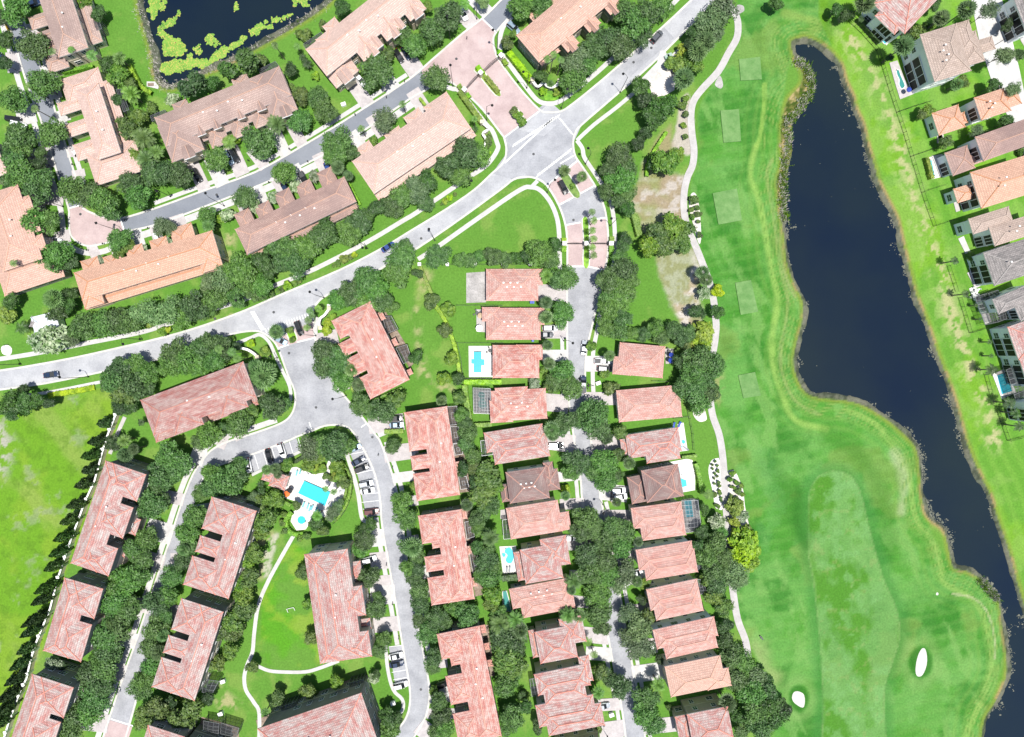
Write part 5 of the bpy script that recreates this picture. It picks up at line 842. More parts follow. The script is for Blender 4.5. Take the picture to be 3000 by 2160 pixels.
T('west of the footpath beside the pool block', [(775,1524,42,'m'),(762,1552,34,'m'),(745,1622,34,'m'),(721,1642,28,'m'),(729,1694,36,'m'),(708,1715,30,'m'),(713,1747,35,'m'),(716,1790,38,'m'),(681,1822,38,'m'),(654,1855,36,'m'),(690,1850,28,'m'),(675,1909,28,'m'),(640,1944,26,'m'),(613,1949,20,'m'),(608,2049,20,'d')], 'y')
T('in the community pool garden', [(910,1306,46,'g'),(977,1306,50),(1004,1301,38),(940,1310,40),(904,1357,30,'m'),(937,1336,26,'m'),(985,1368,22,'m'),(926,1382,9,'b'),(972,1403,9,'b'),(985,1395,14,'y'),(996,1398,16,'m'),(945,1372,12,'y'),(925,1370,12,'y'),(953,1433,11,'p',5),(977,1441,11,'p',5),(974,1505,20,'g'),(988,1479,18,'g'),(1005,1415,18,'m'),(929,1511,16,'r'),(923,1535,26,'d'),(945,1556,16,'m'),(831,1506,9,'b'),(827,1534,9,'b'),(836,1556,9,'b'),(878,1577,10,'b'),(900,1572,10,'b'),(869,1480,12,'m'),(955,1395,10,'b')], 'x')
T('between the oval lawn block and the loop road', [(1069,1581,36),(1055,1610,28),(1085,1538,24,'d'),(1080,1689,36),(1098,1785,34),(1108,1755,24,'d'),(1125,1871,26),(1112,1909,28),(1095,1989,15,'w'),(1104,1975,12,'d'),(1070,1555,20,'d')], 'y')
T('on the oval lawn and below it', [(888,1678,20,'m'),(902,1771,18,'m'),(910,1871,19,'m'),(737,1954,17,'m'),(810,2049,26,'m'),(899,2024,25,'m'),(985,1997,24,'m'),(778,2086,14,'r'),(923,2035,10,'b')], 'x')
T('at the south end of the loop footway', [(1136,2105,34,'d'),(1139,2140,36),(1160,2110,26,'d')], 'y')
T('in the green belt behind the southern red houses', [(1442,1742,32,'m'),(1437,1774,28,'m'),(1459,1795,26),(1464,1825,32,'r'),(1510,1814,26,'r'),(1483,1871,48),(1512,1887,40),(1483,1930,46,'m'),(1510,1957,38,'m'),(1483,2011,44),(1500,1985,30),(1537,2070,28,'d'),(1502,2097,42),(1577,2129,24,'d'),(1485,2130,35),(1455,1855,26,'d'),(1525,1845,22,'q'),(1530,2040,14,'k')], 'y')
T('in front of the southern street houses, west side', [(1674,1728,14,'q'),(1663,1801,24,'r',6),(1694,1801,20,'q'),(1752,1742,46),(1752,1795,46),(1762,1835,32),(1723,1882,15,'p',4),(1741,1919,13,'p',4),(1760,1971,20,'m'),(1790,1989,28),(1752,2030,20,'r'),(1720,2046,15,'p',5),(1752,2138,12,'b'),(1742,1960,10,'y')], 'y')
T('in front of the southern street houses, east side', [(1822,1559,42),(1816,1602,42),(1827,1675,44,'g'),(1811,1715,34,'g'),(1870,1586,14,'q'),(1865,1702,16,'q'),(1892,1713,18,'m'),(1862,1834,48,'g'),(1842,1800,34,'g'),(1881,1900,42,'g'),(1838,1870,34,'g'),(1902,1805,20,'m'),(1933,1934,15,'d'),(1814,2014,40),(1895,2047,42),(1885,2092,42),(1915,2128,38),(1928,2005,22,'r'),(1880,1760,16,'d'),(1960,2072,9,'b')], 'y')
T('behind the eastern houses beside the cart path', [(2064,1493,16,'d'),(2077,1450,18,'p',5),(2102,1527,22,'w'),(2059,1559,26,'d'),(2096,1592,40),(2110,1560,24),(2069,1635,38),(2118,1640,36),(2096,1675,38),(2150,1675,42,'g'),(2156,1702,34,'g'),(2104,1720,38),(2046,1600,22,'d'),(2075,1700,24,'m')], 'y')
T('on the pale bed east of the cart path', [(2156,1486,26,'y'),(2177,1511,17,'w'),(2153,1527,17,'y'),(2185,1586,42,'y'),(2172,1627,40,'y'),(2199,1611,28,'y'),(2199,1651,26,'y'),(2170,1570,26,'y'),(2188,1560,22,'y')], 'y')
T('in the southern cart path wood', [(2094,1744,30,'m'),(2123,1782,32,'m'),(2132,1829,26,'d'),(2123,1877,32,'d'),(2110,1840,28,'d'),(2142,1924,40),(2180,1948,40),(2151,1986,46),(2208,1986,40,'g'),(2203,2031,46),(2251,2014,40,'d'),(2258,2064,42,'d'),(2294,2075,36,'d'),(2213,2092,48),(2275,2105,38,'d'),(2228,2137,42),(2175,2147,28),(2127,2055,26,'q'),(2165,2100,22,'d'),(2115,1960,26,'d')], 'y')
T('around the upper lakeside villas', [(2529,12,30,'q',6),(2580,45,1.2,'b'),(2454,27,24,'d'),(2480,44,18,'d'),(2642,140,28,'q',8),(2753,57,22,'q',8),(2826,32,26,'q',9),(2901,30,28,'g',9),(2947,156,32,'g',9),(2974,259,24,'g',9),(2690,92,22,'m'),(2722,78,16,'m'),(2660,115,18,'d'),(2912,250,28,'d'),(2960,16,14,'y'),(2952,73,18,'d'),(2723,323,18,'m'),(2705,333,14,'m'),(2863,383,26,'g'),(2775,415,18,'m'),(2952,356,28,'d'),(2799,250,18,'q',3),(2822,240,18,'m'),(2740,16,16,'d'),(2985,160,18,'d'),(2890,395,14,'m'),(2970,100,14,'b'),(2607,170,12,'d')], 'x')
T('on the lakeside villa back lawns', [(2799,764,13,'k',5),(2831,861,13,'k',5),(2906,1084,20,'k',5),(2958,1181,20,'k',5),(2901,1002,9,'k',3),(2905,1043,8,'k',3),(2979,1212,17,'k',5),(2987,1250,17,'k',5),(2861,895,7,'k',2.5),(2874,935,7,'k',2.5),(2845,750,11,'b'),(2990,445,10,'b')], 'y')
# round clipped shrubs on the verges
V = [(1507,326,12),(1519,341,12),(1530,356,13)]
for i, (x, y, r) in enumerate(V): tree(x, y, r, 'b', f"{ORD[i]} of three dark clipped round bushes on the pink court island", 'clipped bushes on the island')
T('in the main road verge beds', [(1334,569,6,'b'),(1318,580,10,'y'),(1297,596,6,'b'),(1305,590,9,'y'),(1006,760,13,'y'),(989,773,8,'b'),(1028,753,8,'b'),(1038,747,9,'y'),(978,778,7,'y'),(841,836,14,'y'),(825,848,8,'b'),(864,830,8,'b'),(877,826,7,'y'),(813,853,8,'y'),(797,862,9,'b'),(476,970,12,'b'),(492,966,10,'y'),(436,950,12,'y')], 'x')
T('outside the stone sign walls', [(1590,268,12,'y'),(1632,268,12,'y'),(1612,248,14,'r',1.5),(1428,448,10,'y'),(733,1005,12,'y'),(776,1030,16,'y'),(770,1028,9,'b'),(960,945,14,'y'),(975,930,12,'y'),(957,968,14,'y')], 'x')
for i, (x, y, r) in enumerate([(2096,1352,3),(2087,1362,3),(2101,1365,3),(2088,1374,3),(2103,1381,4),(2094,1388,3),(2102,1396,3),(2092,1402,3),(2106,1414,4),(2107,1424,4),(2093,1417,3),(2108,1439,4),(2110,1446,4),(2094,1450,6),(2112,1460,3),(2113,1467,3),(2106,1484,4),(2098,1480,4)]):
    tree(x, y, r*1.3, 'b', f"{ORD[i]} tiny shrub down the white gravel bed by the path", 'tiny shrubs in the white gravel bed')
for i, (x, y, r) in enumerate([(2145,1388,8),(2138,1404,8),(2158,1415,7),(2141,1427,5),(2152,1430,5),(2172,1424,7),(2162,1440,9),(2175,1448,7),(2142,1455,7),(2158,1460,6),(2172,1472,5),(2034,585,13),(2026,615,7),(2042,610,8),(2044,628,9),(2027,632,6),(2030,640,5),(2046,650,6),(2050,690,8)]):
    tree(x, y, r, 'b', f"{ORD[i]} dark green shrub down the pale beds edging the golf course", 'shrubs in the pale beds')

# hedges: clipped boxes faced with leaves
def hedge(pts, w_, label, h=1.4, mt='h', smth=3):
    pts = sm(pts, smth) if len(pts) > 2 else pts; c = P(*pts[len(pts)//2]); r = empty('hedge', (c.x, c.y, 0)); tag(r, label, 'hedge'); mb = MB(); rs = np.random.RandomState(len(label)+int(c.x)+5000); W = w_*S
    q = [P(x, y)-Vector((c.x, c.y, 0)) for x, y in pts]
    for a, b in zip(q[:-1], q[1:]):
        L = (b-a).length; 
        if L < .01: continue
        d = (b-a)/L; n_ = Vector((-d.y, d.x, 0)); 
        for k in range(int(L*(W+2*h)*9)+4):
            u = rs.rand()*L; t = rs.rand()*(W+2*h)
            if t < h: off, z, nr = -W/2, t, -n_
            elif t < h+W: off, z, nr = t-h-W/2, h, Vector((0,0,1))
            else: off, z, nr = W/2, t-h-W, n_
            p = a+d*u+n_*off+Vector((0,0,z))+Vector(rs.randn(3)*.06); nn = (nr+Vector(rs.randn(3)*.45)).normalized(); e = nn.orthogonal().normalized(); f = nn.cross(e); an = rs.rand()*6; e2 = e*math.cos(an)+f*math.sin(an); f2 = nn.cross(e2); s = .13+.12*rs.rand()
            mb.face([p-e2*s, p-f2*s*.7, p+e2*s, p+f2*s*.7])
        s1 = .9; mb.face([a-n_*W/2*s1, b-n_*W/2*s1, b-n_*W/2*s1+Vector((0,0,h*.93)), a-n_*W/2*s1+Vector((0,0,h*.93))]); mb.face([a+n_*W/2*s1, b+n_*W/2*s1, b+n_*W/2*s1+Vector((0,0,h*.93)), a+n_*W/2*s1+Vector((0,0,h*.93))])
        mb.face([a-n_*W/2*s1+Vector((0,0,h*.93)), b-n_*W/2*s1+Vector((0,0,h*.93)), b+n_*W/2*s1+Vector((0,0,h*.93)), a+n_*W/2*s1+Vector((0,0,h*.93))])
    mb.build('foliage', L_[mt], r); return r
for a in [([(189,218),(280,199)],8,'low hedge between the two top left blocks'),([(385,194),(400,225),(415,253),(435,270),(450,278)],12,'curved bright hedge at the corner of the lily pond'),([(1489,160),(1556,242)],19,'thick hedge beside northern footpath of the gate court',1.8),([(1347,274),(1412,364)],16,'thick hedge beside southern footpath of the gate court',1.8),
 ([(1424,229),(1460,274)],15,'yellow hedge on the gate court island',1.0,'y'),([(1398,199),(1416,222)],14,'green hedge tip on the gate court island',1.3),([(1854,632),(1870,694)],18,'short thick hedge beside the bare golf bank',1.8,'h'),([(1023,538),(1058,605)],8,'thin hedge east of the sooty mauve block'),
 ([(1275,895),(1296,925),(1316,965),(1335,1025),(1350,1110)],11,'long bright hedge beside the dry lawn',1.6),([(1359,1119),(1469,1119)],15,'bright hedge below the white pool terrace',1.8),([(1362,1128),(1366,1170),(1378,1240)],17,'bright hedge west of the small pool cage',1.8),([(1386,1245),(1440,1242)],13,'bright hedge south of the small pool cage',1.6),([(1232,783),(1250,825),(1265,861)],10,'narrow bright hedge under the brick pillared fence'),
 ([(1128,1264),(1184,1261)],13,'clipped hedge beside the silver blue car'),([(2034,1355),(2045,1400),(2052,1444)],12,'dark hedge east of L shaped pool',1.8),([(1994,1338),(2037,1333)],9,'dark hedge north of the large white terrace'),([(143,1159),(210,1148),(280,1135)],17,'yellow groundcover strip along the southern pavement',.5,'y'),
 ([(1003,1350),(1025,1385),(1031,1414),(1028,1445),(1018,1475),(1000,1505),(985,1525)],7,'curved double hedge east of community pool',1.4),([(996,1352),(1014,1390),(1018,1420),(1014,1450),(1000,1480),(985,1505)],7,'inner curved hedge east of community pool',1.4),([(859,1498),(842,1519),(845,1546),(864,1562),(891,1562)],13,'hedge wrapping the round spa',1.3),([(822,1462),(856,1478)],10,'hedge between the cabana and the spa'),
 ([(2707,465),(2723,527)],11,'yellow hedge beside the slim villa pool',1.4,'y'),([(2815,651),(2824,682)],9,'short hedge at the grey beige villa wall'),([(2508,59),(2572,129)],13,'planting strip along the narrow lap pool',1.5,'d'),([(1023,1118),(1040,1150)],6,'tiny hedge by the white car driveway'),([(1105,1168),(1180,1136)],6,'narrow hedge under the white salmon block'),
 ([(1892,520),(1900,470),(1950,390)],10,'rough hedge edging the bare golf bank',1.2),([(1900,1745),(1990,1730)],7,'row of potted greens beside north wall',1.2,'m'),([(868,1352),(905,1330),(935,1318)],9,'dark hedge behind the pool parking bay',1.5,'d'),([(782,1168),(790,1182)],7,'short hedge by the rust red block corner'),([(345,800),(380,790)],6,'low hedge by orange townhouse doorsteps'),([(1470,1690),(1530,1685)],18,'dark hedge south of the freeform pool',1.6,'d'),
 ([(98,837),(186,805)],7,'low hedge on the path beside orange block'),([(1231,292),(1253,322)],8,'clipped hedge between two driveways near the gate'),([(1466,153),(1462,166)],15,'square clipped bush north of the gate pillar',1.4),([(1474,180),(1484,196)],13,'square clipped bush south of the gate pillar',1.4),([(1344,254),(1352,266)],13,'square clipped bush beside western gate pillar',1.4),([(1368,278),(1376,292)],12,'square clipped bush below western gate pillar',1.4),([(1651,700),(1651,712)],14,'square clipped bush north of the left lower gate',1.4),([(1651,724),(1651,740)],14,'square clipped bush south of the left lower gate',1.4),([(1790,696),(1790,710)],14,'square clipped bush north of the right lower gate',1.4),([(1789,722),(1789,740)],14,'square clipped bush south of the right lower gate',1.4)]:
    hedge(*a)
# lily pads: countless, one mass
rs = np.random.RandomState(5); lily = MB()
blobs = [([(430,20),(455,-10),(490,0),(480,30),(450,45),(430,40)],1.0),([(440,-40),(500,-30),(480,10),(455,60),(475,85),(500,100),(515,130),(545,140),(540,155),(490,150),(470,120),(460,90),(440,50)],1),([(500,50),(515,30),(528,45),(520,60),(490,85),(465,85),(460,75)],1),([(460,190),(500,180),(530,170),(560,160),(610,170),(640,140),(690,120),(740,90),(760,55),(790,70),(800,80),(770,95),(730,110),(690,140),(660,165),(620,190),(560,210),(510,220),(470,215),(455,200)],1.3),([(600,105),(620,100),(628,125),(650,125),(640,140),(600,135)],1),([(795,55),(830,40),(862,38),(850,52),(822,68),(798,66)],1),([(856,-10),(925,-30),(915,5),(890,20),(858,18)],1),([(688,18),(694,6),(699,25),(694,35),(686,32)],.8),([(560,140),(590,130),(600,155),(575,165)],.6),([(470,110),(490,100),(545,130),(552,148),(530,170),(480,160)],.8)]
for pts, dn in blobs:
    X0, X1 = min(p[0] for p in pts), max(p[0] for p in pts); Y0, Y1 = min(p[1] for p in pts), max(p[1] for p in pts); cx_ = np.array([[*p] for p in pts]); tot = int((X1-X0)*(Y1-Y0)*.50*dn)
    px_ = X0+rs.rand(tot)*(X1-X0); py_ = Y0+rs.rand(tot)*(Y1-Y0); nv = vnoise(px_, py_, 14, 77, 3); ins_ = sd(px_, py_, pts)+(nv-.42)*34 < 0
    for x, y in zip(px_[ins_], py_[ins_]): p = P(x, y, -.4); lily.disc(p.x, p.y, -.40+.03*rs.rand(),   .12+.13*rs.rand(), 6, int(rs.rand() < .25))
o = lily.build('lily_pads', [nmat('lily_green', (.10,.24,.025,1), (.20,.36,.04,1), .5, .6), nmat('lily_yellow', (.32,.36,.05,1), (.38,.32,.08,1), .5, .6)]); tag(o, 'bright yellow green lily pads floating on the pond', 'lily pads', kind='stuff')
# floating algae along the lake edge
alg = MB(); LK = LAKE
def clump(x, y, r, z):
    p = P(x, y, z); n = 7; ph = rs.rand()*6; alg.face([(p.x+r*(.5+.7*rs.rand())*math.cos(t), p.y+r*(.4+.6*rs.rand())*math.sin(t), z) for t in [ph+2*math.pi*i/n for i in range(n)]], int(rs.rand() < .4))
seg = [(LK[i], LK[(i+1) % len(LK)]) for i in range(len(LK))]; seg = [s_ for s_ in seg if s_[0][1] < 2250]
wts = np.array([math.hypot(b[0]-a[0], b[1]-a[1]) for a, b in seg]); wts /= wts.sum(); cxs = []
for k in range(24000):
    a, b = seg[rs.choice(len(seg), p=wts)]; t = rs.rand(); x, y = a[0]+(b[0]-a[0])*t, a[1]+(b[1]-a[1])*t; dx, dy = b[0]-a[0], b[1]-a[1]; l = math.hypot(dx, dy) or 1
    d_ = rs.exponential(12)-2; cxs.append((x-dy/l*d_, y+dx/l*d_, d_))
A_ = np.array(cxs); nz = vnoise(A_[:, 0], A_[:, 1], 34, 51, 4); wid = vnoise(A_[:, 0], A_[:, 1], 150, 52, 2); inn = inside(A_[:, 0], A_[:, 1], LK)
for (x, y, d_), q, ii, w_ in zip(cxs, nz, inn, wid):
    if ii and q > .44+.010*max(0, d_-6-22*max(0, w_-.4)): clump(x, y, .10+.34*rs.rand()**3, -.395+.01*rs.rand())
for k in range(60):
    x, y = 2300+rs.rand()*640, 120+rs.rand()*1900
    if inside(np.array([x]), np.array([y]), LK)[0]: clump(x, y, .07+.12*rs.rand(), -.39)
o = alg.build('floating_algae', [nmat('grey_algae', (.06,.068,.05,1), (.12,.125,.095,1), .6, .9), nmat('pale_algae', (.10,.108,.08,1), (.17,.17,.13,1), .6, .9)]); tag(o, 'grey mats of algae floating along the lake shore', 'algae', kind='stuff')
# reeds on the western lake shore and dead weeds round the pond
rd = MB()
def tuft(x, y, n, h, m):
    p = P(x, y, 0)
    for _ in range(n):
        a = rs.rand()*6.28; d = Vector((math.cos(a), math.sin(a), 0)); q = p+Vector((rs.randn()*.25, rs.randn()*.25, -.3)); e = q+d*h*.5+Vector((0,0,h)); s = Vector((-d.y, d.x, 0))*.10; rd.face([q-s, q+s, e+d*.1+s*.3, e-s*.3], m)
MR = [(2332,180),(2350,190),(2368,208),(2376,236),(2370,275),(2350,308),(2328,336),(2306,355),(2310,400),(2300,450),(2298,500),(2292,560),(2294,600),(2300,640)]
MRs = sm(MR, 6)
for k in range(1700):
    x, y = MRs[rs.randint(len(MRs))]; x += rs.randn()*7; y += rs.randn()*6; tuft(x, y, 4, .4+.5*rs.rand(), rs.randint(3))
for k in range(900):
    a = POND[rs.randint(len(POND))]; x, y = a[0]+rs.randn()*8, a[1]+rs.randn()*8-4
    if a[1] > 2: tuft(x, y, 3, .3+.4*rs.rand(), 1 if rs.rand() < .8 else 0)
for k in range(420):
    t = rs.rand(); x, y = 2868+55*t+rs.randn()*5, 1700+60*t+rs.randn()*5; tuft(x, y, 4, .5+.4*rs.rand(), rs.randint(3))
o = rd.build('shore_reeds', [L_['m'], M['bed'], L_['y']]); tag(o, 'straw and green reeds on the lake and pond shores', 'reeds', kind='stuff')
# ---------------- cars ----------------
def paint(name, c, metal=.0): 
    m, n, b = newmat(name); b.inputs['Base Color'].default_value = c; b.inputs['Roughness'].default_value = .28; b.inputs['Metallic'].default_value = metal; b.inputs['Coat Weight'].default_value = .6; b.inputs['Coat Roughness'].default_value = .05; return m
PC = dict(white=paint('white_car_paint',(.75,.76,.77,1)), black=paint('black_car_paint',(.012,.013,.015,1)), silver=paint('silver_car_paint',(.42,.45,.48,1),.3), grey=paint('grey_car_paint',(.12,.125,.135,1),.3), blue=paint('blue_car_paint',(.02,.05,.20,1)), ltblue=paint('pale_blue_car_paint',(.30,.40,.50,1),.3), navy=paint('navy_car_paint',(.015,.03,.07,1)), red=paint('maroon_car_paint',(.12,.03,.03,1)))
M['cglass'] = plain('car_glass', (.012,.016,.02,1), .42, 0, .02); M['cglass'].node_tree.nodes['Principled BSDF'].inputs['Specular IOR Level'].default_value = .25; M['tyre'] = plain('tyre_rubber', (.02,.02,.02,1), .9); M['rim'] = plain('alloy_rim', (.4,.4,.42,1), .3, .8); M['lamp'] = plain('clear_lamp', (.7,.72,.75,1), .1); M['tail'] = plain('red_tail_lamp', (.35,.01,.01,1), .2)
def loft(mb, st, m=0):
    """st: list of (x, half width at the sill, half width at the shoulder, z sill, z shoulder); crowned top"""
    ring = lambda s_: [(s_[0],-s_[1],s_[3]),(s_[0],-s_[1]*1.02,(s_[3]+s_[4])/2),(s_[0],-s_[2],s_[4]-.06),(s_[0],-s_[2]*.8,s_[4]),(s_[0],0,s_[4]+.03),(s_[0],s_[2]*.8,s_[4]),(s_[0],s_[2],s_[4]-.06),(s_[0],s_[1]*1.02,(s_[3]+s_[4])/2),(s_[0],s_[1],s_[3])]
    R_ = [ring(s_) for s_ in st]
    for a, b in zip(R_[:-1], R_[1:]):
        for i in range(8): mb.face([a[i], b[i], b[i+1], a[i+1]], m)
    mb.face(R_[0], m); mb.face(R_[-1][::-1], m)
CARM = {}
def car_meshes(kind):
    if kind in CARM: return CARM[kind]
    L = {'sedan': 4.7, 'suv': 4.75, 'pickup': 5.6}[kind]; W_ = {'sedan': .91, 'suv': .96, 'pickup': 1.0}[kind]; zs = {'sedan': .86, 'suv': 1.0, 'pickup': 1.08}[kind]; H_ = {'sedan': 1.42, 'suv': 1.72, 'pickup': 1.82}[kind]; h = L/2
    bd = MB(); hood = h-.35*L*.78
    loft(bd, [(-h,W_*.72,W_*.66,.38,zs*.80),(-h+.22,W_*.93,W_*.86,.3,zs*.95),(-h+.8,W_,W_*.95,.26,zs),(0,W_,W_*.96,.26,zs),(hood,W_,W_*.94,.26,zs*.98),(h-.7,W_*.98,W_*.90,.28,zs*.90),(h-.22,W_*.88,W_*.80,.3,zs*.80),(h,W_*.62,W_*.55,.36,zs*.66)])
    if kind == 'pickup': x0, x1, r0, r1 = -.55, hood+.15, -.45, hood-.75
    elif kind == 'suv': x0, x1, r0, r1 = -h+.12, hood+.15, -h+.45, hood-.7
    else: x0, x1, r0, r1 = -h+.62, hood+.1, -h+1.35, hood-.85
    gl = MB(); wb, wt = W_*.90, W_*.70; zb = zs-.02
    b4 = [(x0,-wb,zb),(x1,-wb*.92,zb),(x1,wb*.92,zb),(x0,wb,zb)]; t4 = [(r0,-wt,H_-.03),(r1,-wt,H_-.03),(r1,wt,H_-.03),(r0,wt,H_-.03)]
    for i in range(4): gl.face([b4[i], b4[(i+1)%4], t4[(i+1)%4], t4[i]])
    gl.face(t4)
    rfm = MB(); rfm.prism([(r0-.02,-wt-.02),(r1+.02,-wt*.96),(r1+.08,0),(r1+.02,wt*.96),(r0-.02,wt+.02)], H_-.05, H_, 0, True)
    for sx in (-1, 1):
        for xa, xb, xt, xt2 in ((x1,x1-.1,r1,r1-.08),(x0,x0+.12,r0,r0+.1)): rfm.face([(xa,sx*wb*.93,zb),(xb,sx*wb*.95,zb),(xt2,sx*(wt+.02),H_-.03),(xt,sx*(wt+.02),H_-.03)])
        rfm.box((x0+x1)/2+.2, sx*(wb+wt)/2*1.005, (zb+H_)/2, .09, .03, H_-zb-.06)
        rfm.box(x1-.35, sx*(W_+.08), zs+.02, .16, .2, .13)
    if kind == 'suv': [rfm.box((r0+r1)/2, s_*wt*.9, H_+.03, (r1-r0)*.8, .05, .05, 0, 1) for s_ in (-1, 1)]
    parts = [('body', bd.mesh('body', [PC['white'], M['dark']]), None), ('windows', gl.mesh('windows', M['cglass']), None), ('roof', rfm.mesh('roof', [PC['white'], M['dark']]), None)]
    if kind == 'pickup':
        bed = MB(); bed.box(-1.75, 0, zs+.035, 1.85, 1.45, .03); parts.append(('cargo_bed', bed.mesh('cargo_bed', M['dark']), None))
    wh = MB(); wh.tube((0,-.11,0),(0,.11,0),.34,.34,16); rm = MB(); rm.tube((0,-.13,0),(0,.13,0),.2,.2,12); wm = wh.mesh('wheel', M['tyre']); CARM['rim'] = rm.mesh('rim', M['rim'])
    for x in (-h+.95, h-.92):
        for sgn in (-1, 1): parts.append(('wheel', wm, (x, sgn*(W_-.08), .34)))
    hl = MB(); hl.box(0,0,0,.22,.30,.13); hm = hl.mesh('headlight', M['lamp']); tm = hl.mesh('taillight', M['tail'])
    for sgn in (-1, 1): parts.append(('headlight', hm, (h-.16, sgn*W_*.60, zs*.72))); parts.append(('taillight', tm, (-h+.10, sgn*W_*.66, zs*.80)))
    CARM[kind] = parts; return parts
def car(x, y, ang, kind, color, label, where):
    p = P(x, y, .7); r = empty({'sedan':'parked_car','suv':'sport_utility_car','pickup':'pickup_truck'}[kind], (p.x, p.y, .075), math.radians(ang)); tag(r, label, 'truck' if kind == 'pickup' else 'car', where)
    for nm, me_, loc in car_meshes(kind):
        o = link(bpy.data.objects.new(nm, me_)); o.parent = r
        if loc: o.location = loc
        if nm == 'wheel': q_ = link(bpy.data.objects.new('rim', CARM['rim'])); q_.parent = o
        if nm in ('body', 'roof'): o.material_slots[0].link = 'OBJECT'; o.material_slots[0].material = PC[color]
    return r
g1, g2, g3, g4 = 'cars driving on the roads', 'cars in the pool parking bays', 'cars parked on driveways', 'cars parked along the street'
for a in [(1924,108,48,'suv','grey','grey car with black glass driving on the main road near the top',g1),(1650,549,-62,'suv','black','black car entering beside the planted island at the lower gate',g1),(1137,724,32,'sedan','blue','dark blue car driving past the oak beside the main road',g1),(149,1098,8,'sedan','navy','dark navy car alone on the main road at the left',g1),(876,962,-70,'suv','black','black car leaving over pink pavers at the estate gate',g1),(821,997,-28,'sedan','ltblue','pale blue car under the palm at the estate gate',g1),
 (1039,1314,25,'sedan','ltblue','blue grey car topmost in the curved parking bay',g2),(1050,1351,30,'sedan','navy','dark navy car second from top in the curved parking bay',g2),(1060,1372,22,'suv','black','black car third from top in the curved parking bay',g2),(1073,1417,12,'suv','silver','silver car fourth from top in the curved parking bay',g2),(1077,1438,10,'sedan','white','white car fifth from top in the curved parking bay',g2),(1089,1499,6,'suv','red','dark maroon car lowest in the curved parking bay',g2),
 (788,1336,-75,'sedan','black','black car in the parking bay above the cabana',g2),(826,1320,-72,'suv','white','white car in the parking bay above the cabana',g2),(727,1364,-78,'suv','white','white car half under the oak left of the cabana bay',g2),
 (1082,1640,16,'suv','white','white car on the driveway right of the oval lawn block',g3),(1160,1922,13,'sedan','white','white car topmost in the small bay by the loop road',g2),(1162,1946,12,'sedan','navy','dark car second in the small bay by the loop road',g2),(1174,2007,14,'suv','white','white car lowest in the small bay by the loop road',g2),
 (1160,1225,2,'suv','black','black car beside the silver blue one at the salmon block',g3),(1162,1245,2,'sedan','ltblue','silver blue car parked above the clipped hedge',g3),(1012,1070,30,'suv','white','white car under oak beside the salmon white block',g3),
 (1611,962,0,'suv','white','white car on the driveway of the round umbrella house',g3),(1600,981,0,'sedan','grey','grey car half under the eave of the umbrella house',g3),(1711,1019,84,'sedan','silver','silver car at the kerb beside the clipped round tree',g4),(1708,1127,88,'pickup','navy','dark pickup at the kerb under the oak',g4),(1767,1058,0,'pickup','white','white pickup on the driveway of the blue umbrellas house',g3),(1771,1081,-4,'suv','grey','dark grey car below the white pickup',g3),
 (1627,1306,2,'suv','black','black car on the driveway of the mauve pink house',g3),(1669,1576,0,'sedan','white','white car on the drive above the freeform pool house',g3),(1811,1437,4,'suv','white','white car upper one left of the sooty house with L pool',g3),(1816,1455,8,'suv','white','white car lower one left of the sooty house with L pool',g3),(1863,1678,14,'sedan','white','white car west of the house with plain grey cage',g3),(1766,2069,8,'sedan','silver','silver car at the lowest house on the street west side',g3),(1909,1891,10,'suv','white','white car at the oak before the wide pink house',g3),(1300,2003,20,'suv','black','black car under trees at the southern salmon block',g3),
 (1168,164,-58,'sedan','black','black car below the long beige block',g3),(1190,156,-58,'sedan','navy','dark blue car right of the black one below the beige block',g3),(1055,234,-50,'sedan','white','white car beside the round oak below the beige block',g3),(1356,40,-62,'suv','white','white car at the top beside the oak near the gate court',g3),(1504,82,-42,'suv','ltblue','blue grey car by the salmon block at the gate court',g3),
 (671,462,-64,'suv','ltblue','pale blue car left of a black one under mauve brown block',g3),(688,457,-64,'suv','black','black car right of the pale blue one under mauve brown block',g3),(962,496,-65,'sedan','blue','bright blue car above the right end of sooty block',g3),(891,527,-62,'pickup','black','black pickup above the sooty mauve block garages',g3),(837,555,-62,'sedan','navy','dark blue car above the orange toned garage roof',g3),(720,610,-66,'suv','silver','silver car above the leftmost garage of sooty block',g3),
 (577,514,-60,'suv','black','black car left of the large mauve brown block end',g3),(159,705,-8,'suv','white','white car left of the paved turning circle',g3),(465,702,-64,'suv','white','white car on a driveway above the orange block',g3),(236,443,36,'suv','white','white car in front of the pale pink block',g3),(40,350,-8,'suv','black','black car at the left edge between oaks',g3),(56,366,-14,'suv','white','white car just below the black one at left edge',g3),(101,10,20,'sedan','navy','navy car at the top left corner',g3),(8,170,-40,'suv','navy','dark car on the far left driveway',g3),(2994,452,-70,'suv','black','black car at the right edge by the orange villa',g3),(1798,1450,85,'sedan','grey','grey car at the kerb opposite the sooty house',g4)]:
    car(*a)
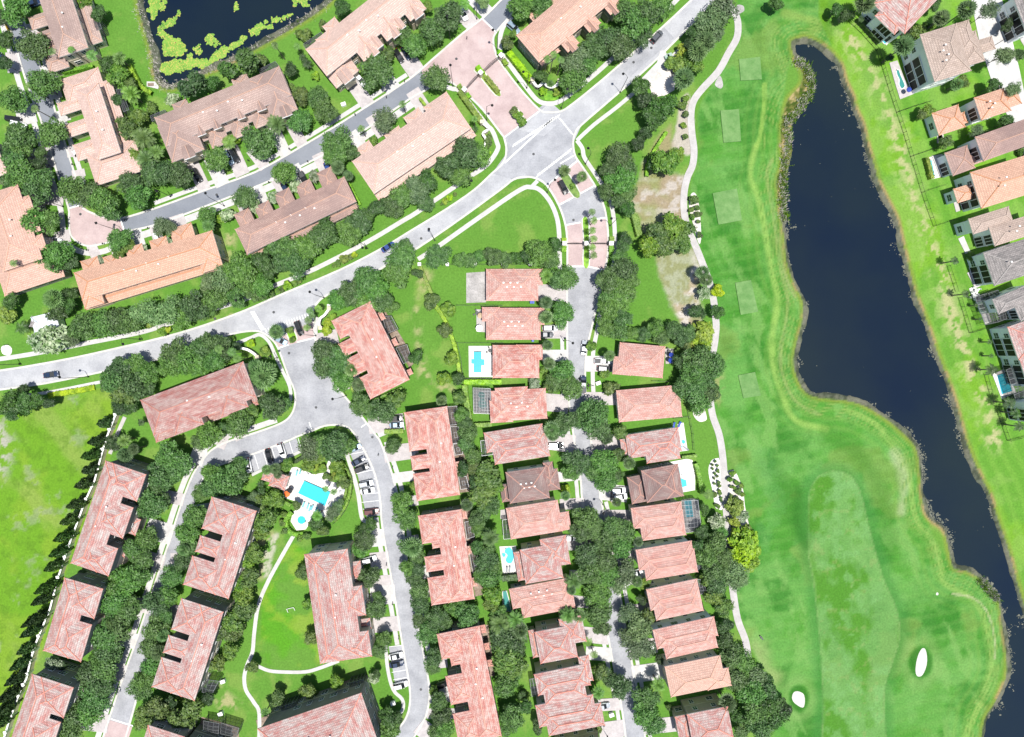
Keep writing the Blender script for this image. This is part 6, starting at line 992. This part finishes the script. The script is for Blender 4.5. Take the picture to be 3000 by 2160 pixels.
# ---------------- street lamps ----------------
def lamp_meshes():
    a = MB(); a.cyl(0,0,0,.5,.22,10); a.cyl(0,0,.5,9.4,.10,8,0,.07); b = MB(); b.tube((0,0,9.3),(1.2,0,9.8),.05,.05,6); b.tube((1.2,0,9.8),(1.7,0,9.6),.05,.05,6); c = MB(); c.cyl(1.7,0,9.15,9.55,.42,12,0,.14); c.cyl(1.7,0,9.55,9.75,.12,8)
    return a.mesh('pole', M['black']), b.mesh('arm', M['black']), c.mesh('lamp_head', M['black'])
LM = lamp_meshes(); seen_l = {}
for x, y, ang, lb in [(1816,272,140,'on the south verge of the upper main road'),(1900,104,-45,'on the north verge of the upper main road'),(1644,318,70,'at the gate court corner with the main road'),(1426,353,15,'on the lower west kerb of the gate court'),(1327,253,95,'beside the big bushy tree at the gate court'),(1543,259,170,'on the east kerb of the gate court'),(1457,148,150,'beside the gate court bend to the top street'),(1319,116,100,'on the north kerb of the gate court'),(1397,57,80,'at the top end of the gate court'),(1274,705,120,'at the left end of the triangular lawn'),(1376,544,-60,'in the oak row opposite the triangular lawn'),(1603,565,40,'at the right tip of the triangular lawn'),(1715,481,120,'beside the crosswalk at the lower gate'),(1787,662,180,'right of the palm island'),(658,604,130,'above the sooty block on the townhouse road'),(1077,728,-70,'near the blue car on the main road'),(501,577,-40,'left of the townhouse road middle'),(186,606,150,'left of the paved turning circle'),(360,680,160,'at the lower edge of the turning circle'),(813,1049,20,'beside the estate gate sign wall'),(926,984,180,'right of the estate gate pavers'),(950,873,150,'on the corner above the palm cluster'),(856,1181,120,'at the loop road mouth'),(1015,1159,190,'under the salmon white block'),(732,873,-90,'above the crosswalk by the estate gate'),(260,1104,170,'on the south verge by the navy car'),(417,994,-80,'on the north verge over the southern block'),(62,1067,-70,'at the far left of the main road'),(1651,999,-30,'between two northern street houses'),(1723,1125,180,'by the dark pickup at the kerb'),(1766,1478,180,'below the meeting trees'),(2904,139,-150,'beside the beige villa'),(1779,2156,90,'at the bottom of the street')]:
    r = empty('street_lamp', P(x, y, 0), math.radians(ang)); tag(r, 'tall black street lamp '+lb, 'lamp', 'black street lamps')
    for nm, me_ in zip(('pole','arm','lamp_head'), LM): o = link(bpy.data.objects.new(nm, me_)); o.parent = r
# ---------------- walls, fences, gates ----------------
def fence(pts, label, h=1.4, mt='black', step=2.4, smth=0, pick=.25):
    pts = sm(pts, smth) if smth else pts; q = [P(x, y) for x, y in pts]; c = q[len(q)//2]; r = empty('fence', (c.x, c.y, 0)); tag(r, label, 'fence'); ra = MB(); n = 0; left = 0
    for a, b in zip(q[:-1], q[1:]):
        L = (b-a).length; d = (b-a)/max(L,.01)
        for z in (.15, h-.08): ra.tube(a+Vector((0,0,z)), b+Vector((0,0,z)), .035, .035, 4)
        for i in range(int(L/pick)): p = a+d*(i+.5)*pick; ra.tube(p+Vector((0,0,.1)), p+Vector((0,0,h-.02)), .012, .012, 3)
    rel(ra, r).build('rails', M[mt], r); tot = 0; acc = 0; pm = MB(); pm.box(0,0,(h+.12)/2,.09,.09,h+.12); me_ = pm.mesh('post', M[mt])
    for a, b in zip(q[:-1], q[1:]):
        L = (b-a).length; k = max(1, int(L/step))
        for i in range(k):
            if tot > 90: break
            p = a+(b-a)*(i/k)-r.location; o = link(bpy.data.objects.new('post', me_)); o.parent = r; o.location = (p.x, p.y, 0); tot += 1
fence([(2481,59),(2522,98),(2567,148),(2586,205),(2606,270),(2626,331)],'long black fence behind the upper two lakeside villas',1.4,'black',2.4,0,.4); fence([(2626,331),(2646,390),(2667,460),(2683,512),(2699,565),(2716,615),(2734,664)],'long black fence along lake bank below the beige villa',1.4,'black',2.4,0,.4)
fence([(2626,331),(2680,312),(2726,298)],'cross fence below the beige villa garden'); fence([(2667,460),(2740,435)],'cross fence beside the yellow hedge garden'); fence([(2699,565),(2765,543)],'cross fence above the plain white walled villa'); fence([(2734,664),(2798,644)],'cross fence above the grey beige villa')
fence([(2774,780),(2799,856)],'short fence between two small palms'); fence([(2807,873),(2839,976),(2890,960)],'fence around the long screened terrace lawn'); fence([(2882,1097),(2901,1162)],'short fence left of the caged blue pool'); fence([(2914,1190),(2950,1291),(3010,1275)],'fence at the lower right villa garden')
fence([(1225,776),(1600,776)],'black railing between brick pillars behind the triangular lawn',1.6,'black',2.6); fence([(1262,861),(1275,890),(1296,920),(1310,960),(1325,995),(1340,1005),(1352,1060),(1356,1108)],'thin dark fence beside the long bright hedge'); fence([(1337,895),(1424,895),(1473,896)],'thin fence between bare yard and patio house'); fence([(1340,1005),(1475,1005)],'thin fence above the white pool terrace'); fence([(1356,1108),(1440,1108)],'thin fence below the white pool terrace')
fence([(1908,1116),(1998,1119)],'thin fence south of the blue umbrella house'); fence([(1970,1225),(2018,1220)],'thin fence south of the black umbrellas house'); fence([(2010,1190),(2018,1226),(2026,1270),(2030,1320)],'thin fence beside the pale strip of lawn'); fence([(1003,1345),(1026,1383),(1034,1414),(1031,1446),(1020,1480),(1002,1510),(975,1535)],'curved black railing round the community pool garden',1.6,'black',2.4,2); fence([(864,1352),(905,1332),(935,1320)],'railing behind the pool parking bay',1.6); fence([(1529,2033),(1556,2032)],'short fence across the narrow lawn strip')
fence([(2148,2125),(2190,2116)],'short fence behind the lowest right house'); fence([(1961,196),(1975,240)],'short railing at the concrete pad',1.6)
for i, (x, y) in enumerate([(1230,776),(1311,776),(1392,775),(1473,775),(1553,776)]):
    p = P(x, y, 1); r = empty('brick_pillar', (p.x, p.y, 0)); tag(r, f"{ORD[i]} pale pillar from the left along the triangular lawn fence", 'pillar', 'pale pillars of the lawn fence'); a = MB(); a.box(0,0,1.0,.8,.8,2.0); a.build('shaft', M['cream'], r); b = MB(); b.box(0,0,2.08,1.05,1.05,.16); b.box(0,0,2.2,.8,.8,.12); b.build('cap', M['white'], r)
# field wall with piers
wp = [(352,1212),(326,1278),(315,1314),(291,1403),(264,1462),(232,1549),(213,1600),(199,1643),(183,1691),(162,1774),(121,1874),(105,1925),(94,1976),(73,2019),(40,2111),(22,2170)]
r = empty('boundary_wall', P(213,1600)); tag(r, 'long cream wall with square piers between field and red blocks', 'wall'); wb = MB(); cb = MB()
for a, b in zip(wp[:-1], wp[1:]):
    A_, B_ = P(*a), P(*b); L = (B_-A_).length; an = math.atan2(B_.y-A_.y, B_.x-A_.x); m_ = (A_+B_)/2; wb.box(m_.x, m_.y, .95, L+.05, .3, 1.9, an); cb.box(m_.x, m_.y, 1.95, L+.05, .5, .12, an)
rel(wb, r).build('panel', M['cream'], r); rel(cb, r).build('coping', M['white'], r)
for i in range(24):
    t = i/23*(len(wp)-1); k = min(int(t), len(wp)-2); f = t-k; p = P(wp[k][0]+(wp[k+1][0]-wp[k][0])*f, wp[k][1]+(wp[k+1][1]-wp[k][1])*f)-r.location; q = MB(); q.box(p.x, p.y, 1.1, .7, .7, 2.2, .3); q.box(p.x, p.y, 2.27, .95, .95, .14, .3); q.build('pier', M['white'], r)
structure(ribbon_mb([(366,1222),(340,1280),(322,1330)], 11, .06, 0), 'wall_footing_path', M['path'])
def signwall(pts, label, h=1.7):
    pts = sm(pts, 4); q = [P(x, y) for x, y in pts]; r = empty('sign_wall', q[len(q)//2]); tag(r, label, 'sign'); a = MB(); b = MB(); c = MB()
    for i, (s_, e_) in enumerate(zip(q[:-1], q[1:])):
        L = (e_-s_).length; an = math.atan2(e_.y-s_.y, e_.x-s_.x); m_ = (s_+e_)/2; n_ = Vector((math.sin(an), -math.cos(an), 0))*.3; a.box(m_.x, m_.y, h/2, L+.04, .5, h, an); b.box(m_.x, m_.y, h+.06, L+.04, .75, .14, an)
        if len(q)*.25 < i < len(q)*.75: c.box(m_.x+n_.x, m_.y+n_.y, h*.55, L+.02, .08, h*.55, an)
    rel(a, r).build('wall', M['cream'], r); rel(b, r).build('coping', M['white'], r); rel(c, r).build('sign_panel', M['dark'], r)
    for e_ in (q[0], q[-1]): p = e_-r.location; k = MB(); k.box(p.x, p.y, 1.15, .9, .9, 2.3); k.box(p.x, p.y, 2.37, 1.15, 1.15, .16); k.build('pillar', M['cream'], r)
signwall([(1558,244),(1574,262),(1592,248)],'pale angled end wall beside the curved sign wall'); signwall([(1592,244),(1598,258),(1612,264),(1626,260),(1636,248)],'curved cream sign wall with dark panel at the gate corner'); signwall([(1412,366),(1430,384),(1415,398),(1422,412),(1422,428),(1412,440)],'curved cream wall at the lower gate court corner'); signwall([(708,1020),(730,1024),(748,1034),(762,1046)],'curved pale wall west of the estate gate'); signwall([(945,962),(940,950),(944,934),(956,924),(970,905)],'curved pale wall among palms east of the estate gate')
def gate(a, b, label, h=2.2, opened=0):
    A_, B_ = P(*a), P(*b); r = empty('iron_gate', (A_+B_)/2); tag(r, label, 'gate'); L = (B_-A_).length; d = (B_-A_)/L
    for sgn in (0, 1):
        lf = MB(); s_ = A_ if sgn == 0 else B_; e_ = (A_+B_)/2-(d if sgn == 0 else -d)*.1; n = 20
        for i in range(n+1): t = i/n; p = s_+(e_-s_)*t; top = h*(.75+.35*math.sin(t*math.pi/2)); lf.tube((p.x,p.y,.12), (p.x,p.y,top), .035, .035, 4)
        for i in range(n):
            for z in (0, 1): p, q = s_+(e_-s_)*(i/n), s_+(e_-s_)*((i+1)/n); zf = lambda t: .2 if z == 0 else h*(.75+.35*math.sin(t*math.pi/2))-.1; lf.tube((p.x,p.y,zf(i/n)), (q.x,q.y,zf((i+1)/n)), .05, .05, 4)
        rel(lf, r).build('gate_leaf', M['black'], r)
gate((1364,266),(1403,224),'left pair of black iron leaves across the upper gate court'); gate((1415,215),(1464,172),'right pair of black iron leaves across the upper gate court'); gate((1656,716),(1706,716),'left pair of black iron leaves by the palm island'); gate((1727,716),(1783,716),'right pair of black iron leaves by the palm island')
for i, (x, y, w_) in enumerate([(1361,269,'lower left'),(1408,220,'middle'),(1468,170,'upper right'),(1652,716,'leftmost lower'),(1716,716,'island centre lower'),(1788,716,'rightmost lower')]):
    p = P(x, y, 1); r = empty('gate_pillar', (p.x, p.y, 0)); tag(r, f"{w_} cream gate pillar beside the iron leaves", 'pillar', 'cream gate pillars'); a = MB(); a.box(0,0,1.25,1.0,1.0,2.5,.8 if i < 3 else 0); a.build('shaft', M['cream'], r); b = MB(); b.box(0,0,2.6,1.3,1.3,.18,.8 if i < 3 else 0); b.box(0,0,2.78,.9,.9,.2,.8 if i < 3 else 0); b.build('cap', M['white'], r)
# ---------------- garden furniture ----------------
def umbrella(x, y, r_, mt, label, closed=False):
    p = P(x, y, 2.3); r = empty('parasol', (p.x, p.y, 0)); tag(r, label, 'parasol'); a = MB(); a.cyl(0,0,0,2.5,.035,6); a.cyl(0,0,0,.08,.35,10); a.build('pole', M['dark'], r); c = MB(); n = 8
    for i in range(n):
        t0, t1 = 2*math.pi*i/n, 2*math.pi*(i+1)/n; e0 = (r_*math.cos(t0), r_*math.sin(t0), 2.15); e1 = (r_*math.cos(t1), r_*math.sin(t1), 2.15); c.face([(0,0,2.62), e0, e1]); c.face([e0, e1, (e1[0],e1[1],2.0), (e0[0],e0[1],2.0)])
    c.build('canopy', mt, r)
U1, U2, U3, U4 = plain('white_canvas', (.8,.8,.78,1), .8), plain('blue_canvas', (.02,.05,.32,1), .8), plain('black_canvas', (.02,.02,.022,1), .8), plain('orange_canvas', (.75,.16,.03,1), .8)
umbrella(1404,962,1.15,U1,'white octagonal parasol on the pinkish patio'); umbrella(1967,1040,.75,U2,'upper blue parasol on the brown patio'); umbrella(1966,1056,.85,U2,'lower blue parasol on the brown patio')
for i, (x, y) in enumerate([(1984,1149),(1985,1162),(1986,1176)]): umbrella(x, y, .62, U3, f"{('upper','middle','lower')[i]} black parasol on the white terrace")
umbrella(840,1448,1.0,U4,'orange parasol beside the pool cabana'); umbrella(848,1438,.9,U3,'dark parasol just above the orange one'); umbrella(2665,262,.8,U2,'blue parasol at the corner of the beige villa terrace'); umbrella(1407,925,.9,plain('tan_canvas',(.5,.36,.24,1),.8),'tan parasol tucked under the patio house eave')
def lounger_mesh():
    f = MB(); f.box(0,0,.28,1.9,.62,.05); [f.box(sx*.8,sy*.26,.13,.05,.05,.26) for sx in (-1,1) for sy in (-1,1)]; c = MB(); c.box(-.2,0,.35,1.4,.56,.07); b = MB(); b.face([(.5,-.28,.36),(1.0,-.28,.72),(1.0,.28,.72),(.5,.28,.36)]); b.face([(.5,-.28,.32),(.5,.28,.32),(1.0,.28,.68),(1.0,-.28,.68)]); return f, c, b
f_, c_, b_ = lounger_mesh(); LMS = {}
for nm, cl in (('teal',(.16,.42,.46,1)),('grey',(.25,.26,.28,1)),('blue',(.03,.08,.35,1)),('white',(.7,.7,.7,1))): mt = plain(nm+'_sling', cl, .8); LMS[nm] = [('frame', f_.mesh('frame', M['white'])), ('cushion', c_.mesh('cushion', mt)), ('backrest', b_.mesh('backrest', mt))]
def lounger(x, y, a, c, label, g):
    p = P(x, y, .3); r = empty('sun_lounger', (p.x, p.y, .17), math.radians(a)); tag(r, label, 'lounger', g)
    for nm, me_ in LMS[c]: o = link(bpy.data.objects.new(nm, me_)); o.parent = r
for i in range(4): lounger(890+i*12.5, 1478+i*4.6, 68, 'teal', f"{ORD[i]} teal lounger from the left below the community pool", 'teal loungers below the community pool'); 
for i in range(4): lounger(896+i*12.5, 1486+i*4.4, 68, 'teal', f"{ORD[i]} teal lounger from the left in the lower poolside row", 'teal loungers below the community pool') if i % 2 else None
lounger(870,1386,75,'teal','left teal lounger at the top corner of the pool terrace','teal loungers at the terrace corner'); lounger(880,1382,75,'teal','right teal lounger at the top corner of the pool terrace','teal loungers at the terrace corner')
lounger(1433,1084,-22,'white','upper white sunbed at the lower corner of the blue pool terrace','white sunbeds'); lounger(1430,1092,-22,'white','lower white sunbed at the lower corner of the blue pool terrace','white sunbeds'); lounger(1485,1668,85,'grey','left grey sunbed beside the freeform pool','grey sunbeds'); lounger(1493,1667,85,'grey','right grey sunbed beside the freeform pool','grey sunbeds')
lounger(1974,1246,80,'blue','left blue sunbed above the turquoise spa','blue sunbeds'); lounger(1990,1244,70,'blue','right blue sunbed above the turquoise spa','blue sunbeds'); lounger(2008,1313,-35,'grey','dark sunbed below the turquoise spa','grey sunbeds'); lounger(2005,1392,0,'white','upper white sunbed in the L shaped pool','white sunbeds'); lounger(2009,1398,0,'white','lower white sunbed in the L shaped pool','white sunbeds')
def patio_set(x, y, label, c='white'):
    p = P(x, y, .5); r = empty('garden_table_set', (p.x, p.y, .16)); tag(r, label, 'table'); a = MB(); a.cyl(0,0,.68,.74,.6,14); a.cyl(0,0,0,.68,.05,6); a.build('table', M[c], r)
    for i in range(4):
        t = i*math.pi/2+.4; k = MB(); k.box(0,0,.42,.5,.5,.06); k.box(.24,0,.7,.06,.5,.5); [k.box(u,v,.2,.05,.05,.4) for u in (-.2,.2) for v in (-.2,.2)]; o = k.build('chair', M[c], r, (1.1*math.cos(t), 1.1*math.sin(t), 0)); o.rotation_euler = (0,0,t)
patio_set(2852,868,'white table and chairs on the patio of the dark grey villa'); patio_set(2858,852,'second white table set nearest the dark grey villa wall'); patio_set(1398,918,'small dark table set by the patio house eave','dark'); patio_set(1436,1028,'dark table set at the blue pool terrace corner','dark'); patio_set(900,1392,'white table set at the upper edge of pool terrace'); patio_set(1006,1436,'grey table set under palms right of community pool','alu'); patio_set(1960,1030,'dark table set on brown patio beside blue parasols','dark')
# utility boxes, bins, goal, mailboxes, vents
def box_thing(name, x, y, lx, ly, h, mt, label, cat, a=0, top=None, group=None):
    p = P(x, y, h); r = empty(name, (p.x, p.y, 0), math.radians(a)); tag(r, label, cat, group); m_ = MB(); m_.box(0,0,h/2,lx,ly,h); m_.build('cabinet', mt, r); t = MB(); t.box(0,0,h+.04,lx+.1,ly+.1,.08); t.build('lid', top or mt, r); return r
gb_, gr_ = plain('green_enamel', (.28,.38,.33,1), .5), plain('bin_blue', (.02,.06,.4,1), .5)
for i, (x, y, lb) in enumerate([(1955,166,'pale green utility box on the pad lawn'),(1962,161,'second smaller utility box on the pad lawn'),(1006,305,'white utility box inside the horseshoe hedge'),(1753,1123,'pale utility box by the round clipped bush'),(1151,2062,'white utility box in the small hedge by the loop path'),(1792,2096,'pale utility box by the silver car drive'),(1837,1712,'white utility box by the oak on the street'),(966,895,'white utility box behind the palm wall'),(652,1998,'white slab box on the lawn beside lanai cages'),(645,2093,'pale slab on lawn above dark cages')]): box_thing('utility_box', x, y, 1.4, 1.0, .9, gb_ if i < 2 else M['white'], lb, 'utility box', 20)
for x, y, lb in [(1556,886,'left blue bin beside the bare yard house'),(1562,886,'right blue bin beside the bare yard house'),(1561,998,'blue bin under the eave of the umbrella house'),(1864,1476,'dark blue bin below the sooty house'),(1600,1460,'blue bin between the sooty and pink houses'),(134,126,'blue bin at the top left block garage')]: box_thing('wheeled_bin', x, y, .6, .7, 1.0, gr_, lb, 'bin', 5)
r = empty('football_goal', P(850,1790)); tag(r, 'small white football goal lying on the oval lawn', 'goal'); a = MB()
for s_, e_ in (((840,1785),(860,1780)),((840,1785),(844,1795)),((860,1780),(864,1789))): u, v = P(*s_, .4), P(*e_, .4); a.tube(u, v, .07, .07, 6)
for x, y in ((840,1785),(860,1780)): u = P(x, y); a.tube((u.x,u.y,0),(u.x,u.y,.42),.06,.06,6)
rel(a, r).build('frame', M['white'], r)
r = empty('flagpole', P(20,1024)); tag(r, 'flagpole on the white paved circle at the left edge', 'flagpole'); a = MB(); a.cyl(0,0,.14,8,.06,8); a.build('pole', M['white'], r); a = MB(); a.face([(0,0,7.8),(1.6,.3,7.6),(1.6,.3,6.7),(0,0,6.8)]); a.face([(0,0.02,7.8),(0,0.02,6.8),(1.6,.32,6.7),(1.6,.32,7.6)]); a.build('flag', U2, r)
mbx = MB(); mbx.box(0,0,.55,.1,.1,1.1); mb2 = MB(); mb2.box(0,0,1.15,.25,.5,.25); mb2.cyl(0,0,1.27,1.33,.12,8); MBX = [('post', mbx.mesh('post', M['black'])), ('letter_box', mb2.mesh('letter_box', M['black']))]
for i, (x, y) in enumerate([(847,436),(781,470),(727,470),(1040,335),(1132,284),(901,473),(787,534),(1185,237),(1368,110),(1420,15),(366,645),(145,485),(212,482),(1108,1333),(1150,1370),(1132,1655),(1150,1770),(1168,1870),(1723,1140),(1645,1040),(254,733),(301,714),(433,668),(499,648)]):
    r = empty('mailbox', P(x, y, 1)); r.location.z = 0; tag(r, f"{ORD[i % 20]}{' later' if i >= 20 else ''} black mailbox counting along the driveway kerbs", 'mailbox', 'black mailboxes at driveway ends')
    for nm, me_ in MBX: o = link(bpy.data.objects.new(nm, me_)); o.parent = r
r = empty('bench', P(2229,1867)); tag(r, 'dark bench beside a pale box left of the fairway', 'bench'); a = MB(); a.box(0,0,.45,1.5,.45,.08,-.9); a.box(.1,.1,.2,.1,.4,.4,-.9); a.box(-.1,-.1,.2,.1,.4,.4,-.9); a.build('seat', M['dark'], r)
r = empty('yellow_barrier', P(26,88)); tag(r, 'long yellow painted kerb rail at the far left street', 'barrier'); a = MB(); q0, q1 = P(18,70), P(36,112); a.tube((q0.x,q0.y,.4),(q1.x,q1.y,.4),.28,.28,6); [a.tube((q.x,q.y,0),(q.x,q.y,.4),.1,.1,6) for q in (q0, q1)]; rel(a, r).build('rail', plain('yellow_enamel', (.75,.45,.02,1), .6), r)
r = empty('drain_pad', P(449,250)); tag(r, 'pale concrete drain with rusty grate at pond corner', 'drain'); a = MB(); q = [P(431,240)-r.location, P(455,240)-r.location, P(466,254)-r.location, P(464,262)-r.location, P(431,254)-r.location]; a.prism([(p.x,p.y) for p in q[::-1]], 0, .2); a.build('slab', M['conc'], r); a = MB(); a.box(-.6,.1,.26,1.9,.9,.1); a.build('grate', M['mulch'], r)
